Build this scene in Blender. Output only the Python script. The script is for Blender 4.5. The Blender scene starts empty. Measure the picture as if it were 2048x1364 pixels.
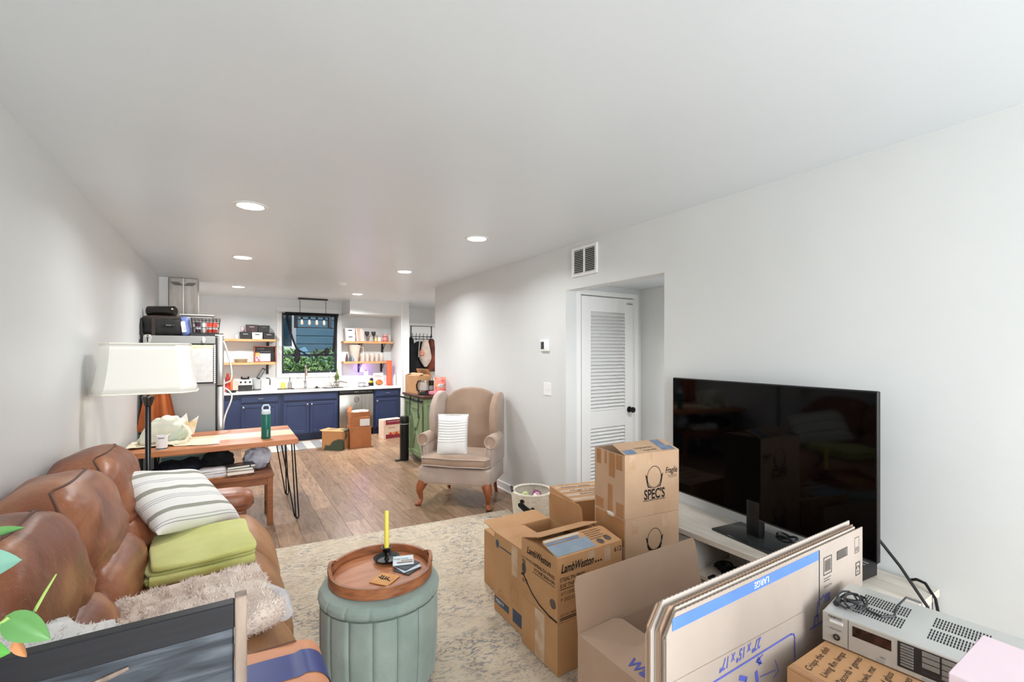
import bpy, bmesh, math, random
from mathutils import Vector, Matrix, noise, Euler
R = math.radians
SC = bpy.context.scene
COL = SC.collection
random.seed(7)

# ------------------------------------------------------------------ camera
cam_d = bpy.data.cameras.new('camera')
cam_d.sensor_width = 36.0
cam_d.lens = 910.0 / 2048.0 * 36.0
cam_d.shift_y = 22.0 / 2048.0
cam_d.clip_start = 0.02
cam = bpy.data.objects.new('camera', cam_d)
cam.location = (0, 0, 1.503)
cam.rotation_euler = (R(90), 0, -math.atan(567.0 / 910.0))
COL.objects.link(cam)
SC.camera = cam

# ------------------------------------------------------------------ view, world, lights
SC.view_settings.view_transform = 'Standard'
SC.view_settings.look = 'None'
SC.view_settings.gamma = 1.0
SC.view_settings.use_curve_mapping = False
SC.view_settings.exposure = 0.70
SC.cycles.use_denoising = True
SC.cycles.max_bounces = 8
SC.cycles.diffuse_bounces = 5
SC.cycles.glossy_bounces = 4
SC.cycles.transmission_bounces = 6
SC.cycles.transparent_max_bounces = 10
SC.cycles.caustics_reflective = False
SC.cycles.caustics_refractive = False
SC.cycles.sample_clamp_indirect = 4.0

w = bpy.data.worlds.new('sky'); SC.world = w; w.use_nodes = True
wn = w.node_tree.nodes; wl = w.node_tree.links
sky = wn.new('ShaderNodeTexSky'); sky.sky_type = 'NISHITA'; sky.sun_disc = False
sky.sun_elevation = R(50); sky.sun_rotation = R(200)
wl.new(sky.outputs[0], wn['Background'].inputs[0]); wn['Background'].inputs[1].default_value = 0.22

def area(name, loc, rot, sx, sy, power, color=(1, 1, 1), shape='RECTANGLE', spread=180):
    l = bpy.data.lights.new(name, 'AREA'); l.shape = shape; l.size = sx; l.size_y = sy
    l.energy = power; l.color = color; l.spread = R(spread)
    o = bpy.data.objects.new(name, l); o.location = loc; o.rotation_euler = rot
    COL.objects.link(o); return o
# daylight coming through the large windows of the rear wall, behind the camera
area('daylight_rear_window', (0.95, -2.52, 1.38), (R(-90), 0, R(180)), 2.65, 1.75, 112, (0.935, 0.975, 1.0))
CAN_POWER = 12.0
sun = bpy.data.lights.new('sun', 'SUN'); sun.energy = 2.5; sun.angle = R(2)
so = bpy.data.objects.new('sun', sun); so.rotation_euler = (R(24), 0, R(-15)); COL.objects.link(so)

# ------------------------------------------------------------------ materials
def lin(c):
    o = []
    for v in c[:3]:
        v /= 255.0
        o.append(v / 12.92 if v <= 0.04045 else ((v + 0.055) / 1.055) ** 2.4)
    return tuple(o) + (1.0,)

_M = {}
def mat(name, c1, c2=None, scale=6.0, rough=0.5, metal=0.0, bump=0.0, bscale=60.0, stretch=(1, 1, 1),
        spec=0.5, emit=0.0, alpha=1.0, trans=0.0, c3=None, lo=0.35, hi=0.65, rnd=0.0, detail=4.0, coat=0.0, ior=1.45, sheen=0.0, dist=0.0):
    if name in _M: return _M[name]
    m = bpy.data.materials.new(name); m.use_nodes = True
    nt = m.node_tree; n = nt.nodes; L = nt.links; p = n['Principled BSDF']
    p.inputs['Base Color'].default_value = lin(c1)
    p.inputs['Roughness'].default_value = rough
    p.inputs['Metallic'].default_value = metal
    p.inputs['Specular IOR Level'].default_value = spec
    p.inputs['Alpha'].default_value = alpha
    p.inputs['Transmission Weight'].default_value = trans
    p.inputs['Coat Weight'].default_value = coat
    p.inputs['IOR'].default_value = ior
    p.inputs['Sheen Weight'].default_value = sheen
    tc = n.new('ShaderNodeTexCoord'); mp = n.new('ShaderNodeMapping'); mp.inputs['Scale'].default_value = stretch
    L.new(tc.outputs['Object'], mp.inputs['Vector'])
    vec = mp.outputs[0]
    if rnd > 0:
        oi = n.new('ShaderNodeObjectInfo'); add = n.new('ShaderNodeVectorMath'); add.operation = 'ADD'
        mul = n.new('ShaderNodeMath'); mul.operation = 'MULTIPLY'; mul.inputs[1].default_value = 37.0
        L.new(oi.outputs['Random'], mul.inputs[0]); L.new(mp.outputs[0], add.inputs[0]); L.new(mul.outputs[0], add.inputs[1])
        vec = add.outputs[0]
    out = None
    if c2 is not None:
        t = n.new('ShaderNodeTexNoise'); t.inputs['Scale'].default_value = scale; t.inputs['Detail'].default_value = detail
        t.inputs['Distortion'].default_value = dist
        L.new(vec, t.inputs['Vector'])
        cr = n.new('ShaderNodeValToRGB'); cr.color_ramp.elements[0].position = lo; cr.color_ramp.elements[1].position = hi
        cr.color_ramp.elements[0].color = lin(c1); cr.color_ramp.elements[1].color = lin(c2)
        if c3 is not None:
            e = cr.color_ramp.elements.new((lo + hi) / 2); e.color = lin(c3)
        L.new(t.outputs['Fac'], cr.inputs['Fac']); out = cr.outputs['Color']
        if rnd > 0:
            hsv = n.new('ShaderNodeHueSaturation'); mr = n.new('ShaderNodeMapRange')
            mr.inputs['To Min'].default_value = 1 - rnd; mr.inputs['To Max'].default_value = 1 + rnd
            L.new(oi.outputs['Random'], mr.inputs['Value']); L.new(mr.outputs[0], hsv.inputs['Value'])
            L.new(out, hsv.inputs['Color']); out = hsv.outputs[0]
        L.new(out, p.inputs['Base Color'])
    if bump > 0:
        t2 = n.new('ShaderNodeTexNoise'); t2.inputs['Scale'].default_value = bscale; t2.inputs['Detail'].default_value = 3
        L.new(vec, t2.inputs['Vector'])
        b = n.new('ShaderNodeBump'); b.inputs['Strength'].default_value = bump; b.inputs['Distance'].default_value = 0.01
        L.new(t2.outputs['Fac'], b.inputs['Height']); L.new(b.outputs[0], p.inputs['Normal'])
    if emit > 0:
        p.inputs['Emission Color'].default_value = lin(c1); p.inputs['Emission Strength'].default_value = emit
    _M[name] = m
    return m

def stripes(name, base, stops, axis=0, scale=1.0, rough=0.9, bump=0.3):
    """flat printed / woven stripes: stops = [(pos, colour)], constant bands along one local axis"""
    m = mat(name, base, rough=rough, bump=bump, bscale=400)
    nt = m.node_tree; n = nt.nodes; L = nt.links
    tc = n.new('ShaderNodeTexCoord'); sx = n.new('ShaderNodeSeparateXYZ'); L.new(tc.outputs['Object'], sx.inputs[0])
    mr = n.new('ShaderNodeMapRange'); mr.inputs['From Min'].default_value = -scale / 2; mr.inputs['From Max'].default_value = scale / 2
    L.new(sx.outputs[axis], mr.inputs['Value'])
    cr = n.new('ShaderNodeValToRGB'); cr.color_ramp.interpolation = 'CONSTANT'
    els = cr.color_ramp.elements
    els[0].position = stops[0][0]; els[0].color = lin(stops[0][1])
    els[1].position = stops[1][0]; els[1].color = lin(stops[1][1])
    for pth, c in stops[2:]:
        e = els.new(pth); e.color = lin(c)
    L.new(mr.outputs[0], cr.inputs['Fac']); L.new(cr.outputs[0], n['Principled BSDF'].inputs['Base Color'])
    return m

WALL = mat('wall_paint', (219, 221, 220), (215, 217, 216), scale=1.5, rough=0.42, bump=0.04, bscale=180)
CEIL = mat('ceiling_paint', (229, 236, 241), (226, 233, 238), scale=1.2, rough=0.34, bump=0.03, bscale=90)
WHITE = mat('white_gloss_paint', (232, 232, 230), rough=0.35)
PLAST_W = mat('white_plastic', (238, 238, 236), rough=0.35)
BLACK = mat('black_satin', (16, 16, 17), rough=0.4)
BLACKM = mat('black_metal', (20, 20, 21), rough=0.38, metal=0.3)
BLACKF = mat('black_fabric', (22, 22, 24), (36, 36, 38), scale=20, rough=0.95, bump=0.4, bscale=250)
NAVYF = mat('navy_fabric', (22, 26, 44), (12, 14, 26), scale=12, rough=0.95, bump=0.4, bscale=200)
CHROME = mat('chrome', (200, 200, 200), rough=0.12, metal=1.0)
STEEL = mat('brushed_steel', (176, 172, 166), (150, 146, 140), scale=3, rough=0.32, metal=0.9, stretch=(14, 14, 0.4), lo=0.3, hi=0.7)
NICKEL = mat('brushed_nickel', (190, 188, 184), rough=0.3, metal=1.0)
GAPSHADE = mat('recess_shade', (22, 22, 24), rough=0.9)  # near-black stand-in colour for the shade inside slots and openings

# ------------------------------------------------------------------ mesh builder
class B:
    def __init__(s): s.bm = bmesh.new()
    def _xf(s, vs, m):
        if m is not None: bmesh.ops.transform(s.bm, matrix=m, verts=vs)
        return vs
    def box(s, x0, x1, y0, y1, z0, z1, bev=0.0, seg=1, m=None):
        mm = Matrix.Translation(((x0 + x1) / 2, (y0 + y1) / 2, (z0 + z1) / 2)) @ Matrix.Diagonal((abs(x1 - x0), abs(y1 - y0), abs(z1 - z0), 1))
        t = bmesh.new(); bmesh.ops.create_cube(t, size=1.0, matrix=mm)
        if bev > 0:
            bev = min(bev, 0.49 * min(abs(x1 - x0), abs(y1 - y0), abs(z1 - z0)))
            bmesh.ops.bevel(t, geom=t.edges[:], offset=bev, segments=seg, profile=0.5, affect='EDGES')
        if m is not None: bmesh.ops.transform(t, matrix=m, verts=t.verts[:])
        s.merge(t); return s
    def merge(s, t):
        idx = {}
        for v in t.verts: idx[v] = s.bm.verts.new(v.co)
        for f in t.faces:
            try: s.bm.faces.new([idx[v] for v in f.verts])
            except ValueError: pass
        t.free()
    def grid(s, fn, nu, nv, cu=False, cv=False):
        V = [[s.bm.verts.new(fn(i / nu, j / nv)) for j in range(nv + (0 if cv else 1))] for i in range(nu + (0 if cu else 1))]
        U, W_ = len(V), len(V[0])
        for i in range(nu):
            for j in range(nv):
                a, b, c, d = V[i][j], V[(i + 1) % U][j], V[(i + 1) % U][(j + 1) % W_], V[i][(j + 1) % W_]
                try: s.bm.faces.new((a, b, c, d))
                except ValueError: pass
        return V
    def lathe(s, prof, n=24, c=(0, 0, 0), m=None, sx=1.0, sy=1.0):
        t = bmesh.new(); rings = []
        for r, z in prof:
            if r < 1e-6: rings.append([t.verts.new((c[0], c[1], c[2] + z))])
            else: rings.append([t.verts.new((c[0] + sx * r * math.cos(2 * math.pi * k / n), c[1] + sy * r * math.sin(2 * math.pi * k / n), c[2] + z)) for k in range(n)])
        for a, b in zip(rings, rings[1:]):
            for k in range(n):
                k2 = (k + 1) % n
                if len(a) == 1 and len(b) == 1: continue
                if len(a) == 1: t.faces.new((a[0], b[k2], b[k]))
                elif len(b) == 1: t.faces.new((a[k], a[k2], b[0]))
                else: t.faces.new((a[k], a[k2], b[k2], b[k]))
        if m is not None: bmesh.ops.transform(t, matrix=m, verts=t.verts[:])
        s.merge(t); return s
    def cyl(s, p0, p1, r0, r1=None, n=12):
        r1 = r0 if r1 is None else r1
        return s.tube([p0, p1], [r0, r1], n)
    def tube(s, pts, r, n=8, closed=False, flat=None):
        pts = [Vector(p) for p in pts]; k = len(pts)
        rs = r if isinstance(r, (list, tuple)) else [r] * k
        t = bmesh.new(); rings = []
        up = None
        for i, p in enumerate(pts):
            a = pts[(i - 1) % k] if (closed or i > 0) else p
            b = pts[(i + 1) % k] if (closed or i < k - 1) else p
            d = (b - a)
            if d.length < 1e-9: d = Vector((0, 0, 1))
            d.normalize()
            if up is None:
                up = Vector((0, 0, 1)) if abs(d.z) < 0.9 else Vector((1, 0, 0))
            x = d.cross(up)
            if x.length < 1e-6: x = d.cross(Vector((0, 1, 0)))
            x.normalize(); up = x.cross(d).normalized()
            fx, fy = flat if flat else (1, 1)
            rings.append([t.verts.new(p + x * (rs[i] * fx * math.cos(2 * math.pi * q / n)) + up * (rs[i] * fy * math.sin(2 * math.pi * q / n))) for q in range(n)])
        pairs = list(zip(rings, rings[1:])) + ([(rings[-1], rings[0])] if closed else [])
        for a, b in pairs:
            for q in range(n):
                q2 = (q + 1) % n; t.faces.new((a[q], a[q2], b[q2], b[q]))
        if not closed:
            t.faces.new(rings[0][::-1]); t.faces.new(rings[-1])
        s.merge(t); return s
    def prism(s, poly, t0, t1, plane='xy', bev=0.0, seg=2, m=None):
        """poly of 2D points extruded along the remaining axis from t0 to t1"""
        t = bmesh.new()
        def P(a, b, h):
            return {'xy': (a, b, h), 'xz': (a, h, b), 'yz': (h, a, b)}[plane]
        lo = [t.verts.new(P(a, b, t0)) for a, b in poly]; hi = [t.verts.new(P(a, b, t1)) for a, b in poly]
        t.faces.new(lo); t.faces.new(hi[::-1])
        for i in range(len(poly)):
            j = (i + 1) % len(poly); t.faces.new((lo[i], hi[i], hi[j], lo[j]))
        bmesh.ops.recalc_face_normals(t, faces=t.faces[:])
        if bev > 0: bmesh.ops.bevel(t, geom=[e for e in t.edges if len(e.link_faces) == 2 and e.calc_face_angle(0) > 0.6], offset=bev, segments=seg, profile=0.5, affect='EDGES', clamp_overlap=True)
        if m is not None: bmesh.ops.transform(t, matrix=m, verts=t.verts[:])
        s.merge(t); return s
    def sell(s, c, r, e1=0.5, e2=0.5, nu=32, nv=18, m=None, nz=0.0, nf=4.0, seed=0.0, fn=None):
        t = bmesh.new()
        def pw(v, e): return math.copysign(abs(v) ** e, v)
        rings = []
        for j in range(nv + 1):
            ph = -math.pi / 2 + math.pi * j / nv
            row = []
            for i in range(nu if 0 < j < nv else 1):
                th = 2 * math.pi * i / nu
                d = Vector((pw(math.cos(ph), e1) * pw(math.cos(th), e2), pw(math.cos(ph), e1) * pw(math.sin(th), e2), pw(math.sin(ph), e1)))
                p = Vector((d.x * r[0], d.y * r[1], d.z * r[2]))
                if nz:
                    q = 1 + nz * noise.noise(Vector((d.x * nf + seed, d.y * nf, d.z * nf)))
                    p *= q
                if fn: p = fn(p, d)
                row.append(t.verts.new(p))
            rings.append(row)
        for a, b in zip(rings, rings[1:]):
            for i in range(nu):
                i2 = (i + 1) % nu
                if len(a) == 1: t.faces.new((a[0], b[i2], b[i]))
                elif len(b) == 1: t.faces.new((a[i], a[i2], b[0]))
                else: t.faces.new((a[i], a[i2], b[i2], b[i]))
        mm = Matrix.Translation(c) @ (m if m is not None else Matrix())
        bmesh.ops.transform(t, matrix=mm, verts=t.verts[:]); s.merge(t); return s

# ------------------------------------------------------------------ objects
def base_m(o):
    return Matrix.Translation(o.location) @ Matrix.Rotation(o.rotation_euler.z, 4, 'Z')
def full_m(o):
    return base_m(o) if o.parent is None else full_m(o.parent) @ base_m(o)
def obj(name, b, m, parent=None, world=False, smooth=True, ang=35, loc=None):
    if world and parent is not None:
        bmesh.ops.transform(b.bm, matrix=full_m(parent).inverted(), verts=b.bm.verts[:])
    bmesh.ops.recalc_face_normals(b.bm, faces=b.bm.faces[:])
    if smooth:
        for f in b.bm.faces: f.smooth = True
        for e in b.bm.edges:
            if len(e.link_faces) == 2 and e.calc_face_angle(0) > R(ang): e.smooth = False
    me = bpy.data.meshes.new(name); b.bm.to_mesh(me); b.bm.free()
    if m is not None: me.materials.append(m)
    o = bpy.data.objects.new(name, me); COL.objects.link(o)
    if parent is not None: o.parent = parent
    if loc is not None: o.location = loc
    return o
def tag(o, label, cat, group=None, kind=None):
    if label: o['label'] = label
    if cat: o['category'] = cat
    if group: o['group'] = group
    if kind: o['kind'] = kind
    return o
def thing(name, label, cat, loc=(0, 0, 0), rz=0.0, group=None):
    o = bpy.data.objects.new(name, None); o.empty_display_size = 0.05; COL.objects.link(o)
    o.location = loc; o.rotation_euler = (0, 0, rz)
    return tag(o, label, cat, group)
def struct(name, b, m, parent=None):
    o = obj(name, b, m, parent)
    if parent is None: o['kind'] = 'structure'
    return o
def dup(root, loc, rz, label=None, group=None):
    def cp(o, par):
        c = o.copy(); COL.objects.link(c); c.parent = par
        for ch in [x for x in ALLCH.get(o.name, [])]: cp(ch, c)
        return c
    ALLCH = {}
    for x in bpy.data.objects:
        if x.parent: ALLCH.setdefault(x.parent.name, []).append(x)
    r = cp(root, None); r.location = loc; r.rotation_euler = (0, 0, rz)
    if label: r['label'] = label
    if group: r['group'] = group
    return r
# lettering: real glyph outlines laid on a surface
def text(parent, body, o, xd, ud, h=None, w=None, m=None, shear=0.0, name='lettering', world=True, bold=0.0, align='LEFT', space=1.0, lift=0.0012, hand=0.0):
    cu = bpy.data.curves.new('glyphs', 'FONT'); cu.body = body; cu.shear = shear; cu.offset = bold
    cu.space_character = space; cu.resolution_u = 3; cu.align_x = align
    to = bpy.data.objects.new('glyphs', cu); me = to.to_mesh()
    bm = bmesh.new(); bm.from_mesh(me); to.to_mesh_clear(); bpy.data.objects.remove(to); bpy.data.curves.remove(cu)
    xs = [v.co.x for v in bm.verts]; ys = [v.co.y for v in bm.verts]
    if not xs: bm.free(); return None
    W0 = max(xs) - min(xs); H0 = 0.70
    k = (h / H0) if h else (w / W0)
    kx = (w / W0) if w else k
    xd = Vector(xd).normalized(); ud = Vector(ud).normalized(); nd = xd.cross(ud)
    o = Vector(o); x0 = min(xs)
    for v in bm.verts:
        x, y = (v.co.x - (x0 if align == 'LEFT' else 0)) * kx, v.co.y * k
        if hand: y += hand * noise.noise(Vector((x * 40, 0, hash(body) % 17))) ; x += hand * 0.6 * noise.noise(Vector((x * 60, y * 60, 3)))
        v.co = o + xd * x + ud * y + nd * lift
    b = B(); b.bm.free(); b.bm = bm
    if world: bmesh.ops.transform(bm, matrix=full_m(parent).inverted(), verts=bm.verts[:])
    me = bpy.data.meshes.new(name); bm.to_mesh(me); bm.free(); me.materials.append(m)
    ob = bpy.data.objects.new(name, me); COL.objects.link(ob); ob.parent = parent
    return ob
def ring2d(cx, cy, rx, ry, n=28):
    return [(cx + rx * math.cos(2 * math.pi * i / n), cy + ry * math.sin(2 * math.pi * i / n)) for i in range(n)]

# ------------------------------------------------------------------ room shell
XL, XR, H = -0.733, 2.545, 2.44
YB, YF = 9.0, -2.6
def shell(name, *boxes, m=WALL):
    b = B()
    for bx in boxes: b.box(*bx)
    return struct(name, b, m)
shell('wall_left', (XL - 0.12, XL, YF - 0.12, YB + 0.12, 0, H))
shell('wall_right', (XR, XR + 0.12, YF - 0.12, 2.103, 0, H), (XR, XR + 0.12, 2.103, 3.18, 2.05, H), (XR, XR + 0.12, 3.18, 6.2, 0, H))
# far kitchen wall with the window opening
WX0, WX1, WZ0, WZ1 = 0.80, 1.73, 1.12, 2.20
shell('wall_far', (XL, WX0, YB, YB + 0.12, 0, H), (WX1, 4.3, YB, YB + 0.12, 0, H), (WX0, WX1, YB, YB + 0.12, 0, WZ0), (WX0, WX1, YB, YB + 0.12, WZ1, H))
shell('wall_alcove', (2.75, 2.90, 8.33, YB, 0, H))
shell('ceiling_soffit', (1.82, 2.75, 8.33, YB, 2.18, H))
shell('wall_passage_end', (4.2, 4.32, 6.08, YB, 0, H))
shell('wall_passage_near', (XR + 0.12, 4.2, 6.08, 6.2, 0, H))
shell('wall_hall_end', (XR + 0.12, 2.72, 3.2, 3.3, 0, 2.13), (3.41, 3.62, 3.2, 3.3, 0, 2.13), (2.72, 3.41, 3.2, 3.3, 2.035, 2.13))
shell('wall_hall_side', (3.52, 3.62, 1.0, 3.2, 0, 2.13))
shell('wall_hall_near', (XR + 0.12, 3.52, 0.98, 1.08, 0, 2.13))
shell('ceiling_hall', (XR + 0.12, 3.62, 1.0, 3.3, 2.13, 2.2), m=CEIL)
# rear wall with two wide windows (behind the camera)
shell('wall_rear', (XL - 0.12, -0.4, YF - 0.12, YF, 0, H), (2.3, XR + 0.12, YF - 0.12, YF, 0, H), (-0.4, 2.3, YF - 0.12, YF, 0, 0.45), (-0.4, 2.3, YF - 0.12, YF, 2.25, H))
shell('ceiling', (XL - 0.12, 4.32, YF - 0.12, YB + 0.12, H, H + 0.1), m=CEIL)
b = B(); b.box(-0.4, 2.3, YF - 0.09, YF - 0.05, 0.45, 0.50); b.box(-0.4, 2.3, YF - 0.09, YF - 0.05, 2.2, 2.25)
for x in (-0.4, 0.475, 1.375, 2.25): b.box(x, x + 0.05, YF - 0.09, YF - 0.05, 0.45, 2.25)
w2 = struct('window_2', b, WHITE)
GLASS = mat('window_glass', (255, 255, 255), rough=0.0, trans=1.0, ior=1.02, spec=0.3)
for x in (-0.35, 0.525, 1.425):
    b = B(); b.box(x, x + 0.85, YF - 0.075, YF - 0.07, 0.5, 2.2); obj('pane', b, GLASS, w2)

# floor slab and planks
b = B(); b.box(XL - 0.12, 4.32, YF - 0.12, YB + 0.12, -0.12, -0.004); fl = struct('floor', b, mat('floor_underlay', (70, 58, 48), rough=0.9))
PLANK = mat('floor_plank_wood', (160, 132, 107), (106, 83, 65), c3=(143, 115, 91), scale=6.0, rough=0.32, stretch=(5.5, 0.7, 1), lo=0.28, hi=0.74, rnd=0.24, detail=8, bump=0.05, bscale=30, dist=1.2)
PW, PL = 0.178, 1.22
cache = {}
k = 0
x = XL
while x < 4.2:
    xa, xb = x, min(x + PW, 4.2)
    segs = []
    if xb <= XR + 0.12: segs.append((YF, YB))
    else:
        segs.append((1.08, 3.2)) if xb < 3.6 else None
        segs.append((6.2, YB))
    for s0, s1 in segs:
        y = s0 - random.uniform(0, PL)
        while y < s1 - 0.01:
            ya, yb = max(y, s0), min(y + PL, s1)
            if yb - ya > 0.02:
                key = (round(xb - xa, 3), round(yb - ya, 3))
                if key not in cache:
                    q = B(); q.box(0.0008, xb - xa - 0.0008, 0.0008, yb - ya - 0.0008, -0.004, 0.0, bev=0.0009)
                    o = obj('plank', q, PLANK, fl); cache[key] = o
                else:
                    o = cache[key].copy(); COL.objects.link(o)
                o.location = (xa, ya, 0.0)
            y += PL
    x += PW

# baseboards
BB = mat('baseboard_paint', (236, 236, 235), rough=0.3)
def bboard(name, x0, x1, y0, y1, ax):
    b = B(); b.box(x0, x1, y0, y1, 0.0, 0.09, bev=0.003)
    if ax == 'x-': b.box(x0 - 0.012, x0, y0, y1, 0.0, 0.02, bev=0.004)
    struct(name, b, BB)
bboard('baseboard_right', XR - 0.014, XR, 3.18, 6.2, 'x-')
bboard('baseboard_right_near', XR - 0.014, XR, YF, 2.103, 'x-')
bboard('baseboard_left', XL, XL + 0.014, YF, YB, '')
bboard('baseboard_hall', 3.506, 3.52, 1.08, 3.2, 'x-')
# white corner guard on the wall end beside the passage
b = B(); b.box(2.745, 2.765, 8.318, 8.33, 0, H); struct('trim_1', b, WHITE)

# ------------------------------------------------------------------ ceiling lights, smoke alarm, vent
EMIT = mat('lamp_diffuser', (255, 252, 246), emit=9.0)
def can(x, y, label, z=H, pw=1.0):
    t = thing('recessed_light', label, 'ceiling light', (x, y, z), 0, 'recessed ceiling lights in two rows')
    b = B(); b.lathe([(0.075, -0.002), (0.078, -0.006), (0.095, -0.006), (0.1, -0.001), (0.1, 0.0)], 32); obj('trim_ring', b, WHITE, t)
    b = B(); b.lathe([(0.0, -0.004), (0.076, -0.004), (0.076, -0.001)], 32); obj('diffuser', b, EMIT, t)
    l = bpy.data.lights.new('can_lamp', 'AREA'); l.shape = 'DISK'; l.size = 0.15; l.energy = CAN_POWER * pw; l.color = (0.965, 0.98, 1.0); l.spread = R(155)
    o = bpy.data.objects.new('can_lamp', l); COL.objects.link(o); o.parent = t; o.location = (0, 0, -0.012)
can(0.12, 3.36, 'round recessed ceiling light above the brown sofa end, largest in view of its row', pw=0.5)
can(1.74, 3.34, 'round recessed ceiling light next in front of the wing chair, near the wall vent', pw=0.6)
can(0.12, 5.23, 'round recessed ceiling light over the hairpin table, second of the sofa side row', pw=0.9)
can(1.74, 5.16, 'round recessed ceiling light above the green cart side, second of its row', pw=1.0)
can(0.12, 7.62, 'round recessed ceiling light above the kitchen shelves beside the fridge', pw=2.9)
can(1.77, 7.56, 'round recessed ceiling light just in front of the kitchen soffit', pw=2.9)
can(3.1, 1.75, 'round recessed ceiling light in the small hall behind the wall opening', 2.13, 0.8)
can(3.6, 7.6, 'round recessed ceiling light in the passage by the coat rack', pw=1.3)
t = thing('smoke_alarm', 'small white round smoke alarm on the ceiling before the soffit', 'smoke alarm', (1.32, 6.5, H))
b = B(); b.lathe([(0, -0.038), (0.035, -0.038), (0.055, -0.03), (0.062, -0.012), (0.065, 0)], 28); obj('housing', b, WHITE, t)
b = B(); b.lathe([(0, -0.041), (0.012, -0.041), (0.012, -0.036)], 16); obj('test_button', b, PLAST_W, t)

t = thing('air_vent', 'white slatted return air vent high on the right wall', 'vent', (XR, 2.925, 2.272))
b = B()
for (y0, y1, z0, z1) in ((-0.16, -0.135, -0.125, 0.125), (0.135, 0.16, -0.125, 0.125), (-0.135, 0.135, 0.10, 0.125), (-0.135, 0.135, -0.125, -0.10), (-0.006, 0.006, -0.1, 0.1)):
    b.box(-0.016, 0.0, y0, y1, z0, z1, bev=0.002)
obj('frame', b, WHITE, t)
b = B(); b.box(-0.002, -0.0005, -0.135, 0.135, -0.1, 0.1); obj('duct_shade_sheet', b, GAPSHADE, t)  # flat dark sheet behind the slats, the duct's shade as colour
sl = None
for k in range(13):
    for s_ in (-1, 1):
        if sl is None:
            b = B(); b.box(-0.009, 0.009, -0.0625, 0.0625, -0.0008, 0.0008, m=Matrix.Rotation(R(-32), 4, 'Y')); sl = obj('slat', b, WHITE, t); o = sl
        else:
            o = sl.copy(); COL.objects.link(o)
        o.location = (-0.008, s_ * 0.07, -0.092 + k * 0.0153)

t = thing('thermostat', 'small white thermostat with dark display on the grey-white wall', 'thermostat', (XR, 3.48, 1.565))
b = B(); b.box(-0.022, 0, -0.065, 0.065, -0.055, 0.055, bev=0.006, seg=2); obj('housing', b, PLAST_W, t)
b = B(); b.box(-0.0235, -0.021, 0.0, 0.05, -0.035, 0.035, bev=0.001); obj('display', b, mat('dark_display', (45, 50, 52), rough=0.2), t)
t = thing('light_switch', 'white double rocker light switch plate below the thermostat', 'light switch', (XR, 3.45, 1.155))
b = B(); b.box(-0.006, 0, -0.06, 0.06, -0.06, 0.06, bev=0.003); obj('plate', b, PLAST_W, t)
for s_ in (-1, 1):
    b = B(); b.box(-0.013, -0.006, s_ * 0.023 - 0.005, s_ * 0.023 + 0.005, -0.012, 0.012, bev=0.002, m=None); obj('toggle', b, PLAST_W, t)

# ------------------------------------------------------------------ louvred door in the hall
DW = mat('door_paint', (238, 238, 237), rough=0.3)
b = B()
X0, X1, Y0 = 2.735, 3.395, 3.185
for (a, c, z0, z1) in ((X0, X0 + 0.11, 0.01, 2.02), (X1 - 0.11, X1, 0.01, 2.02), (X0 + 0.11, X1 - 0.11, 1.88, 2.02), (X0 + 0.11, X1 - 0.11, 0.79, 0.95), (X0 + 0.11, X1 - 0.11, 0.01, 0.2)):
    b.box(a, c, Y0, Y0 + 0.035, z0, z1, bev=0.003)
b.box(X0 + 0.11, X1 - 0.11, Y0 + 0.031, Y0 + 0.034, 0.2, 1.88)
door = struct('door_1', b, DW)
sl = None
def slats(z0, z1, n):
    global sl
    for k in range(n):
        if sl is None:
            q = B(); q.box(-(X1 - X0) / 2 + 0.11, (X1 - X0) / 2 - 0.11, -0.02, 0.02, -0.003, 0.003, bev=0.0012, m=Matrix.Rotation(R(42), 4, 'X')); sl = obj('slat', q, DW, door); o = sl
        else:
            o = sl.copy(); COL.objects.link(o)
        o.location = ((X0 + X1) / 2, Y0 + 0.016, z0 + (z1 - z0) * (k + 0.5) / n)
slats(0.95, 1.88, 28); slats(0.2, 0.79, 18)
b = B(); mx = Matrix.Translation((X1 - 0.055, Y0, 0.94)) @ Matrix.Rotation(R(90), 4, 'X')
b.lathe([(0, 0), (0.03, 0.0), (0.03, 0.006), (0.012, 0.012), (0.012, 0.03), (0.024, 0.038), (0.029, 0.05), (0.024, 0.062), (0, 0.066)], 24, m=mx)
obj('door_knob', b, BLACKM, door)
b = B(); b.box(X1 - 0.09, X1 - 0.01, Y0 - 0.006, Y0, 1.965, 1.98, bev=0.002); obj('latch', b, NICKEL, door)
b = B()
for (a, c, z0, z1) in ((2.665, 2.72, 0, 2.075), (3.41, 3.465, 0, 2.075), (2.72, 3.41, 2.03, 2.075)): b.box(a, c, 3.178, 3.2, z0, z1, bev=0.004)
b.box(2.72, 2.73, 3.19, 3.24, 0, 2.03); b.box(3.40, 3.41, 3.19, 3.24, 0, 2.03)
struct('trim_2', b, DW)
# flat white door at the end of the passage
b = B(); b.box(2.98, 3.76, YB - 0.03, YB, 0.01, 2.03, bev=0.003)
struct('door_2', b, DW)
b = B()
for (a, c, z0, z1) in ((2.91, 2.975, 0, 2.1), (3.765, 3.84, 0, 2.1), (2.975, 3.765, 2.04, 2.1)): b.box(a, c, YB - 0.02, YB, z0, z1, bev=0.004)
struct('trim_3', b, DW)

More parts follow.
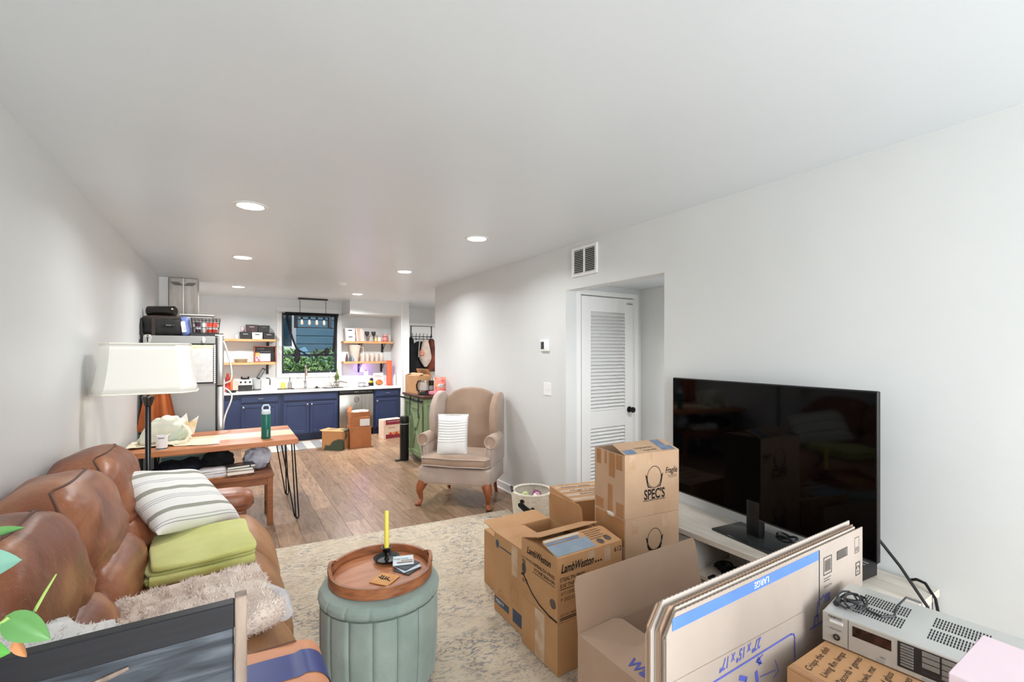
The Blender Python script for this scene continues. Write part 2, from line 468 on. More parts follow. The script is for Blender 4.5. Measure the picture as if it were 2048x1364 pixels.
# ================================================================== KITCHEN
# --- window with casing, sashes, panes
b = B()
for (x0, x1, z0, z1) in ((WX0 - 0.085, WX0, WZ0 - 0.08, WZ1 + 0.09), (WX1, WX1 + 0.085, WZ0 - 0.08, WZ1 + 0.09), (WX0, WX1, WZ1, WZ1 + 0.09), (WX0, WX1, WZ0 - 0.08, WZ0)):
    b.box(x0, x1, YB - 0.02, YB, z0, z1, bev=0.003)
win = struct('window_1', b, WHITE)
FRM = mat('window_frame_dark', (24, 30, 34), rough=0.35)
def sash(z0, z1, y, nm):
    b = B()
    for (x0, x1, a, c) in ((WX0, WX0 + 0.035, z0, z1), (WX1 - 0.035, WX1, z0, z1), (WX0 + 0.035, WX1 - 0.035, z0, z0 + 0.035), (WX0 + 0.035, WX1 - 0.035, z1 - 0.035, z1)):
        b.box(x0, x1, y, y + 0.03, a, c, bev=0.003)
    f = obj(nm, b, FRM, win)
    b = B(); b.box(WX0 + 0.03, WX1 - 0.03, y + 0.012, y + 0.016, z0 + 0.03, z1 - 0.03); obj('pane', b, GLASS, f)
sash(WZ0, 1.46, YB + 0.035, 'lower_sash'); sash(1.43, WZ1, YB + 0.067, 'upper_sash')

# --- outside: neighbour's boarded wall, foliage, ground
SID = mat('teal_siding_paint', (120, 160, 176), (104, 146, 164), scale=3, rough=0.7)
t = thing('neighbor_shed', 'teal boarded building standing outside behind the kitchen window', 'building', (1.6, 12.2, 0))
b = B(); b.box(-3.5, 3.5, 0.05, 0.3, 0, 3.6); obj('wall', b, SID, t)
bd = None
for k in range(17):
    if bd is None:
        b = B(); b.box(-3.5, 3.5, 0.0, 0.05, 0.0, 0.19, bev=0.012); bd = obj('board', b, SID, t); o = bd
    else: o = bd.copy(); COL.objects.link(o)
    o.location = (0, 0, 0.2 * k + 0.1)
b = B(); b.box(-1.3, -0.2, -0.03, 0.0, 1.55, 2.7, bev=0.01); f = obj('window', b, WHITE, t)
b = B(); b.box(-1.2, -0.3, -0.04, -0.03, 1.65, 2.6); obj('pane', b, mat('dark_glass', (30, 50, 60), rough=0.05), f)
def leaves(name, label, n, c, r, cols, size, seed):
    rr = random.Random(seed); b = B()
    for _ in range(n):
        while True:
            d = Vector((rr.uniform(-1, 1), rr.uniform(-1, 1), rr.uniform(-1, 1)))
            if 0.35 < d.length < 1: break
        p = Vector((c[0] + d.x * r[0], c[1] + d.y * r[1], c[2] + d.z * r[2]))
        a = Euler((rr.uniform(-1.2, 1.2), rr.uniform(-1.2, 1.2), rr.uniform(0, 6.28))).to_matrix()
        s_ = size * rr.uniform(0.6, 1.3)
        vs = [b.bm.verts.new(p + a @ Vector(q)) for q in ((-s_, 0, 0), (-s_ * .2, -s_ * .42, s_ * .1), (s_, 0, 0), (-s_ * .2, s_ * .42, s_ * .1))]
        b.bm.faces.new(vs)
    o = obj(name, b, cols, None, smooth=False); return o
LEAF = mat('garden_leaf', (176, 200, 130), (84, 124, 70), scale=1.5, rough=0.6, lo=0.3, hi=0.7)
for k, (c, r, lb) in enumerate((((0.95, 10.6, 1.0), (0.65, 0.5, 0.62), 'leafy green shrub outside the kitchen window beside the bottle end'), ((1.95, 10.7, 1.0), (0.75, 0.5, 0.6), 'leafy green shrub outside the kitchen window above the sink end'))):
    sh = thing('garden_shrub', ['leafy green shrub outside the window over the soap bottle side', 'leafy green shrub outside the window over the green bottle side'][k], 'shrub', (c[0], c[1], 0))
    o = leaves('foliage', '', 2600, (0, 0, c[2]), r, LEAF, 0.055, k); o.parent = sh; o['kind'] = 'stuff'
    b = B(); b.tube([(0, 0, -0.02), (0.03, 0.02, 0.5), (0, 0, 1.0)], [0.03, 0.025, 0.012], 8); obj('stem', b, mat('bark', (90, 70, 52), rough=0.9), sh)
b = B(); b.box(-8, 10, YB + 0.12, 16, -0.15, -0.02); struct('ground_outside', b, mat('garden_ground', (110, 120, 80), (90, 80, 60), rough=0.95))
b = B(); b.box(-8, 10, -8, YF - 0.12, -0.15, -0.02); struct('ground_front', b, mat('garden_ground', (110, 120, 80)))

# --- base cabinets
NAVY = mat('navy_cabinet_paint', (42, 54, 86), (38, 49, 80), scale=4, rough=0.4)
def front(b, x0, x1, z0, z1, y, rail=0.05):
    b.box(x0, x1, y + 0.006, y + 0.018, z0, z1)
    for (a, c, e, f) in ((x0, x0 + rail, z0, z1), (x1 - rail, x1, z0, z1), (x0 + rail, x1 - rail, z0, z0 + rail), (x0 + rail, x1 - rail, z1 - rail, z1)):
        b.box(a, c, y, y + 0.012, e, f, bev=0.003)
def knob(parent, x, y, z):
    b = B(); b.lathe([(0, 0), (0.006, 0), (0.006, 0.012), (0.015, 0.018), (0.015, 0.024), (0, 0.028)], 14, m=Matrix.Translation((x, y, z)) @ Matrix.Rotation(R(90), 4, 'X'))
    obj('knob', b, NICKEL, parent, world=True)
def pull(parent, x, y, z, l=0.09):
    b = B(); b.tube([(x - l / 2, y, z), (x - l / 2 + 0.008, y - 0.024, z), (x + l / 2 - 0.008, y - 0.024, z), (x + l / 2, y, z)], 0.005, 8)
    obj('pull', b, NICKEL, parent, world=True)
def slab(b, x0, x1, z0, z1, y):
    b.box(x0, x1, y, y + 0.018, z0, z1, bev=0.005)
CY = 8.38; CT = 0.86
def cabinet(label, x0, x1, doors, drawers, group='navy base cabinets'):
    t = thing('base_cabinet', label, 'cabinet', ((x0 + x1) / 2, CY + 0.3, 0))
    b = B(); b.box(x0, x1, CY + 0.02, YB - 0.005, 0.1, CT - 0.035); b.box(x0, x1, CY + 0.08, YB - 0.005, 0.002, 0.1)
    obj('carcass', b, NAVY, t, world=True)
    for (a, c, z0, z1, kx, kz) in doors:
        q = B(); front(q, a, c, z0, z1, CY); d = obj('door', q, NAVY, t, world=True)
        if kx: knob(d, kx, CY, kz)
    for (a, c, z0, z1, px) in drawers:
        q = B(); slab(q, a, c, z0, z1, CY); d = obj('drawer', q, NAVY, t, world=True)
        if px: pull(d, px, CY, (z0 + z1) / 2)
    return t
cabinet('navy base cabinet beside the fridge with drawer pull and one door', -0.2, 0.735, [(0.17, 0.70, 0.13, 0.655, 0.20, 0.62)], [(0.17, 0.70, 0.69, 0.81, 0.44)])
cabinet('wide navy sink cabinet with two doors under the kitchen window', 0.74, 1.635, [(0.77, 1.165, 0.13, 0.655, 1.135, 0.62), (1.175, 1.61, 0.13, 0.655, 1.205, 0.62)], [(0.77, 1.61, 0.69, 0.81, 0)])
cabinet('narrow navy base cabinet at the wall side of the dishwasher', 2.255, 2.74, [(2.285, 2.72, 0.13, 0.655, 2.31, 0.61)], [(2.285, 2.72, 0.69, 0.81, 2.50)])
COUNT = mat('quartz_counter', (240, 236, 230), (228, 222, 214), scale=8, rough=0.22)
ctop = thing('countertop', 'white quartz kitchen countertop running under the window', 'countertop', (1.27, 8.68, CT - 0.035))
b = B(); b.box(-0.2, 2.75, CY - 0.025, YB - 0.002, CT - 0.033, CT, bev=0.003); obj('slab', b, COUNT, ctop, world=True)
b = B(); b.box(-0.2, 2.75, YB - 0.022, YB - 0.002, CT, CT + 0.17, bev=0.002); obj('backsplash', b, COUNT, ctop, world=True)
b = B(); b.box(0.92, 1.45, 8.50, 8.86, CT + 0.0005, CT + 0.002); obj('sink_bowl', b, STEEL, ctop, world=True)

# dishwasher
t = thing('dishwasher', 'stainless dishwasher with black control strip between navy cabinets', 'dishwasher', (1.945, 8.68, 0))
b = B(); b.box(1.645, 2.245, CY + 0.04, YB - 0.03, 0.09, CT - 0.036); obj('body', b, BLACK, t, world=True)
b = B(); b.box(1.65, 2.24, CY - 0.01, CY + 0.035, 0.13, 0.745, bev=0.006, seg=2); dd = obj('door', b, STEEL, t, world=True)
b = B(); b.box(1.65, 2.24, CY - 0.012, CY + 0.035, 0.75, CT - 0.04, bev=0.006, seg=2); cp = obj('control_panel', b, BLACK, t, world=True)
b = B(); b.box(1.65, 2.24, CY + 0.09, CY + 0.12, 0.002, 0.12); obj('toe_kick', b, BLACK, t, world=True)
GREYP = mat('grey_print', (150, 150, 150), rough=0.6)
b = B(); b.lathe([(0.04, 0), (0.046, 0.002), (0.04, 0.004), (0.034, 0.002), (0.04, 0)], 24, m=Matrix.Translation((1.945, CY - 0.011, 0.655)) @ Matrix.Rotation(R(90), 4, 'X')); obj('badge', b, mat('badge_grey', (110, 110, 112), rough=0.3, metal=0.8), dd, world=True)
text(dd, 'GE', (1.945, CY - 0.0115, 0.64), (1, 0, 0), (0, 0, 1), h=0.034, m=mat('badge_grey', (0, 0, 0)), align='CENTER', shear=0.4)
for x in (2.02, 2.06, 2.10, 2.15, 2.19):
    b = B(); b.box(x, x + 0.018, CY - 0.0135, CY - 0.011, 0.785, 0.79); obj('button', b, GREYP, cp, world=True)
b = B(); b.box(1.905, 1.98, CY - 0.0135, CY - 0.011, 0.785, 0.793); obj('display_print', b, GREYP, cp, world=True)

# --- shelves
PINE = mat('pine_shelf_wood', (222, 168, 116), (196, 136, 86), scale=4, rough=0.5, stretch=(1, 8, 8), lo=0.3, hi=0.7)
def shelf(label, x0, x1, z, brx, deep=0.245):
    t = thing('wall_shelf', label, 'shelf', ((x0 + x1) / 2, YB - 0.125, z))
    b = B(); b.box(x0, x1, YB - 0.004 - deep, YB - 0.002, z - 0.04, z, bev=0.003); obj('board', b, PINE, t, world=True)
    for x in brx:
        q = B(); q.box(x - 0.02, x + 0.02, YB - 0.009, YB - 0.002, z - 0.21, z - 0.04); q.box(x - 0.02, x + 0.02, YB - 0.23, YB - 0.009, z - 0.047, z - 0.04)
        q.tube([(x, YB - 0.012, z - 0.19), (x, YB - 0.2, z - 0.05)], 0.008, 6)
        obj('bracket', q, BLACK, t, world=True)
    return t
shelf('upper pine shelf beside the fridge holding black and white boxes', -0.45, 0.69, 1.72, (0.58, -0.3))
shelf('lower pine shelf beside the fridge holding plates and a crate', -0.45, 0.69, 1.33, (0.575, -0.3))
shelf('upper pine shelf in the alcove holding white bins and jars', 1.80, 2.72, 1.705, (2.14, 2.58))
shelf('lower pine shelf in the alcove holding clear tumblers', 1.80, 2.64, 1.325, (2.13, 2.56))

def bin_(label, x0, x1, y0, y1, z0, z1, m, hm, name='storage_bin', group=None, taper=0.92):
    t = thing(name, label, 'storage box', ((x0 + x1) / 2, (y0 + y1) / 2, z0), 0, group)
    b = B(); w_, d_, h_ = (x1 - x0) / 2, (y1 - y0) / 2, z1 - z0
    out = [(-w_, -d_), (w_, -d_), (w_, d_), (-w_, d_)]
    rings = []
    for (s_, z) in ((taper, 0), (1, h_), (0.94, h_), (taper * 0.93, 0.008)):
        rings.append([b.bm.verts.new((x * s_, y * s_, z)) for x, y in out])
    b.bm.faces.new(rings[0][::-1]); b.bm.faces.new(rings[3])
    for a, c in zip(rings, rings[1:]):
        for i in range(4): b.bm.faces.new((a[i], a[(i + 1) % 4], c[(i + 1) % 4], c[i]))
    obj('body', b, m, t, smooth=False)
    yy = -d_ * (taper + (1 - taper) * 0.7)
    b = B(); b.box(-w_ * 0.42, w_ * 0.42, yy - 0.004, yy + 0.004, h_ * 0.62, h_ * 0.76, bev=0.003); obj('handle_slot', b, hm, t)
    return t
BLKP = mat('black_plastic', (24, 22, 22), rough=0.4)
bin_('black bin on the upper fridge-side shelf next to the white jar', 0.155, 0.325, 8.78, 8.96, 1.72, 1.838, BLKP, GREYP)
bin_('white bin with dark slot on the upper fridge-side shelf', 0.335, 0.49, 8.77, 8.96, 1.72, 1.832, PLAST_W, BLACK)
bin_('black bin on the upper fridge-side shelf at its window end', 0.50, 0.672, 8.78, 8.96, 1.72, 1.832, BLKP, GREYP)
bin_('black bin resting above the others, with reddish print on front', 0.245, 0.42, 8.80, 8.97, 1.84, 1.962, mat('brown_black_plastic', (40, 26, 26), (80, 40, 38), scale=30, rough=0.4), GREYP)
bin_('black bin resting above the others, at the window end', 0.425, 0.60, 8.80, 8.97, 1.84, 1.956, BLKP, mat('olive_print', (90, 90, 60)))
def jar(label, x, y, z, r, h, m, name='jar', cat='jar', lid=None, group=None, prof=None):
    t = thing(name, label, cat, (x, y, z), 0, group)
    b = B(); b.lathe(prof or [(0, 0), (r * 0.9, 0), (r, 0.006), (r, h * 0.8), (r * 0.8, h * 0.9), (r * 0.8, h), (0, h)], 20); obj('body', b, m, t)
    if lid:
        b = B(); b.lathe([(0, h + 0.001), (r * 0.85, h + 0.001), (r * 0.85, h + 0.018), (0, h + 0.02)], 20); obj('lid', b, lid, t)
    return t
jar('small white canister on the upper fridge-side shelf by the bins', 0.118, 8.86, 1.72, 0.028, 0.075, PLAST_W, 'canister', 'canister')
jar('white rounded package standing on top beside the upper black bins', 0.205, 8.9, 1.839, 0.03, 0.09, mat('pinkish_package', (228, 214, 214), (170, 120, 130), scale=20, rough=0.5), 'package', 'package')
for k in range(4):
    t = thing('dinner_plate', ('bottom', 'second lowest', 'third', 'topmost')[k] + ' pale cream plate of the stack on the lower fridge-side shelf', 'plate', (0.175, 8.86, 1.33 + 0.0135 * k), 0, 'stacked cream plates on the lower shelf')
    q = B(); q.lathe([(0, 0.004), (0.07, 0.003), (0.105, 0.014), (0.108, 0.016), (0.072, 0.0), (0, 0.0)], 28); obj('plate', q, mat('cream_ceramic', (228, 216, 190), rough=0.3), t)
# open wooden crate with letter board
t = thing('wooden_crate', 'reddish wooden cubby box lying open on the lower shelf near the window', 'crate', (0.53, 8.87, 1.33))
q = B(); q.box(-0.165, 0.165, 0.08, 0.09, 0, 0.275); q.box(-0.165, -0.152, -0.1, 0.09, 0, 0.275); q.box(0.152, 0.165, -0.1, 0.09, 0, 0.275); q.box(-0.165, 0.165, -0.1, 0.09, 0.262, 0.275); q.box(-0.165, 0.165, -0.1, 0.09, 0, 0.012)
obj('frame', q, mat('red_brown_wood', (150, 84, 54), (120, 62, 40), scale=8, rough=0.5), t)
t2 = thing('letter_board', 'black letter board with white letters inside the reddish wooden cubby', 'letter board', (0.535, 8.92, 1.3425))
q = B(); q.box(-0.145, 0.145, -0.01, 0.0, 0, 0.245); obj('board', q, BLACK, t2)
WP = mat('white_print', (235, 235, 235), rough=0.6)
text(t2, 'HI HOME', (0.42, 8.909, 1.55), (1, 0, 0), (0, 0, 1), h=0.018, m=WP)
text(t2, 'US  KITCHEN', (0.40, 8.909, 1.50), (1, 0, 0), (0, 0, 1), h=0.018, w=0.22, m=WP)
def pbox(name, label, cat, x0, x1, y0, y1, z0, z1, m, bev=0.003, rz=0.0, group=None):
    t = thing(name, label, cat, ((x0 + x1) / 2, (y0 + y1) / 2, z0), rz, group)
    b = B(); w_, d_, h_ = (x1 - x0) / 2, (y1 - y0) / 2, z1 - z0
    b.box(-w_, w_, -d_, d_, 0, h_, bev=bev); obj('body', b, m, t); return t
t = pbox('tea_box', 'orange and pink tea box in the wooden cubby', 'box', 0.382, 0.452, 8.80, 8.88, 1.3425, 1.49, mat('orange_card', (236, 160, 88), rough=0.6))
b = B(); b.box(-0.033, 0.033, -0.0415, -0.04, 0.005, 0.09); obj('pink_label', b, mat('pink_print', (238, 196, 200), (150, 70, 90), scale=30, lo=0.5, hi=0.6), t)
t = pbox('recipe_box', 'pale pink box with a darker lid line in the cubby', 'box', 0.455, 0.61, 8.80, 8.89, 1.3425, 1.475, mat('pale_pink_card', (240, 205, 216), rough=0.6))
b = B(); b.box(-0.0785, 0.0785, -0.0465, 0.0465, 0.09, 0.134, bev=0.002); obj('lid', b, mat('pale_pink_card2', (244, 214, 224)), t)

# alcove shelf contents
bin_('white bin with slot lying under its twin on the alcove shelf', 1.845, 2.02, 8.79, 8.96, 1.705, 1.82, PLAST_W, BLACK)
bin_('white bin with slot resting above its twin on the alcove shelf', 1.835, 2.015, 8.79, 8.96, 1.822, 1.945, PLAST_W, BLACK)
cols = [((236, 214, 200), 0.245), ((222, 176, 160), 0.25), ((214, 190, 176), 0.24), ((240, 224, 212), 0.238), ((228, 206, 196), 0.22)]
xx = 2.04
for k, (c, h_) in enumerate(cols):
    t = thing('cookbook', ['cream cookbook leaning against the white bins', 'dusty pink cookbook second from the white bins', 'pinkish beige cookbook in the middle of the leaning row', 'off-white cookbook second from the wine glass', 'pale thin cookbook next to the dark wine glass'][k], 'book', (xx, 8.85, 1.705), 0, 'cookbooks on the alcove shelf')
    q = B(); q.box(0, 0.026, -0.08, 0.08, 0, h_, bev=0.003, m=Matrix.Rotation(R(-5), 4, 'Y')); obj('cover', q, mat('book%d' % k, c, rough=0.6), t)
    q = B(); q.box(0.003, 0.023, -0.077, 0.082, 0.003, h_ + 0.001, m=Matrix.Rotation(R(-5), 4, 'Y')); obj('pages', q, mat('paper', (240, 236, 226), rough=0.8), t)
    xx += 0.029
CLR = mat('clear_glass', (245, 250, 250), rough=0.02, trans=1.0, ior=1.2)
CLRM = mat('clear_tumbler', (235, 225, 215), rough=0.08, alpha=0.35, spec=0.8)
def wineglass(label, x, m):
    t = thing('wine_glass', label, 'glass', (x, 8.84, 1.705))
    q = B(); q.lathe([(0.03, 0.001), (0.03, 0.003), (0.004, 0.008), (0.004, 0.09), (0.006, 0.095), (0.035, 0.125), (0.042, 0.16), (0.036, 0.19), (0.034, 0.19), (0.04, 0.16), (0.033, 0.127), (0, 0.10)], 20); obj('bowl', q, m, t)
SMK = mat('smoky_glass', (70, 66, 66), rough=0.05, alpha=0.75, spec=0.8)
wineglass('smoky stemmed wine glass beside the cookbooks on the alcove shelf', 2.245, SMK)
wineglass('smoky stemmed glass over the yellowish jar on the alcove shelf', 2.37, SMK)
jar('small clear jar with pale lid between the two smoky glasses', 2.305, 8.8, 1.705, 0.026, 0.08, CLRM)
jar('small yellowish jar on the alcove shelf under the wide glass', 2.40, 8.79, 1.705, 0.026, 0.07, mat('yellow_jar', (222, 214, 150), rough=0.3), lid=mat('jar_lid', (200, 196, 180)))
t = jar('white mug with dark round mark on the alcove shelf', 2.475, 8.82, 1.705, 0.038, 0.075, mat('white_ceramic', (240, 236, 230), rough=0.25), 'mug', 'mug', prof=[(0, 0), (0.036, 0), (0.038, 0.005), (0.038, 0.08), (0.034, 0.08), (0.034, 0.008), (0, 0.008)])
q = B(); q.tube([(0.036, 0, 0.062), (0.058, 0, 0.055), (0.06, 0, 0.03), (0.036, 0, 0.018)], 0.005, 8); obj('handle', q, mat('white_ceramic', (0, 0, 0)), t)
q = B(); q.lathe([(0, -0.0395), (0.012, -0.039), (0.012, -0.036)], 14, m=Matrix.Translation((-0.005, 0, 0.035)) @ Matrix.Rotation(R(-90), 4, 'X') @ Matrix.Scale(-1, 4, (0, 0, 1))); obj('print_mark', q, mat('brown_print', (90, 60, 55)), t)
t = jar('red and pink candle jar with dark band on the alcove shelf', 2.585, 8.82, 1.705, 0.045, 0.135, mat('pink_wax', (238, 150, 150), rough=0.35), 'candle_jar', 'jar', lid=mat('jar_lid', (0, 0, 0)))
q = B(); q.lathe([(0.046, 0.0), (0.046, 0.02)], 20); obj('wax_base', q, mat('red_wax', (214, 70, 60)), t)
q = B(); q.lathe([(0.046, 0.088), (0.046, 0.1)], 20); obj('band', q, mat('dark_red_band', (120, 40, 44)), t)
jar('clear tumbler at the wall end of the upper alcove shelf', 2.675, 8.82, 1.705, 0.032, 0.12, CLRM, 'tumbler', 'glass', prof=[(0, 0), (0.028, 0), (0.032, 0.12), (0.03, 0.12), (0.026, 0.006), (0, 0.006)])
t = jar('large clear beige-tinted pitcher on the lower alcove shelf', 2.02, 8.85, 1.325, 0.09, 0.3, mat('pitcher_glass', (225, 210, 195), rough=0.1, alpha=0.7), 'pitcher', 'pitcher', prof=[(0, 0), (0.062, 0), (0.066, 0.01), (0.1, 0.24), (0.108, 0.31), (0.104, 0.31), (0.096, 0.24), (0.06, 0.012), (0, 0.012)])
q = B(); q.tube([(0.09, -0.02, 0.28), (0.15, -0.04, 0.26), (0.14, -0.04, 0.12), (0.08, -0.02, 0.1)], 0.008, 8); obj('handle', q, mat('pitcher_glass', (0, 0, 0)), t)
for k, (x, h_, lb) in enumerate(((1.865, 0.15, 'dark pointed bottle at the window end of the lower alcove shelf'), (1.925, 0.12, 'grey-blue pointed bottle beside the large clear pitcher'), (1.968, 0.1, 'small blue-grey bottle in front of the clear pitcher'))):
    jar(lb, x, 8.79, 1.325, 0.026, h_, mat('slate_glass%d' % k, [(92, 70, 66), (78, 88, 96), (120, 130, 150)][k], rough=0.2), 'bottle', 'bottle', prof=[(0, 0), (0.024, 0), (0.026, 0.005), (0.026, h_ * .4), (0.012, h_ * .8), (0.006, h_), (0, h_)])
TL_ = [('%s clear tumbler from the pitcher, %s row on the lower alcove shelf' % (a_, r_)) for r_ in ('front', 'back') for a_ in ('first', 'second', 'third', 'fourth', 'last')]
tp = None
for k in range(10):
    x = 2.155 + (k % 5) * 0.088; y = 8.80 + (k // 5) * 0.09
    if tp is None:
        tp = jar(TL_[k], x, y, 1.325, 0.036, 0.15, CLRM, 'tumbler', 'glass', group='clear tumblers on the lower alcove shelf', prof=[(0, 0), (0.03, 0), (0.037, 0.15), (0.035, 0.15), (0.028, 0.008), (0, 0.008)])
    else: dup(tp, (x, y, 1.325), 0, TL_[k])

# --- on the counter
def q_world(name, label, cat, loc, group=None): return thing(name, label, cat, loc, 0, group)
t = q_world('kitchen_blender', 'black and silver blender motor with knobs on the counter', 'blender', (0.235, 8.72, CT))
q = B(); q.box(-0.1, 0.1, -0.08, 0.1, 0, 0.1, bev=0.01); obj('body', q, BLKP, t)
q = B(); q.prism([(-0.105, 0.1), (0.105, 0.1), (0.095, 0.19), (-0.095, 0.19)], -0.085, 0.09, 'xz', bev=0.006); obj('panel', q, mat('silver_panel', (214, 210, 204), rough=0.35, metal=0.2), t)
for x in (-0.065, 0, 0.065):
    q = B(); q.lathe([(0, 0), (0.017, 0), (0.015, 0.02), (0, 0.022)], 14, m=Matrix.Translation((x, -0.083, 0.15)) @ Matrix.Rotation(R(90), 4, 'X')); obj('knob', q, BLKP, t)
q = B(); q.lathe([(0.06, 0.19), (0.06, 0.205), (0.035, 0.215), (0, 0.215)], 18); obj('jar_socket', q, BLKP, t)
for x in (-0.05, 0.045):
    q = B(); q.lathe([(0.012, 0.2), (0.016, 0.225), (0.006, 0.238), (0, 0.238)], 10, c=(x, 0.0, 0)); obj('prong', q, BLKP, t)
t = q_world('blender_jug', 'clear plastic jug on the counter next to the appliance base', 'jug', (0.40, 8.72, CT))
q = B(); q.lathe([(0, 0.03), (0.055, 0.03), (0.07, 0.19), (0.066, 0.19), (0.05, 0.035), (0, 0.035)], 20); obj('jug', q, mat('grey_clear', (170, 172, 170), rough=0.15, alpha=0.8), t)
q = B(); q.lathe([(0, 0), (0.06, 0), (0.06, 0.028), (0, 0.028)], 20); obj('collar', q, mat('smoke_plastic', (80, 84, 86), rough=0.3), t)
t = q_world('kitchen_tablet', 'black slatted kitchen mandoline tilted above the clear jug', 'utensil', (0.42, 8.76, CT + 0.19))
t.name = 'mandoline'
q = B(); q.box(-0.028, 0.028, -0.01, 0.01, 0.0, 0.2, bev=0.004, m=Matrix.Rotation(R(28), 4, 'Y')); obj('body', q, BLKP, t)
q = B()
for k in range(7): q.box(-0.02, 0.02, -0.013, -0.009, 0.03 + k * 0.022, 0.04 + k * 0.022, m=Matrix.Rotation(R(28), 4, 'Y'))
obj('blade', q, GREYP, t)
t = q_world('electric_kettle', 'white and pinkish kettle with a black handle on the counter', 'kettle', (0.515, 8.74, CT))
q = B(); q.lathe([(0, 0), (0.05, 0), (0.055, 0.02), (0.048, 0.14), (0.035, 0.19), (0, 0.2)], 24); obj('body', q, mat('pinkish_white', (232, 216, 212), rough=0.25), t)
q = B(); q.tube([(0.02, 0, 0.195), (0.065, 0, 0.2), (0.085, 0, 0.17), (0.082, 0, 0.08)], 0.009, 8); obj('handle', q, BLACK, t)
t = pbox('coffee_box', 'pink cardboard coffee box on the counter behind the fridge handle', 'box', 0.055, 0.125, 8.66, 8.76, CT, CT + 0.17, mat('pink_card', (222, 172, 156), rough=0.6))
t = q_world('sauce_bottle', 'red sauce bottle with dark base standing beside the fridge', 'bottle', (-0.01, 8.62, CT))
q = B(); q.lathe([(0, 0), (0.04, 0), (0.04, 0.2), (0.02, 0.26), (0.018, 0.3), (0, 0.3)], 18); obj('body', q, mat('red_sauce', (196, 60, 40), (90, 30, 24), scale=6, rough=0.3, stretch=(1, 1, 3)), t)
t = q_world('orange_bottle', 'orange bottle standing beside the red sauce bottle', 'bottle', (0.04, 8.82, CT))
q = B(); q.lathe([(0, 0), (0.03, 0), (0.03, 0.2), (0.014, 0.25), (0.014, 0.29), (0, 0.29)], 18); obj('body', q, mat('orange_sauce', (226, 130, 70), rough=0.3), t)
t = q_world('frying_pan', 'black frying pan on the counter in front of the pink box', 'pan', (0.02, 8.44, CT))
q = B(); q.lathe([(0, 0), (0.06, 0), (0.078, 0.035), (0.075, 0.035), (0.058, 0.004), (0, 0.004)], 24, c=(0.02, 0, 0)); obj('bowl', q, BLACKM, t)
q = B(); q.tube([(0.095, 0, 0.03), (0.22, -0.005, 0.045)], 0.008, 8); obj('handle', q, BLACK, t)
# tray with soaps
t = q_world('soap_tray', 'thin black tray under the two soap bottles by the sink', 'tray', (0.84, 8.76, CT))
q = B(); q.box(-0.13, 0.13, -0.05, 0.05, 0.0, 0.012, bev=0.004); obj('tray', q, BLACK, t)
t = q_world('soap_bottle', 'yellow dish soap bottle on the black tray', 'bottle', (0.80, 8.76, CT + 0.012))
q = B(); q.lathe([(0, 0), (0.038, 0), (0.04, 0.01), (0.038, 0.09), (0.018, 0.11), (0.016, 0.12), (0, 0.12)], 18); obj('body', q, mat('yellow_soap', (240, 196, 90), rough=0.2), t)
q = B(); q.lathe([(0.012, 0.12), (0.012, 0.135), (0.004, 0.14), (0.004, 0.155), (0, 0.155)], 10); obj('nozzle', q, PLAST_W, t)
t = q_world('pump_dispenser', 'clear grey pump dispenser on the black tray', 'bottle', (0.905, 8.76, CT + 0.012))
q = B(); q.lathe([(0, 0), (0.034, 0), (0.036, 0.01), (0.034, 0.1), (0.014, 0.125), (0, 0.125)], 18); obj('body', q, mat('grey_glass', (150, 146, 142), rough=0.1, alpha=0.85), t)
q = B(); q.tube([(0, 0, 0.12), (0, 0, 0.185), (0.0, -0.035, 0.19)], 0.007, 8); obj('pump', q, BLACKM, t)
# faucet
t = q_world('faucet', 'chrome pull-down kitchen faucet in front of the window', 'faucet', (1.165, 8.86, CT))
q = B(); q.lathe([(0, 0), (0.03, 0), (0.03, 0.012), (0.02, 0.02), (0.019, 0.13), (0.014, 0.14), (0, 0.14)], 18); obj('base', q, CHROME, t)
pts = [(0, 0, 0.13)] + [(0, -0.07 + 0.07 * math.cos(a), 0.36 + 0.07 * math.sin(a)) for a in [R(x) for x in range(0, 181, 20)]]
q = B(); q.tube(pts, 0.011, 10); obj('spout', q, CHROME, t)
q = B(); q.lathe([(0, 0), (0.017, 0), (0.017, 0.1), (0.012, 0.14), (0, 0.14)], 14, c=(0, -0.14, 0.22)); obj('spray_head', q, mat('warm_nickel', (190, 170, 150), rough=0.25, metal=1.0), t)
q = B(); q.tube([(0, 0, 0.1), (-0.05, -0.01, 0.13), (-0.085, -0.015, 0.165)], [0.009, 0.007, 0.006], 8); obj('lever', q, CHROME, t)
t = q_world('sink_stopper', 'small black rubber stopper beside the faucet', 'stopper', (1.34, 8.76, CT))
q = B(); q.lathe([(0, 0), (0.05, 0), (0.05, 0.006), (0.022, 0.012), (0.018, 0.03), (0, 0.034)], 16); obj('body', q, BLACK, t)
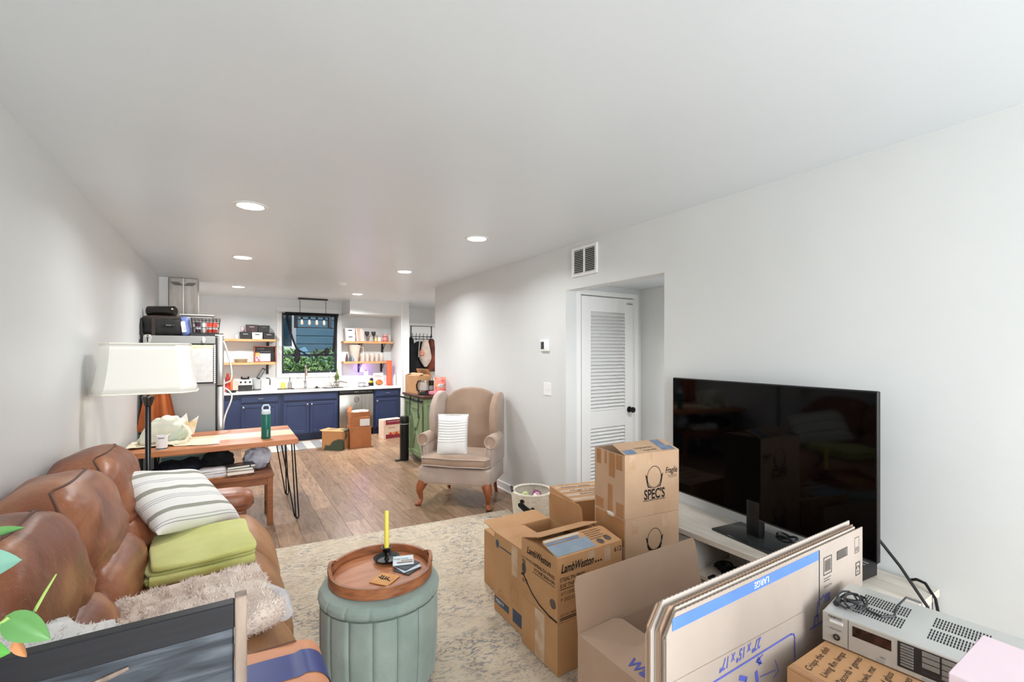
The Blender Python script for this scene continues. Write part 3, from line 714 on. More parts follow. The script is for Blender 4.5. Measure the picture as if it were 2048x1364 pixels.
# dish drying mat with items
t = q_world('dish_rack', 'grey wire dish rack with dark mat beside the sink', 'dish rack', (1.60, 8.66, CT))
q = B(); q.box(-0.17, 0.15, -0.12, 0.12, 0, 0.01, bev=0.003); obj('mat', q, BLKP, t)
WIRE = mat('grey_wire', (150, 140, 138), rough=0.4, metal=0.5)
q = B()
for z in (0.02, 0.075):
    q.tube([(-0.14, -0.1, z), (0.12, -0.1, z), (0.12, 0.1, z), (-0.14, 0.1, z)], 0.003, 5, closed=True)
for k in range(14):
    x = -0.14 + 0.02 * k; q.tube([(x, -0.1, 0.02), (x, -0.1, 0.075)], 0.002, 4); q.tube([(x, 0.1, 0.02), (x, 0.1, 0.075)], 0.002, 4)
obj('basket', q, WIRE, t)
for k, (x, y, rz_, lb) in enumerate(((1.56, 8.66, 12, 'white plate standing in the dish rack, sink side'), (1.61, 8.66, 20, 'white plate standing in the middle of the dish rack'), (1.66, 8.66, 28, 'white plate leaning in the dish rack, bottle side'))):
    tt = q_world('dinner_plate', lb, 'plate', (x, y, CT + 0.075))
    q = B(); q.lathe([(0, 0), (0.05, 0), (0.075, 0.012), (0.077, 0.014), (0.05, 0.004), (0, 0.004)], 24, m=Matrix.Rotation(R(rz_), 4, 'Y') @ Matrix.Rotation(R(70), 4, 'Y')); obj('plate', q, mat('white_ceramic', (0, 0, 0)), tt)
tt = q_world('cooking_pan', 'black-handled saucepan lying in the dish rack', 'pan', (1.66, 8.62, CT + 0.08))
q = B(); q.lathe([(0, 0), (0.05, 0), (0.052, 0.04), (0.049, 0.04), (0.047, 0.004), (0, 0.004)], 20); obj('bowl', q, STEEL, tt)
q = B(); q.tube([(0.05, 0, 0.035), (0.17, -0.03, 0.005)], 0.008, 8); obj('handle', q, mat('dark_red_handle', (70, 40, 36)), tt)
t = q_world('paper_towel_sheet', 'crumpled white cloth lying beside the dish rack', 'cloth', (1.80, 8.62, CT))
t.name = 'dish_cloth'
q = B(); q.sell((0, 0, 0.02), (0.1, 0.07, 0.02), 0.8, 0.8, 24, 10, nz=0.3, nf=3, seed=2); obj('cloth', q, mat('white_cloth', (236, 232, 228), rough=0.95), t)
GRN = mat('olive_bottle_glass', (70, 86, 34), (110, 120, 50), scale=8, rough=0.08)
t = q_world('olive_oil_bottle', 'tall olive green glass bottle beside the window casing', 'bottle', (1.70, 8.84, CT))
q = B(); q.lathe([(0, 0), (0.036, 0), (0.038, 0.01), (0.038, 0.2), (0.014, 0.26), (0.013, 0.33), (0, 0.33)], 20); obj('body', q, GRN, t)
t = q_world('flower_vase', 'clear narrow vase by the olive green bottle', 'vase', (1.60, 8.9, CT))
q = B(); q.lathe([(0, 0), (0.028, 0), (0.03, 0.1), (0.014, 0.2), (0.016, 0.28), (0.013, 0.28), (0, 0.2)], 18); obj('body', q, CLRM, t)
# paper towels + tray organiser
t = q_world('paper_towel_roll', 'white paper towel roll on a stand on the alcove counter', 'paper towel', (2.19, 8.70, CT))
q = B(); q.lathe([(0.012, 0.01), (0.04, 0.01), (0.04, 0.28), (0.012, 0.28)], 24); obj('roll', q, mat('paper_white', (246, 244, 242), (236, 232, 230), scale=30, rough=0.9), t)
q = B(); q.lathe([(0, 0), (0.06, 0), (0.06, 0.009), (0.006, 0.009), (0.006, 0.31), (0, 0.312)], 20); obj('stand', q, BLACKM, t)
t = q_world('wire_caddy', 'small black wire caddy beside the paper towel roll', 'caddy', (2.10, 8.62, CT))
q = B()
for z in (0.004, 0.07): q.tube([(-0.06, -0.04, z), (0.06, -0.04, z), (0.06, 0.05, z), (-0.06, 0.05, z)], 0.003, 5, closed=True)
for x, y in ((-0.06, -0.04), (0.06, -0.04), (0.06, 0.05), (-0.06, 0.05)): q.tube([(x, y, 0), (x, y, 0.07)], 0.003, 5)
obj('frame', q, BLACKM, t)
t = q_world('night_light', 'small night light glowing purple under the lower alcove shelf', 'light', (2.17, 8.985, 1.17))
q = B(); q.box(-0.03, 0.03, -0.03, 0.012, -0.05, 0.05, bev=0.01, seg=2); obj('glowing_shade', q, mat('purple_glow', (130, 90, 255), emit=6.0), t)
l = bpy.data.lights.new('night_light_lamp', 'POINT'); l.energy = 1.2; l.color = (0.35, 0.2, 1.0); l.shadow_soft_size = 0.04
o = bpy.data.objects.new('night_light_lamp', l); COL.objects.link(o); o.parent = t; o.location = (0, -0.06, 0.02)
t = q_world('fruit_bowl', 'dark bowl of yellow and green fruit on the alcove counter', 'bowl', (2.33, 8.80, CT))
q = B(); q.lathe([(0, 0), (0.05, 0), (0.085, 0.05), (0.08, 0.05), (0.05, 0.006), (0, 0.006)], 24); obj('bowl', q, BLACKM, t)
for k, (x, y, c) in enumerate(((2.30, 8.78, (226, 200, 60)), (2.35, 8.79, (120, 150, 60)), (2.33, 8.84, (230, 190, 70)), (2.32, 8.8, (60, 50, 44)))):
    tt = q_world('fruit', ['yellow lemon in the dark bowl', 'green lime in the dark bowl', 'second yellow fruit deeper in the dark bowl', 'dark avocado heaped above the other fruit in the bowl'][k], 'fruit', (x, y, CT + (0.05 if k < 3 else 0.1)))
    q = B(); q.sell((0, 0, 0.02), (0.034, 0.03, 0.03), 1, 1, 16, 10, nz=0.05); obj('skin', q, mat('fruit%d' % k, c, rough=0.4), tt)
# cookbook / magazine with a pie
t = q_world('food_magazine', 'white food magazine with a golden pie standing on the alcove counter', 'magazine', (2.42, 8.66, CT))
TL = Matrix.Rotation(R(-10), 4, 'X')
q = B(); q.box(-0.095, 0.095, 0, 0.012, 0, 0.245, bev=0.002, m=TL); obj('cover', q, mat('magazine_white', (244, 236, 228), rough=0.35), t)
q = B(); q.lathe([(0, 0), (0.062, 0), (0.062, 0.004), (0.05, 0.006), (0, 0.008)], 24, m=TL @ Matrix.Translation((0.01, -0.0005, 0.072)) @ Matrix.Rotation(R(90), 4, 'X') @ Matrix.Diagonal((1, .85, .4, 1))); obj('pie_print', q, mat('pie_print', (214, 130, 60), (150, 70, 30), scale=30, rough=0.5), t)
q = B(); q.prism([(x, y) for x, y in ring2d(0.01, 0.065, 0.07, 0.055)], -0.0008, 0.0, 'xz', m=TL); obj('pan_print', q, BLACK, t)
q = B()
for k in range(2): q.box(-0.07, 0.07 - 0.03 * k, -0.0012, 0, 0.17 + 0.03 * k, 0.18 + 0.03 * k, m=TL)
obj('title_print', q, mat('red_print', (206, 80, 66)), t)
t = q_world('terracotta_case', 'tall terracotta red paper bag roll standing in the alcove', 'container', (2.632, 8.70, CT))
q = B(); q.box(-0.045, 0.045, -0.045, 0.045, 0, 0.48, bev=0.014, seg=2); obj('body', q, mat('terracotta', (214, 106, 70), (200, 92, 60), scale=4, rough=0.75), t)
t['label'] = 'tall terracotta red container standing in the alcove corner'
t = q_world('spray_bottle', 'white bottle with dark dots next to the terracotta container', 'bottle', (2.712, 8.62, CT))
q = B(); q.lathe([(0, 0), (0.024, 0), (0.026, 0.01), (0.026, 0.14), (0.012, 0.19), (0.012, 0.21), (0, 0.21)], 16); obj('body', q, PLAST_W, t)
for z in (0.05, 0.1, 0.13):
    q = B(); q.sell((-0.004, -0.0245, z), (0.006, 0.003, 0.007), 1, 1, 8, 6); obj('dot', q, BLACK, t)

# --- curtain rod, sheer black curtain, chandelier
t = thing('curtain_rod', 'brushed metal curtain rod above the kitchen window', 'curtain rod', (1.275, 8.93, 2.205))
q = B(); q.tube([(-0.53, 0, 0), (0.53, 0, 0)], 0.009, 10)
for s_ in (-1, 1): q.lathe([(0, -0.02), (0.015, -0.015), (0.015, 0.015), (0, 0.02)], 12, m=Matrix.Translation((s_ * 0.54, 0, 0)) @ Matrix.Rotation(R(90), 4, 'Y')); q.box(s_ * 0.5 - 0.006, s_ * 0.5 + 0.006, 0.0, 0.07, -0.01, 0.01)
obj('rod', q, NICKEL, t)
SHEER = mat('sheer_black_cloth', (20, 22, 26), rough=0.9, alpha=0.6)
SHD = mat('gathered_black_cloth', (20, 20, 23), (34, 34, 38), scale=12, rough=0.9)
t = thing('sheer_curtain', 'sheer black tie-up curtain gathered at two points over the kitchen window', 'curtain', (1.29, 8.92, 2.2))
def cur(u, v):
    # u 0..1 across, v 0 top..1 bottom
    xa = -0.445 + 0.20 * max(0, v - 0.1) ** 1.4; xb = 0.445 - 0.06 * v
    x = xa + (xb - xa) * u
    k1, k2 = 0.22, 0.78
    d = min(abs(u - k1), abs(u - k2))
    zb = -0.70 - 0.06 * math.cos((u - 0.5) * 2 * math.pi * 0.9) + 0.09 * math.exp(-(d / 0.10) ** 2)
    fold = 0.012 * math.sin(u * 34) * (0.25 + v) + 0.02 * math.exp(-(d / 0.07) ** 2) * v
    return Vector((x, -0.02 - fold, zb * v + 0.01 * (1 - v)))
q = B(); q.grid(cur, 60, 24); obj('sheer_panel', q, SHEER, t)
q = B(); q.grid(lambda u, v: Vector((-0.45 + 0.9 * u, -0.018 + 0.012 * math.cos(v * 6.28), 0.012 - 0.055 * v)), 20, 8); obj('rod_pocket', q, SHD, t)
for (x, zt, l_) in ((-0.255, -0.63, 0.26), (0.245, -0.62, 0.13)):
    q = B(); q.sell((x, -0.03, zt - l_ / 2), (0.05 if l_ > .2 else .045, 0.025, l_ / 2), 0.9, 1, 20, 14, nz=0.35, nf=4, seed=x); obj('gathered_knot', q, SHD, t)
for s_ in (-1, 1):
    q = B(); q.grid(lambda u, v: Vector((s_ * (0.25 - 0.215 * math.sin(u * 1.5)) + 0.0, -0.045 - 0.02 * math.sin(v * 3.14), -0.66 - 0.13 * math.sin(u * 1.57) ** 1.3 + 0.035 * (v - .5))), 16, 5); obj('swag', q, SHD, t)
q = B(); q.grid(lambda u, v: Vector((-0.43 + 0.035 * v + 0.2 * max(0, u - 0.1) ** 1.4, -0.03 , -0.02 - 0.68 * u)), 14, 2); obj('side_hem', q, SHD, t)
q = B(); q.grid(lambda u, v: Vector((0.44 - 0.05 * v - 0.06 * u, -0.03, -0.02 - 0.68 * u)), 14, 2); obj('side_hem', q, SHD, t)
t = thing('linear_chandelier', 'black linear chandelier with four clear bulbs hanging before the window', 'chandelier', (1.26, 8.62, H))
q = B(); q.box(-0.24, 0.24, -0.04, 0.04, -0.025, 0, bev=0.004); obj('canopy', q, BLACKM, t)
for s_ in (-1, 1):
    q = B()
    for k in range(9):
        z = -0.03 - k * 0.03
        ring = [(0.007 * math.cos(a), 0, z - 0.015 + 0.018 * math.sin(a)) if k % 2 else (0, 0.007 * math.cos(a), z - 0.015 + 0.018 * math.sin(a)) for a in [R(x) for x in range(0, 360, 45)]]
        q.tube([(s_ * 0.21 + p[0], p[1], p[2]) for p in ring], 0.0025, 4, closed=True)
    obj('chain', q, BLACKM, t)
q = B()
q.box(-0.28, 0.28, -0.012, 0.012, -0.325, -0.30, bev=0.003)
for s_ in (-1, 1): q.box(s_ * 0.275 - 0.025, s_ * 0.275 + 0.025, -0.05, 0.05, -0.52, -0.31, bev=0.003)
q.box(-0.28, 0.28, -0.05, -0.035, -0.52, -0.505); q.box(-0.28, 0.28, 0.035, 0.05, -0.52, -0.505)
obj('frame', q, BLACKM, t)
BULB = mat('lit_bulb', (255, 214, 170), emit=3.0)
for k in range(4):
    x = -0.18 + 0.12 * k
    q = B(); q.lathe([(0.018, -0.325), (0.018, -0.37), (0, -0.37)], 14, c=(x, 0, 0)); s2 = obj('socket', q, BLACKM, t)
    q = B(); q.lathe([(0.012, -0.371), (0.016, -0.39), (0.026, -0.42), (0.026, -0.445), (0.014, -0.465), (0, -0.468)], 16, c=(x, 0, 0)); obj('bulb', q, mat('clear_bulb', (255, 235, 205), rough=0.05, alpha=0.4), s2)
    q = B(); q.tube([(x - 0.006, 0, -0.38), (x - 0.004, 0, -0.44), (x + 0.004, 0, -0.44), (x + 0.006, 0, -0.38)], 0.0025, 5); obj('filament', q, BULB, s2)

# --- fridge
FR = mat('fridge_side_grey', (158, 158, 155), (154, 154, 151), scale=2, rough=0.45, metal=0.1)
FX0, FX1, FY0, FY1, FH = -0.70, -0.115, 5.6, 6.36, 1.665
t = thing('refrigerator', 'tall grey stainless top-freezer refrigerator against the wall', 'refrigerator', (-0.38, 5.98, 0))
q = B(); q.box(FX0, FX1, FY0, FY1, 0.02, FH, bev=0.006); obj('body', q, FR, t, world=True)
q = B(); q.box(FX1 + 0.002, FX1 + 0.015, FY0 + 0.01, FY1 - 0.01, 0.04, FH - 0.01); obj('gasket', q, BLACK, t, world=True)
DM = mat('fridge_door_steel', (186, 184, 180), (172, 170, 166), scale=3, rough=0.3, metal=0.7)
def fhandle(d, z0, z1, sk_):
    q = B(); n_ = 18
    q.tube([(-0.045 + 0.075 * math.sin(math.pi * (i / n_) ** sk_) ** 0.8, FY0 + 0.06, z0 + (z1 - z0) * i / n_) for i in range(n_ + 1)], 0.0075, 8, flat=(0.8, 1.2)); obj('handle', q, mat('light_steel', (214, 214, 212), rough=0.25, metal=0.8), d, world=True)
q = B(); q.box(FX1 + 0.015, -0.045, FY0, FY1, 1.155, FH + 0.004, bev=0.012, seg=3); d = obj('freezer_door', q, DM, t, world=True); fhandle(d, 1.17, 1.62, 0.45)
q = B(); q.box(FX1 + 0.015, -0.045, FY0, FY1, 0.06, 1.145, bev=0.012, seg=3); d = obj('fridge_door', q, DM, t, world=True); fhandle(d, 0.70, 1.13, 2.6)
q = B(); q.box(-0.12, -0.03, FY0 + 0.02, FY0 + 0.1, FH + 0.004, FH + 0.02, bev=0.004); obj('hinge_cover', q, mat('light_steel', (0, 0, 0)), t, world=True)
# calendar + clip
t = thing('wall_calendar', 'white calendar with black scalloped border on the fridge side', 'calendar', (-0.225, 5.597, 1.39))
q = B(); q.box(-0.108, 0.108, -0.004, 0.0, -0.21, 0.2, bev=0.001); obj('backing', q, mat('black_print', (28, 28, 30), rough=0.7), t)
q = B()
for k in range(20):
    z = -0.2 + k * 0.02; q.lathe([(0, 0), (0.009, 0), (0.009, 0.002), (0, 0.002)], 8, m=Matrix.Translation((0.104, -0.004, z)) @ Matrix.Rotation(R(90), 4, 'X'))
obj('scallop', q, WP, t)
q = B(); q.box(-0.098, 0.09, -0.006, -0.004, -0.195, 0.15); obj('page', q, mat('calendar_page', (226, 226, 224), (214, 214, 213), scale=20, rough=0.7), t)
q = B(); q.box(-0.098, 0.092, -0.0065, -0.004, 0.15, 0.185); obj('header', q, mat('gold_print', (214, 198, 120), (240, 236, 220), scale=120, lo=0.45, hi=0.55), t)
q = B()
for k in range(1, 7): q.box(-0.098 + k * 0.027, -0.097 + k * 0.027, -0.0066, -0.006, -0.19, 0.14)
for k in range(1, 6): q.box(-0.098, 0.09, -0.0066, -0.006, 0.15 - k * 0.057, 0.151 - k * 0.057)
obj('grid_print', q, mat('pale_print', (196, 196, 196)), t)
t = thing('magnet_clip', 'white oval magnet holding the calendar on the fridge side', 'magnet', (-0.215, 5.59, 1.625))
q = B(); q.sell((0, -0.006, 0), (0.014, 0.012, 0.032), 0.9, 0.9, 14, 10); obj('clip', q, PLAST_W, t)
# range hood beyond the fridge
STV = mat('hood_steel', (150, 144, 138), (128, 122, 116), scale=2, rough=0.38, metal=0.85, stretch=(10, 10, 1))
t = thing('range_hood', 'stainless chimney range hood rising to the ceiling behind the fridge', 'range hood', (-0.5, 7.25, 1.62))
q = B(); q.box(-0.635, -0.335, 7.10, 7.40, 1.74, H - 0.001, bev=0.003); obj('chimney', q, STV, t, world=True)
q = B(); q.box(-0.488, -0.482, 7.092, 7.10, 1.8, H - 0.002); obj('seam', q, mat('light_steel', (0, 0, 0)), t, world=True)
for s_ in (-1, 1):
    q = B()
    for k in range(6):
        cx_ = -0.485 + s_ * 0.07 + (k - 2.5) * 0.016
        q.box(-0.0035, 0.0035, -0.002, 0.0, -0.03, 0.03, m=Matrix.Translation((cx_, 7.099, H - 0.075)) @ Matrix.Rotation(R(45 * s_), 4, 'Y'))
    obj('vent_slot', q, GAPSHADE, t, world=True)  # raised dark strips colour in the shade of the slots
q = B(); q.prism([(-0.72, 1.62), (-0.23, 1.62), (-0.23, 1.66), (-0.335, 1.74), (-0.72, 1.74)], 6.87, 7.63, 'xz', bev=0.003); obj('canopy', q, STV, t, world=True)
b = B(); b.box(XL, -0.64, 7.12, 7.40, 1.60, H); struct('wall_hood_chase', b, WHITE)

# things on the fridge
t = thing('duffel_bag', 'black soft cooler bag with logo patch on top of the fridge', 'bag', (-0.555, 5.80, FH))
BLKC = mat('black_nylon', (38, 38, 36), (24, 24, 24), scale=5, rough=0.7, bump=0.3, bscale=60)
q = B(); q.sell((0, 0, 0.095), (0.172, 0.155, 0.095), 0.35, 0.45, 36, 18, nz=0.06, nf=2.2); obj('body', q, BLKC, t)
q = B(); q.sell((0, 0, 0.175), (0.168, 0.15, 0.03), 0.6, 0.45, 32, 10, nz=0.06); obj('lid', q, mat('brown_black_nylon', (62, 50, 44), (40, 36, 34), scale=5, rough=0.7), t)
q = B(); q.tube([(-0.172, -0.11, 0.16), (-0.17, -0.15, 0.1), (-0.168, -0.15, 0.02), (-0.15, -0.155, -0.0)], 0.01, 6, flat=(1.5, .4)); obj('strap', q, BLKC, t)
q = B(); q.box(-0.085, -0.055, -0.163, -0.155, 0.0, 0.17, bev=0.002); obj('strap', q, mat('brown_black_nylon', (0, 0, 0)), t)
q = B(); q.prism(ring2d(0.055, 0.105, 0.05, 0.016), -0.163, -0.152, 'xz', bev=0.002); obj('patch', q, BLACK, t)
text(t, 'RTIC', (-0.525, 5.8 - 0.1635, FH + 0.098), (1, 0, 0), (0, 0, 1), h=0.014, m=GREYP)
t = thing('travel_speaker', 'shiny black cylindrical speaker lying on the cooler bag', 'speaker', (-0.57, 5.77, FH + 0.205))
mx = Matrix.Translation((0, 0, 0.045)) @ Matrix.Rotation(R(62), 4, 'Z') @ Matrix.Rotation(R(90), 4, 'X')
q = B(); q.lathe([(0, -0.13), (0.04, -0.13), (0.052, -0.12), (0.052, 0.12), (0.04, 0.13), (0, 0.13)], 28, m=mx); obj('body', q, mat('glossy_black_brown', (30, 24, 20), rough=0.15), t)
q = B(); q.lathe([(0.045, -0.131), (0.05, -0.128), (0.052, -0.118)], 28, m=mx); obj('end_ring', q, GREYP, t)
t = thing('water_jug', 'translucent blue plastic jug with white label on the fridge', 'jug', (-0.375, 5.76, FH))
q = B(); q.sell((0, 0, 0.1), (0.045, 0.09, 0.1), 0.4, 0.5, 24, 14, fn=lambda p, d: Vector((p.x - 0.12 * (p.z), p.y, p.z))); obj('body', q, mat('blue_plastic', (106, 122, 176), rough=0.3), t)
q = B(); q.box(-0.018, 0.018, -0.094, -0.088, 0.04, 0.15, m=Matrix.Rotation(R(-7), 4, 'Y')); obj('label', q, WP, t)
text(t, '5', (-0.383, 5.76 - 0.0945, FH + 0.06), (1, 0, 0), (0, 0, 1), h=0.03, m=GREYP)
t = thing('clear_bin', 'clear plastic tub behind the wire basket on the fridge', 'storage box', (-0.24, 6.05, FH))
q = B(); q.box(-0.19, 0.1, -0.13, 0.13, 0, 0.225, bev=0.03, seg=3); obj('body', q, mat('milky_plastic', (205, 202, 198), rough=0.25, alpha=0.75), t)
q = B(); q.box(-0.2, 0.11, -0.14, 0.14, 0.225, 0.24, bev=0.005); obj('lid', q, mat('milky_lid', (220, 216, 212), rough=0.3), t)
t = thing('wire_basket', 'black wire basket on a dark tray at the fridge front edge', 'basket', (-0.205, 5.74, FH))
q = B(); q.box(-0.13, 0.16, -0.1, 0.1, 0, 0.03, bev=0.004); obj('tray', q, BLKP, t)
q = B()
def rect(s_, z): return [(-0.12 * s_, -0.09 * s_, z), (0.13 * s_, -0.09 * s_, z), (0.13 * s_, 0.09 * s_, z), (-0.12 * s_, 0.09 * s_, z)]
for s_, z in ((0.88, 0.035), (0.93, 0.09), (0.97, 0.14), (1.0, 0.185), (1.0, 0.165)): q.tube(rect(s_, z), 0.0035, 5, closed=True)
for k in range(9):
    x = -0.12 + 0.03125 * k
    for sy in (-1, 1): q.tube([(x * 0.88, sy * 0.079, 0.035), (x, sy * 0.09, 0.185)], 0.0022, 4)
for k in range(6):
    y = -0.09 + 0.036 * k
    for sx in (-0.12, 0.13): q.tube([(sx * 0.88, y * .88, 0.035), (sx, y, 0.185)], 0.0022, 4)
obj('wire_cage', q, mat('brown_black_wire', (48, 36, 34), rough=0.5), t)
for k, (x, c) in enumerate(((-0.27, (60, 40, 50)), (-0.22, (230, 220, 215)), (-0.17, (214, 70, 50)), (-0.12, (224, 80, 60)))):
    tt = thing('snack_can', ['dark can in the wire basket on the fridge', 'white can in the wire basket on the fridge', 'red can in the middle of the wire basket', 'bright red can at the front corner of the wire basket'][k], 'can', (x, 5.74, FH + 0.03))
    q = B(); q.lathe([(0, 0), (0.022, 0), (0.024, 0.005), (0.024, 0.11), (0.02, 0.118), (0, 0.118)], 16); obj('body', q, mat('can%d' % k, c, rough=0.3), tt)
    q = B(); q.lathe([(0.0245, 0.045), (0.0245, 0.07)], 16); obj('band', q, WP, tt)

# ================================================================== LIVING ROOM
# --- rug
RUG = mat('distressed_rug', (214, 200, 178), (198, 181, 157), scale=7, rough=0.95, bump=0.5, bscale=300, lo=0.35, hi=0.7)
def rug_nodes(m):
    nt = m.node_tree; n = nt.nodes; L = nt.links; p = n['Principled BSDF']
    tc = n.new('ShaderNodeTexCoord'); base = p.inputs['Base Color'].links[0].from_socket
    mp = n.new('ShaderNodeMapping'); mp.inputs['Scale'].default_value = (1.0, 2.2, 1); L.new(tc.outputs['Object'], mp.inputs[0])
    t1 = n.new('ShaderNodeTexNoise'); t1.inputs['Scale'].default_value = 26; t1.inputs['Detail'].default_value = 3; t1.inputs['Distortion'].default_value = 1.2
    t2 = n.new('ShaderNodeTexNoise'); t2.inputs['Scale'].default_value = 3.2; t2.inputs['Detail'].default_value = 4
    L.new(mp.outputs[0], t1.inputs[0]); L.new(tc.outputs['Object'], t2.inputs[0])
    r1 = n.new('ShaderNodeValToRGB'); r1.color_ramp.elements[0].position = 0.515; r1.color_ramp.elements[1].position = 0.57
    r2 = n.new('ShaderNodeValToRGB'); r2.color_ramp.elements[0].position = 0.38; r2.color_ramp.elements[1].position = 0.62
    r2.color_ramp.elements[0].color = (0.25, 0.25, 0.25, 1)
    L.new(t1.outputs[0], r1.inputs[0]); L.new(t2.outputs[0], r2.inputs[0])
    mu = n.new('ShaderNodeMath'); mu.operation = 'MULTIPLY'; L.new(r1.outputs[0], mu.inputs[0]); L.new(r2.outputs[0], mu.inputs[1])
    mix = n.new('ShaderNodeMix'); mix.data_type = 'RGBA'; mix.inputs['B'].default_value = lin((112, 116, 122))
    m2 = n.new('ShaderNodeMath'); m2.operation = 'MULTIPLY'; m2.inputs[1].default_value = 0.8; L.new(mu.outputs[0], m2.inputs[0])
    L.new(m2.outputs[0], mix.inputs['Factor']); L.new(base, mix.inputs['A']); L.new(mix.outputs['Result'], p.inputs['Base Color'])
rug_nodes(RUG)
t = thing('area_rug', 'large cream rug with speckled grey distressed pattern on the wood floor', 'rug', (1.0, 2.2, 0.0), R(-5.5))
q = B(); q.grid(lambda u, v: Vector((-1.2 + 2.3 * u, -2.6 + 4.2 * v, 0.010 + 0.002 * noise.noise(Vector((u * 9, v * 14, 0))))), 40, 60)
q.box(-1.2, 1.1, -2.6, 1.6, 0.0005, 0.009); obj('pile', q, RUG, t)
t = thing('kitchen_mat', 'grey and white plaid woven mat in front of the sink cabinet', 'mat', (0.98, 7.98, 0.0))
q = B(); q.box(-0.45, 0.42, -0.34, 0.34, 0.0005, 0.008, bev=0.003)
pm = stripes('plaid_mat', (170, 166, 160), [(0, (172, 167, 160)), (0.14, (128, 126, 126)), (0.28, (174, 169, 162)), (0.42, (130, 128, 128)), (0.56, (172, 167, 160)), (0.7, (128, 126, 126)), (0.86, (170, 165, 157))], axis=0, scale=0.9)
obj('weave', q, pm, t)

# --- leather sofa
LEA = mat('brown_leather', (104, 58, 38), (178, 122, 86), c3=(142, 86, 58), scale=3.4, rough=0.38, bump=0.4, bscale=14, lo=0.3, hi=0.72, detail=7, dist=0.8)
LEB = mat('tan_worn_leather', (138, 94, 60), (180, 134, 92), c3=(158, 112, 76), scale=4.5, rough=0.45, bump=0.1, bscale=40, lo=0.3, hi=0.7, detail=8)
LED = mat('dark_leather_piping', (92, 58, 44), rough=0.5)
def worn(m, light, amt):
    """fine pale scratches and rubbed patches in the leather's own colour"""
    nt = m.node_tree; n = nt.nodes; L = nt.links; p = n['Principled BSDF']; base = p.inputs['Base Color'].links[0].from_socket
    tc = n.new('ShaderNodeTexCoord'); mp = n.new('ShaderNodeMapping'); mp.inputs['Scale'].default_value = (3, 9, 2.5); mp.inputs['Rotation'].default_value = (0.5, 0.3, 0.8)
    L.new(tc.outputs['Object'], mp.inputs[0])
    t1 = n.new('ShaderNodeTexNoise'); t1.inputs['Scale'].default_value = 3.5; t1.inputs['Detail'].default_value = 8; t1.inputs['Distortion'].default_value = 2.2; L.new(mp.outputs[0], t1.inputs[0])
    r = n.new('ShaderNodeValToRGB'); e = r.color_ramp.elements; e[0].position = 0.495; e[0].color = (0, 0, 0, 1); e[1].position = 0.505; e[1].color = (1, 1, 1, 1); e2 = e.new(0.515); e2.color = (0, 0, 0, 1)
    L.new(t1.outputs[0], r.inputs[0])
    mu = n.new('ShaderNodeMath'); mu.operation = 'MULTIPLY'; mu.inputs[1].default_value = amt; L.new(r.outputs[0], mu.inputs[0])
    mx = n.new('ShaderNodeMix'); mx.data_type = 'RGBA'; mx.inputs['B'].default_value = lin(light); L.new(mu.outputs[0], mx.inputs['Factor']); L.new(base, mx.inputs['A']); L.new(mx.outputs['Result'], p.inputs['Base Color'])
worn(LEA, (206, 166, 136), 0.28); worn(LEB, (204, 168, 132), 0.22)
sofa = thing('leather_sofa', 'worn brown leather recliner sofa with puffy back cushions against the wall', 'sofa', (-0.22, 2.35, 0))
q = B(); q.box(-0.69, 0.17, 1.28, 3.50, 0.03, 0.27, bev=0.03, seg=2); q.box(-0.70, -0.50, 1.28, 3.50, 0.2, 0.86, bev=0.05, seg=2); obj('frame', q, LEA, sofa, world=True)
seats = [(1.55, 2.13), (2.13, 2.75), (2.75, 3.32)]
def wr(amp, fy, fz, sd):
    def f(p, d):
        n_ = noise.noise(Vector((d.x * 1.5 + sd, d.y * fy, d.z * fz)))
        return p * (1 + amp * n_)
    return f
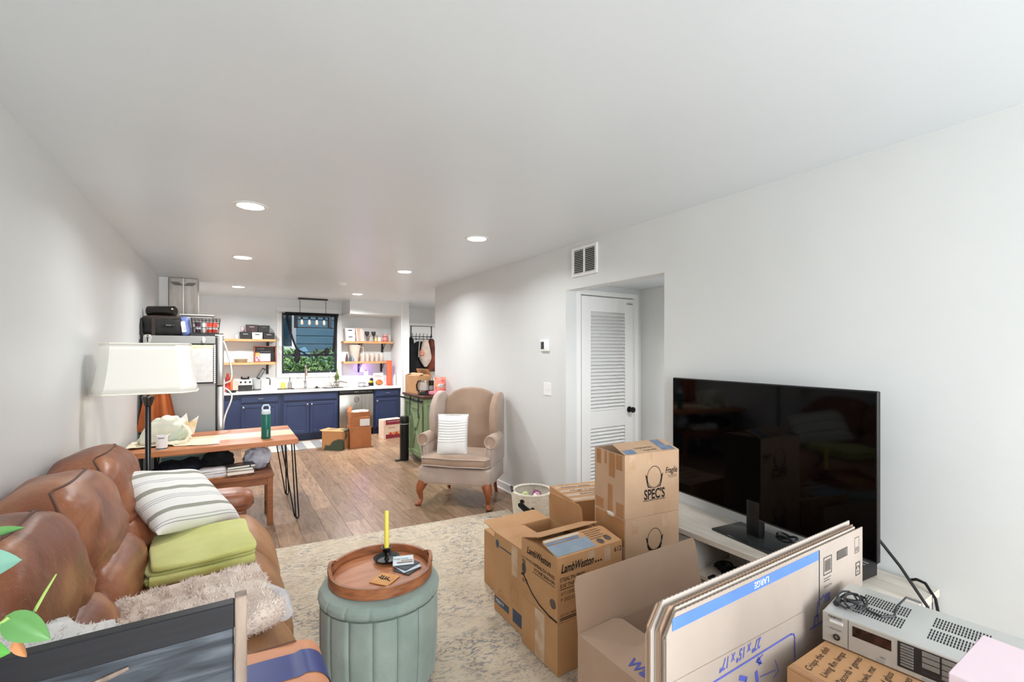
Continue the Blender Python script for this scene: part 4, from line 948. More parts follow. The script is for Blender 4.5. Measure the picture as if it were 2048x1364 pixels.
for k, (ya, yb) in enumerate(seats):
    yc, hw = (ya + yb) / 2, (yb - ya) / 2
    # seat cushion with waterfall front
    def seatf(p, d, k=k):
        z = p.z
        if p.x > 0.16: z -= 0.10 * ((p.x - 0.16) / 0.12) ** 1.5
        z += 0.008 * noise.noise(Vector((p.x * 9 + k, p.y * 7, 1)))
        return Vector((p.x, p.y, z))
    q = B(); q.sell((-0.08, yc, 0.385), (0.33, hw - 0.004, 0.125), 0.42, 0.28, 48, 22, fn=seatf); s_ = obj('seat_cushion', q, LEB, sofa, world=True, ang=60)
    q = B(); q.tube([(-0.3, yb - 0.004, 0.455), (0.05, yb - 0.004, 0.462), (0.13, yb - 0.004, 0.45)], 0.006, 6); obj('seam', q, LED, s_, world=True)
    # front footrest panel
    q = B(); q.sell((0.175, yc, 0.2), (0.06, hw - 0.006, 0.15), 0.35, 0.25, 32, 14, nz=0.01); obj('footrest_panel', q, LEB, sofa, world=True)
    # lumbar roll
    q = B(); q.sell((-0.455, yc, 0.565), (0.145, hw + 0.005, 0.15), 0.75, 0.45, 44, 20, fn=wr(0.06, 3, 2, k * 3.1), m=Matrix.Rotation(R(-12), 4, 'Y')); o = obj('lumbar_cushion', q, LEA, sofa, world=True, ang=70)
    # upper back pillow
    def pil(p, d, k=k):
        e_ = 0.012 * math.sin(d.z * 26 + 3 * math.sin(d.y * 5 + k)) * max(0, 1 - abs(d.z + 0.55) * 2.2)
        n_ = 0.06 * noise.noise(Vector((d.x * 1.6 + k * 5, d.y * 2.6, d.z * 2.2)))
        p = p * (1 + n_); p.x += e_
        return p
    q = B(); q.sell((-0.56, yc + 0.015, 0.79), (0.165, hw + 0.02, 0.225), 0.72, 0.5, 56, 30, fn=pil, m=Matrix.Rotation(R(-14), 4, 'Y')); o = obj('back_cushion', q, LEA, sofa, world=True, ang=70)
    # gathered seam running over the top and down both sides, on the cushion's own surface
    rm = Matrix.Rotation(R(-14), 3, 'Y')
    def surf(ph, th):
        pw = lambda v, e: math.copysign(abs(v) ** e, v)
        d = Vector((pw(math.cos(ph), .72) * pw(math.cos(th), .5), pw(math.cos(ph), .72) * pw(math.sin(th), .5), pw(math.sin(ph), .72)))
        p = pil(Vector((d.x * 0.165, d.y * (hw + 0.02), d.z * 0.225)), d) * 1.004
        p = rm @ p
        return (p.x - 0.56, p.y + yc + 0.015, p.z + 0.79)
    q = B(); pts = [surf(R(-35 + 6 * i), R(-66)) for i in range(16)] + [surf(R(58), R(-66 + 8 * i)) for i in range(1, 16)] + [surf(R(58 - 6 * i), R(66)) for i in range(1, 16)]
    q.tube(pts, 0.0045, 6); obj('piping', q, LED, o, world=True)
for (ya, yb, nm) in ((3.32, 3.54, 'far'), (1.26, 1.55, 'near')):
    yc, hw = (ya + yb) / 2, (yb - ya) / 2
    top = 0.62 if nm == 'far' else 0.55
    q = B(); q.box(-0.62, 0.10, ya + 0.02, yb - 0.02, 0.03, top - 0.09, bev=0.04, seg=2); a_ = obj('arm', q, LEA, sofa, world=True)
    q = B(); q.sell((-0.22, yc, top - 0.07), (0.36, hw, 0.075), 0.55, 0.4, 40, 16, nz=0.02); obj('arm_pad', q, LEA, a_, world=True)
    q = B(); q.tube([(-0.3, ya + 0.01, top - 0.085), (0.08, ya + 0.008, top - 0.085), (0.135, ya + 0.05, top - 0.085), (0.14, yb - 0.05, top - 0.085)], 0.006, 6); obj('piping', q, LED, a_, world=True)

# striped throw pillow
PS = [(0, (226, 224, 220))]
def band(c, w_, col): PS.extend([(c - w_ / 2, col), (c + w_ / 2, (226, 224, 220))])
G1, G2 = (150, 150, 138), (128, 132, 138)
for c, w_, col in ((0.07, 0.006, G2), (0.10, 0.006, G2), (0.22, 0.05, G1), (0.36, 0.006, G2), (0.385, 0.006, G2), (0.41, 0.006, G2), (0.53, 0.055, G1), (0.66, 0.006, G2), (0.685, 0.006, G2), (0.80, 0.055, G1), (0.92, 0.006, G2), (0.945, 0.006, G2)): band(c, w_, col)
def pillow_fn(W_, H_, T_, sgn, pinch=0.08, wrk=0.0, sd=0.0):
    def f(u, v):
        a, c = 2 * u - 1, 2 * v - 1
        x = W_ / 2 * a * (1 - pinch * (1 - c * c)); y = H_ / 2 * c * (1 - pinch * (1 - a * a))
        z = sgn * T_ / 2 * (max(0, 1 - a ** 4) ** 0.55) * (max(0, 1 - c ** 4) ** 0.55)
        if wrk: z += sgn * wrk * noise.noise(Vector((x * 9 + sd, y * 9, sgn))) * (1 - max(abs(a), abs(c)) ** 6)
        return Vector((x, y, z))
    return f
def pillow(name, label, loc, rot, W_, H_, T_, m, pinch=0.08, wrk=0.015, sd=0.0, sub=None):
    t = thing(name, label, 'pillow', loc)
    mx = Euler(rot).to_matrix().to_4x4()
    q = B()
    q.grid(pillow_fn(W_, H_, T_, 1, pinch, wrk, sd), 28, 28); q.grid(pillow_fn(W_, H_, T_, -1, pinch, wrk, sd), 28, 28)
    bmesh.ops.remove_doubles(q.bm, verts=q.bm.verts[:], dist=1e-5)
    o = obj('cover', q, m, t, ang=80); o.rotation_euler = rot
    return t, o, mx
SP = mat('striped_linen', (226, 224, 220), rough=0.95, bump=0.25, bscale=500)
def many_stripes(m, stops, axis, scale):
    nt = m.node_tree; n = nt.nodes; L = nt.links
    tc = n.new('ShaderNodeTexCoord'); sx = n.new('ShaderNodeSeparateXYZ'); L.new(tc.outputs['Object'], sx.inputs[0])
    mr = n.new('ShaderNodeMapRange'); mr.inputs['From Min'].default_value = -scale / 2; mr.inputs['From Max'].default_value = scale / 2
    L.new(sx.outputs[axis], mr.inputs['Value'])
    prev = None
    base = stops[0][1]
    col = None
    for i in range(1, len(stops), 2):
        c0, colr = stops[i]; c1 = stops[i + 1][0]
        cmp_ = n.new('ShaderNodeMath'); cmp_.operation = 'COMPARE'; cmp_.inputs[1].default_value = (c0 + c1) / 2; cmp_.inputs[2].default_value = (c1 - c0) / 2
        L.new(mr.outputs[0], cmp_.inputs[0])
        mx = n.new('ShaderNodeMix'); mx.data_type = 'RGBA'; mx.inputs['A'].default_value = lin(base); mx.inputs['B'].default_value = lin(colr)
        if col is not None: L.new(col, mx.inputs['A'])
        L.new(cmp_.outputs[0], mx.inputs['Factor']); col = mx.outputs['Result']
    L.new(col, n['Principled BSDF'].inputs['Base Color'])
many_stripes(SP, PS, 1, 0.45)
pillow('striped_pillow', 'off-white throw pillow with grey stripes leaning on the far sofa cushions', (-0.226, 3.046, 0.707), (0.614, 0.214, 0.833), 0.53, 0.45, 0.15, SP, 0.06, 0.012)

# folded lime blanket
LIME = mat('lime_fleece', (216, 216, 136), (202, 204, 116), scale=7, rough=0.98, bump=0.5, bscale=350, sheen=0.3)
t = thing('folded_blanket', 'folded lime green fleece blanket on the middle sofa seat', 'blanket', (-0.105, 2.70, 0.51), R(5))
def fold(x0, x1, y0, y1, z0, z1, sd):
    q = B(); q.sell(((x0 + x1) / 2, (y0 + y1) / 2, (z0 + z1) / 2), ((x1 - x0) / 2, (y1 - y0) / 2, (z1 - z0) / 2), 0.35, 0.16, 56, 14,
                    fn=lambda p, d: p + Vector((0.012 * noise.noise(Vector((p.y * 6 + sd, 0, 0))), 0.012 * noise.noise(Vector((p.x * 7, sd, 0))), 0.014 * noise.noise(Vector((p.x * 5 + sd, p.y * 5, 0))) * (1 if d.z > 0 else 0.2)))); return q
obj('lower_fold', fold(-0.22, 0.20, -0.25, 0.25, -0.005, 0.028, 1.0), LIME, t, ang=70)
obj('middle_fold', fold(-0.215, 0.205, -0.235, 0.25, 0.024, 0.052, 2.5), LIME, t, ang=70)
q = fold(-0.205, 0.20, -0.245, 0.24, 0.048, 0.078, 4.5); obj('upper_fold', q, LIME, t, ang=70)
q = B(); q.tube([(-0.20, -0.25, 0.018), (0.0, -0.255, 0.016), (0.19, -0.24, 0.02)], [0.022, 0.02, 0.018], 12, flat=(1, 1.1)); obj('rolled_edge', q, LIME, t, ang=70)

# faux fur throw
FURC = mat('cream_faux_fur', (232, 218, 206), (206, 186, 172), scale=10, rough=1.0, bump=0.7, bscale=120, lo=0.35, hi=0.7)
FURT = mat('fur_tuft', (240, 230, 222), (216, 196, 184), scale=14, rough=1.0, lo=0.35, hi=0.7)
t = thing('fur_throw', 'crumpled cream faux fur throw on the sofa seat behind the black framed panel', 'blanket', (-0.13, 2.0, 0.508), R(14))
def fur_f(p, d):
    z = p.z + (0.012 * math.sin(p.x * 62) * math.cos(p.y * 20 + 1) + 0.03 * noise.noise(Vector((p.x * 5, p.y * 5, 2)))) * (1 if d.z > -0.2 else 0)
    return Vector((p.x, p.y, z))
q = B(); q.sell((0, 0.0, 0.045), (0.28, 0.235, 0.052), 0.5, 0.3, 72, 26, fn=fur_f)
rr = random.Random(3)
def tufts(src, n_, ln):
    src.faces.ensure_lookup_table(); g = B(); F = src.faces
    areas = [f.calc_area() for f in F]; ch = rr.choices(range(len(F)), weights=areas, k=n_)
    src.normal_update()
    for i in ch:
        f = F[i]; vs = [v.co for v in f.verts]; wts = [rr.random() + 0.05 for _ in vs]; s_ = sum(wts)
        p = sum((v * (x / s_) for v, x in zip(vs, wts)), Vector()); nn = f.normal
        if nn.dot(p - Vector((0, 0, 0.03))) < 0: nn = -nn
        dr = (nn + Vector((rr.uniform(-.9, .9), rr.uniform(-.9, .9), rr.uniform(-.3, .5)))).normalized()
        sd = dr.cross(Vector((rr.uniform(-1, 1), rr.uniform(-1, 1), rr.uniform(-1, 1)))).normalized() * 0.0022
        l_ = ln * rr.uniform(0.5, 1.2)
        g.bm.faces.new([g.bm.verts.new(p - sd), g.bm.verts.new(p + sd), g.bm.verts.new(p + dr * l_)])
    return g
g = tufts(q.bm, 9000, 0.016)
obj('throw_body', q, FURC, t, ang=80)
o = obj('fur_pile', g, FURT, t, smooth=False); o['kind'] = 'stuff'
q = B(); q.sell((0.215, -0.10, 0.03), (0.065, 0.1, 0.035), 0.8, 0.6, 30, 12, nz=0.1, nf=3); q.tube([(0.27, -0.19, 0.02), (0.285, -0.1, 0.04), (0.275, 0.02, 0.03)], [0.028, 0.034, 0.028], 12); obj('rolled_lining', q, mat('grey_lining', (206, 202, 202), (188, 184, 186), scale=12, rough=0.95, bump=0.3), t, ang=70)

# tan leather flap with navy band over the near seat
TAN = mat('peach_tan_leather', (216, 150, 112), (208, 140, 100), scale=3, rough=0.5)
NVB = mat('navy_band', (46, 60, 122), (54, 70, 136), scale=3, rough=0.4)
t = thing('leather_tote', 'tan leather flat tote with a broad navy band on the near sofa arm', 'bag', (0.0, 1.43, 0.56))
def drape(y0, y1, dz):
    def f(u, v):
        s_ = u * 0.62
        if s_ < 0.42: x, z = -0.24 + s_, 0.0 + 0.01 * math.sin(s_ * 7)
        else:
            a = min((s_ - 0.42) / 0.09, math.pi / 2); x = 0.18 + 0.075 * math.sin(a); z = 0.008 - 0.075 * (1 - math.cos(a)) - max(0, s_ - 0.42 - 0.09 * math.pi / 2)
        return Vector((x + (dz if s_ > .45 else 0), y0 + (y1 - y0) * v, z + dz))
    return f
q = B(); q.grid(drape(-0.17, 0.185, 0.005), 30, 8); q.grid(drape(-0.17, 0.185, -0.004), 30, 8); obj('body', q, TAN, t)
q = B(); q.grid(drape(0.005, 0.125, 0.007), 30, 6); obj('band', q, NVB, t)
q = B(); q.tube([(0.262, 0.18, -0.15), (0.262, 0.18, -0.07), (0.24, 0.182, -0.02), (0.18, 0.184, 0.012), (-0.2, 0.184, 0.01)], 0.003, 5); obj('stitched_edge', q, LED, t)

# white fluffy throw hanging near the panel
t = thing('sherpa_throw', 'white fluffy sherpa throw peeking over the black framed panel', 'blanket', (-0.43, 1.36, 0.60))
q = B(); q.sell((0, 0, 0.10), (0.23, 0.13, 0.20), 0.6, 0.5, 56, 22, nz=0.12, nf=5); g = tufts(q.bm, 3500, 0.012)
obj('throw_body', q, mat('white_sherpa', (240, 236, 232), rough=1.0, bump=0.6, bscale=150), t, ang=80); o = obj('sherpa_pile', g, mat('white_sherpa', (0, 0, 0)), t, smooth=False); o['kind'] = 'stuff'

# --- black framed board cabinet close to the camera
t = thing('plank_screen', 'dark weathered plank screen framed in black standing behind the sofa end', 'screen', (-0.335, 1.015, 0))
BW = mat('black_stained_wood', (28, 30, 36), (18, 19, 24), scale=8, rough=0.45, stretch=(1, 10, 10))
GW = mat('weathered_blue_grey_wood', (98, 104, 112), (34, 38, 45), c3=(60, 66, 74), scale=7, rough=0.6, stretch=(0.7, 1, 7), lo=0.3, hi=0.7, detail=8, dist=0.8)
PW_ = mat('pale_raw_wood', (176, 158, 142), (120, 104, 92), scale=6, rough=0.55, stretch=(6, 6, 0.6), lo=0.35, hi=0.7, detail=7)
q = B(); q.box(-0.375, 0.345, -0.013, 0.012, 0.983, 1.031, bev=0.002); q.box(-0.375, 0.345, -0.013, 0.012, 0.003, 0.06, bev=0.002); q.box(-0.375, -0.345, -0.013, 0.012, 0.06, 0.983, bev=0.002); obj('frame', q, BW, t)
q = B(); q.box(0.345, 0.365, -0.015, 0.014, 0.003, 1.04, bev=0.002); obj('end_post', q, PW_, t)
for k in range(7):
    z0 = 0.06 + k * 0.1321
    q = B(); q.box(-0.344, 0.344, -0.003, 0.008, z0, z0 + 0.1305, bev=0.003); o = obj('plank', q, GW, t)
for x in (-0.34, 0.31):
    q = B(); q.box(x, x + 0.03, -0.10, 0.10, 0.0, 0.03, bev=0.003); obj('foot', q, BW, t)
q = B(); q.tube([(0.02, -0.006, 0.945), (0.09, -0.006, 0.952), (0.14, -0.006, 0.95), (0.19, -0.006, 0.962)], [0.004, 0.007, 0.006, 0.003], 6); obj('splinter', q, PW_, t)

# --- potted pothos on a stand
t = thing('potted_plant', 'green leafy plant on a tall stand whose vines reach before the dark bookcase', 'plant', (-0.50, 0.70, 0.0))
q = B()
for a in (0, 120, 240):
    q.tube([(0.11 * math.cos(R(a)), 0.11 * math.sin(R(a)), 0.86), (0.15 * math.cos(R(a)), 0.15 * math.sin(R(a)), 0.0)], 0.009, 8)
q.lathe([(0, 0.86), (0.13, 0.86), (0.13, 0.88), (0, 0.88)], 24); obj('stand', q, BLACKM, t)
q = B(); q.lathe([(0, 0.882), (0.075, 0.882), (0.1, 1.04), (0.105, 1.05), (0.09, 1.05), (0.085, 1.02), (0, 1.02)], 28); obj('pot', q, mat('terracotta_pot', (190, 110, 80), rough=0.8), t)
q = B(); q.lathe([(0, 1.03), (0.083, 1.022), (0.083, 1.0)], 20); obj('soil', q, mat('soil', (50, 38, 30), rough=1), t)
VINE = mat('vine_green', (150, 176, 96), rough=0.6)
LF = [mat('fresh_leaf', (104, 152, 88), (84, 134, 72), scale=12, rough=0.35), mat('blue_green_leaf', (126, 168, 150), (108, 152, 134), scale=12, rough=0.4), mat('deep_leaf', (60, 130, 50), (96, 170, 70), scale=12, rough=0.35)]
def leaf(loc, L_, W_, rot, m, parent):
    q = B()
    def f(u, v):
        c = 2 * v - 1; w_ = W_ * 0.5 * (math.sin(math.pi * u ** 0.8) ** 0.8) if 0 < u < 1 else 0
        return Vector((L_ * u, w_ * c, 0.12 * L_ * abs(c) * w_ / (W_ * .5 + 1e-6) - 0.2 * L_ * u * u))
    q.grid(f, 12, 6); q.grid(lambda u, v: f(u, v) + Vector((0, 0, -0.0008)), 12, 6)
    bmesh.ops.transform(q.bm, matrix=Euler(rot).to_matrix().to_4x4(), verts=q.bm.verts[:])
    o = obj('leaf', q, m, parent, world=False, ang=80); o.location = loc; return o
def wl_(x, y, z): return (x + 0.50, y - 0.70, z)
leaf(wl_(-0.285, 0.84, 1.232), 0.062, 0.044, (R(65), R(-10), R(-25)), LF[1], t)
leaf(wl_(-0.246, 0.85, 1.160), 0.060, 0.034, (R(55), R(32), R(-30)), LF[0], t)
leaf(wl_(-0.290, 0.85, 1.135), 0.058, 0.036, (R(60), R(10), R(-30)), LF[2], t)
leaf(wl_(-0.275, 0.85, 1.255), 0.06, 0.02, (R(40), R(-30), R(-30)), LF[0], t)
rr = random.Random(11)
for k in range(16):
    a = rr.uniform(80, 330); e_ = rr.uniform(0.07, 0.16)
    leaf((e_ * math.cos(R(a)), e_ * math.sin(R(a)), 1.06 + rr.uniform(-0.02, 0.14)), 0.08, 0.055, (rr.uniform(-.5, .5), rr.uniform(-.5, .3), R(a)), LF[k % 3], t)
q = B()
q.tube([(0, 0, 1.02), (0.06, 0.05, 1.13), (0.15, 0.11, 1.17), (0.205, 0.14, 1.235)], 0.003, 6)
q.tube([(0, 0, 1.02), (0.1, 0.06, 1.10), (0.2, 0.13, 1.115), (0.258, 0.148, 1.158)], 0.0028, 6)
q.tube([(0.281, 0.15, 1.158), (0.291, 0.15, 1.18), (0.302, 0.15, 1.202)], [0.0022, 0.0018, 0.001], 6)
q.tube([(0, 0, 1.02), (0.12, 0.08, 1.08), (0.21, 0.15, 1.12)], 0.0028, 6)
for k in range(8):
    a = k * 40 + 90; q.tube([(0, 0, 1.02), (0.07 * math.cos(R(a)), 0.07 * math.sin(R(a)), 1.10)], 0.0025, 5)
obj('vine', q, VINE, t)
leaf(wl_(-0.236, 0.85, 1.128), 0.03, 0.015, (R(80), R(75), R(-30)), mat('dry_leaf', (196, 136, 90), rough=0.8), t)

# --- floor lamp
t = thing('floor_lamp', 'tall black floor lamp with a white paneled shade behind the sofa arm', 'lamp', (-0.44, 3.73, 0))
q = B(); q.lathe([(0, 0), (0.13, 0), (0.135, 0.012), (0.11, 0.024), (0.03, 0.034), (0.02, 0.06), (0, 0.06)], 32); obj('base', q, BLACKM, t)
q = B(); q.lathe([(0.016, 0.05), (0.016, 0.62), (0.019, 0.625), (0.019, 0.64), (0.016, 0.645), (0.016, 1.15)], 18); obj('pole', q, mat('glossy_black', (18, 18, 19), rough=0.15), t)
q = B(); q.lathe([(0.012, 1.15), (0.02, 1.155), (0.034, 1.205), (0.034, 1.215), (0.03, 1.22), (0.01, 1.225), (0.01, 1.30)], 20); obj('collar', q, mat('smoky_metal', (84, 80, 76), rough=0.2, metal=0.9), t)
q = B(); q.lathe([(0.006, 1.26), (0.006, 1.565), (0, 1.565)], 8); q.tube([(-0.2, 0, 1.558), (0.2, 0, 1.558)], 0.003, 5); q.tube([(0, -0.12, 1.558), (0, 0.12, 1.558)], 0.003, 5); obj('harp', q, NICKEL, t)
q = B(); q.lathe([(0, 1.565), (0.012, 1.566), (0.018, 1.58), (0.022, 1.60), (0.014, 1.615), (0, 1.618)], 14); obj('finial', q, CLR, t)
SHA = mat('white_lampshade', (236, 234, 226), rough=0.9)
p_ = SHA.node_tree.nodes['Principled BSDF']; p_.inputs['Emission Color'].default_value = lin((255, 250, 236)); p_.inputs['Emission Strength'].default_value = 0.0
q = B()
def oct_(w_, d_, z): return [(w_ * 0.72, -d_, z), (w_ * 0.86, -d_ * 0.78, z), (w_, -d_ * 0.52, z), (w_, d_ * 0.52, z), (w_ * 0.86, d_ * 0.78, z), (w_ * 0.72, d_, z), (-w_ * 0.72, d_, z), (-w_ * 0.86, d_ * 0.78, z), (-w_, d_ * 0.52, z), (-w_, -d_ * 0.52, z), (-w_ * 0.86, -d_ * 0.78, z), (-w_ * 0.72, -d_, z)]
rings = []
for k in range(9):
    s_ = k / 8; w_ = 0.262 - 0.040 * s_ - 0.008 * math.sin(s_ * math.pi); d_ = 0.20 - 0.03 * s_ - 0.006 * math.sin(s_ * math.pi)
    rings.append([q.bm.verts.new(v) for v in oct_(w_, d_, 1.247 + 0.308 * s_)])
for a, c in zip(rings, rings[1:]):
    for i in range(12): q.bm.faces.new((a[i], a[(i + 1) % 12], c[(i + 1) % 12], c[i]))
sh = obj('lamp_shade', q, SHA, t, ang=14); md = sh.modifiers.new('thick', 'SOLIDIFY'); md.thickness = 0.002
for z, s_ in ((1.247, 0), (1.555, 1)):
    q = B(); q.tube(oct_(0.263 - 0.040 * s_, 0.201 - 0.03 * s_, z), 0.004, 6, closed=True); obj('shade_trim', q, mat('shade_trim', (240, 236, 222), rough=0.9), sh)
l = bpy.data.lights.new('bulb', 'POINT'); l.energy = 0.7; l.color = (1, 0.9, 0.74); l.shadow_soft_size = 0.05
o = bpy.data.objects.new('bulb', l); COL.objects.link(o); o.parent = t; o.location = (0, 0, 1.42)

# --- hairpin table
t = thing('console_table', 'long striped wood table on black hairpin legs along the fridge side', 'table', (-0.075, 4.89, 0))
WCOL = [((200, 134, 90), (172, 104, 66)), ((194, 128, 86), (166, 100, 64)), ((234, 212, 172), (222, 194, 150)), ((236, 216, 178), (224, 198, 154)), ((176, 110, 76), (150, 90, 60)), ((188, 122, 82), (164, 100, 66))]
ys = [4.45, 4.58, 4.68, 4.83, 4.97, 5.10, 5.30]
ys = [4.45, 4.62, 4.74, 4.90, 5.05, 5.17, 5.33]
for k in range(6):
    q = B(); q.box(-0.68, 0.53, ys[k] + 0.0006, ys[k + 1] - 0.0006, 0.685, 0.73, bev=0.004)
    obj('board', q, mat('table_wood%d' % k, WCOL[k][0], WCOL[k][1], scale=4, rough=0.4, stretch=(1.2, 9, 9), lo=0.3, hi=0.7, detail=6), t, world=True)
for (x, y, sx, sy) in ((0.44, 4.56, 1, -1), (0.44, 5.22, 1, 1), (-0.56, 4.56, -1, -1), (-0.56, 5.22, -1, 1)):
    fx, fy = x + 0.085 * sx, y + 0.07 * sy
    q = B()
    for (ax, ay) in ((-0.09 * sx, 0.0), (0.0, -0.09 * sy)):
        q.tube([(x + ax + 0.05 * sx, y + ay + 0.045 * sy, 0.682), (fx - 0.012 * sx + ax * .1, fy - 0.012 * sy, 0.03), (fx, fy, 0.006), (fx + 0.008 * sx, fy + 0.002, 0.012)], 0.0055, 8)
    q.tube([(x + 0.06 * sx, y + 0.055 * sy, 0.682), (fx + 0.012 * sx, fy + 0.01 * sy, 0.025), (fx, fy, 0.006)], 0.0055, 8)
    q.box(min(x - 0.06 * sx, x + 0.08 * sx), max(x - 0.06 * sx, x + 0.08 * sx), y - 0.06, y + 0.06, 0.680, 0.684); obj('leg', q, BLACKM, t, world=True)
# table runner
t = thing('table_runner', 'cream cloth runner crumpled along the striped table to its wall end', 'runner', (-0.45, 4.85, 0.73))
def run(u, v):
    s_ = u * 0.62
    x = -0.685 + s_ if s_ > 0.02 else -0.687
    return Vector((x + 0.45, -0.26 + 0.34 * v + 0.05 * math.sin(u * 5), 0.004 + 0.012 * max(0, noise.noise(Vector((u * 8, v * 3, 0)))) + (0.01 if u < .5 else 0)))
q = B(); q.grid(run, 40, 12)
q.grid(lambda u, v: Vector((-0.242 - 0.004 * math.sin(u * 3), -0.26 + 0.3 * v, 0.008 - 0.12 * u)), 8, 8)
obj('cloth', q, mat('cream_cloth', (236, 226, 200), (222, 208, 180), scale=9, rough=0.95, bump=0.3), t)
# canvas bag
t = thing('canvas_tote', 'pale green and pink canvas tote slumped on the table wall end', 'bag', (-0.475, 4.80, 0.745))
CAN = mat('pale_print_canvas', (226, 226, 208), (172, 206, 188), c3=(214, 216, 200), scale=7, rough=0.95, bump=0.4, bscale=30, lo=0.3, hi=0.75)
def bagf(p, d):
    n_ = 0.22 * noise.noise(Vector((d.x * 2.2, d.y * 2, d.z * 2.5 + 4))) + 0.07 * noise.noise(Vector((d.x * 7, d.y * 7, d.z * 7)))
    p = p * (1 + n_); k_ = (d.z + 1) / 2
    p.x = p.x * (1.15 - 0.55 * k_) + 0.05 * k_
    return p
q = B(); q.sell((0, 0, 0.10), (0.17, 0.10, 0.12), 0.75, 0.7, 48, 26, fn=bagf); obj('body', q, CAN, t, ang=50)
q = B(); q.tube([(0.11, -0.05, 0.16), (0.18, -0.08, 0.13), (0.205, -0.1, 0.07), (0.17, -0.12, 0.01), (0.06, -0.13, 0.005)], 0.012, 6, flat=(1.2, .3)); obj('handle', q, mat('cream_strap', (236, 228, 206), rough=0.9), t)
q = B(); q.tube([(0.08, -0.07, 0.1), (0.03, -0.12, 0.05), (0.05, -0.14, 0.01), (0.12, -0.13, 0.012)], 0.012, 6, flat=(1.2, .3)); obj('handle', q, mat('cream_strap', (0, 0, 0)), t)
t = thing('paper_package', 'crumpled tan and white paper sticking out behind the canvas tote', 'paper', (-0.36, 4.93, 0.745))
q = B(); q.prism([(0, 0), (0.1, 0.03), (0.135, 0.19), (0.06, 0.13), (0.045, 0.22), (0.0, 0.17), (-0.04, 0.20), (-0.05, 0.05)], -0.012, 0.012, 'xz', bev=0.004); obj('paper', q, mat('kraft_white_paper', (238, 232, 226), (226, 190, 130), scale=9, rough=0.8, lo=0.45, hi=0.6), t)
t = thing('ceramic_mug', 'white straight-sided mug with black base print in front of the tote', 'mug', (-0.45, 4.545, 0.73))
q = B(); q.lathe([(0, 0), (0.038, 0), (0.038, 0.11), (0.034, 0.11), (0.034, 0.008), (0, 0.008)], 24); obj('body', q, mat('white_mug', (238, 236, 236), rough=0.25), t)
q = B(); q.lathe([(0.0385, 0.004), (0.0385, 0.012)], 24); q.box(-0.02, 0.02, -0.0392, -0.037, 0.09, 0.095); obj('print', q, BLACK, t)
# water bottle
t = thing('water_bottle', 'dark green insulated water bottle with pale loop lid on the striped table', 'bottle', (0.285, 4.62, 0.73))
TEAL = mat('green_powder_coat', (18, 106, 92), (16, 98, 86), scale=4, rough=0.35)
q = B(); q.lathe([(0, 0), (0.036, 0), (0.038, 0.004), (0.038, 0.205), (0.034, 0.215), (0.034, 0.22), (0, 0.22)], 28); obj('body', q, TEAL, t)
q = B(); q.lathe([(0.035, 0.218), (0.037, 0.222), (0.036, 0.248), (0.028, 0.256), (0, 0.256)], 24); ld = obj('lid', q, mat('pale_blue_plastic', (214, 228, 236), rough=0.35), t)
q = B(); q.tube([(-0.026, 0, 0.25), (-0.03, 0, 0.275), (-0.018, 0, 0.298), (0.018, 0, 0.298), (0.03, 0, 0.275), (0.026, 0, 0.25)], 0.007, 8); obj('loop', q, mat('pale_blue_plastic', (0, 0, 0)), ld)
text(t, 'OWALA', (0.30, 4.62 - 0.0392, 0.75), (0, 0, 1), (-1, 0, 0), h=0.012, m=mat('pale_blue_plastic', (0, 0, 0)))

# --- bench with things on it
BEN = mat('bench_wood', (160, 102, 68), (134, 82, 52), scale=4, rough=0.4, stretch=(1.5, 8, 8), lo=0.3, hi=0.7)
t = thing('wooden_bench', 'brown wooden bench standing under the hairpin table edge', 'bench', (-0.05, 4.66, 0))
for k in range(3):
    q = B(); q.box(-0.42, 0.335, 4.46 + 0.135 * k, 4.593 + 0.135 * k, 0.415, 0.45, bev=0.003); obj('board', q, BEN, t, world=True)
q = B(); q.box(-0.38, 0.31, 4.475, 4.495, 0.355, 0.414); q.box(-0.38, 0.31, 4.825, 4.845, 0.355, 0.414); obj('apron', q, BEN, t, world=True)
for x in (-0.41, 0.285):
    for y in (4.47, 4.80):
        q = B(); q.box(x, x + 0.045, y, y + 0.045, 0.0, 0.414, bev=0.003); obj('leg', q, BEN, t, world=True)
    q = B(); q.box(x + 0.01, x + 0.035, 4.515, 4.80, 0.08, 0.12, bev=0.002); obj('stretcher', q, BEN, t, world=True)
def heap(name, label, cat, c, r, m, seed, e1=0.8, e2=0.8, nz=0.3, nf=2.6, rz=0.0):
    t = thing(name, label, cat, c, rz)
    q = B(); q.sell((0, 0, r[2]), r, e1, e2, 44, 22, nz=nz, nf=nf, seed=seed, fn=lambda p, d: Vector((p.x, p.y, max(p.z, -r[2])))); obj('cloth', q, m, t, ang=50)
    return t
heap('crumpled_jacket', 'dark navy crumpled jacket at the wall end of the bench', 'jacket', (-0.34, 4.66, 0.451), (0.17, 0.16, 0.075), NAVYF, 1.0)
t = heap('baseball_cap', 'black cap resting on the dark jacket at mid bench', 'cap', (-0.08, 4.775, 0.455), (0.125, 0.09, 0.09), BLACKF, 5.0, 0.9, 1, 0.12)
t = thing('white_towel', 'folded white towel on the bench before the black cap', 'towel', (-0.115, 4.545, 0.451))
for k in range(4):
    q = B(); q.sell((0, 0, 0.014 + 0.019 * k), (0.115 - 0.004 * k, 0.07, 0.012), 0.4, 0.25, 40, 8, fn=lambda p, d, k=k: p + Vector((0, 0, 0.008 * noise.noise(Vector((p.x * 12 + k, p.y * 12, 0)))))); obj('fold', q, mat('white_towel', (240, 236, 238), (230, 226, 230), scale=20, rough=0.95, bump=0.3), t, ang=60)
t = thing('wooden_tray', 'rough wood board beneath the books on the bench edge', 'board', (0.02, 4.515, 0.451))
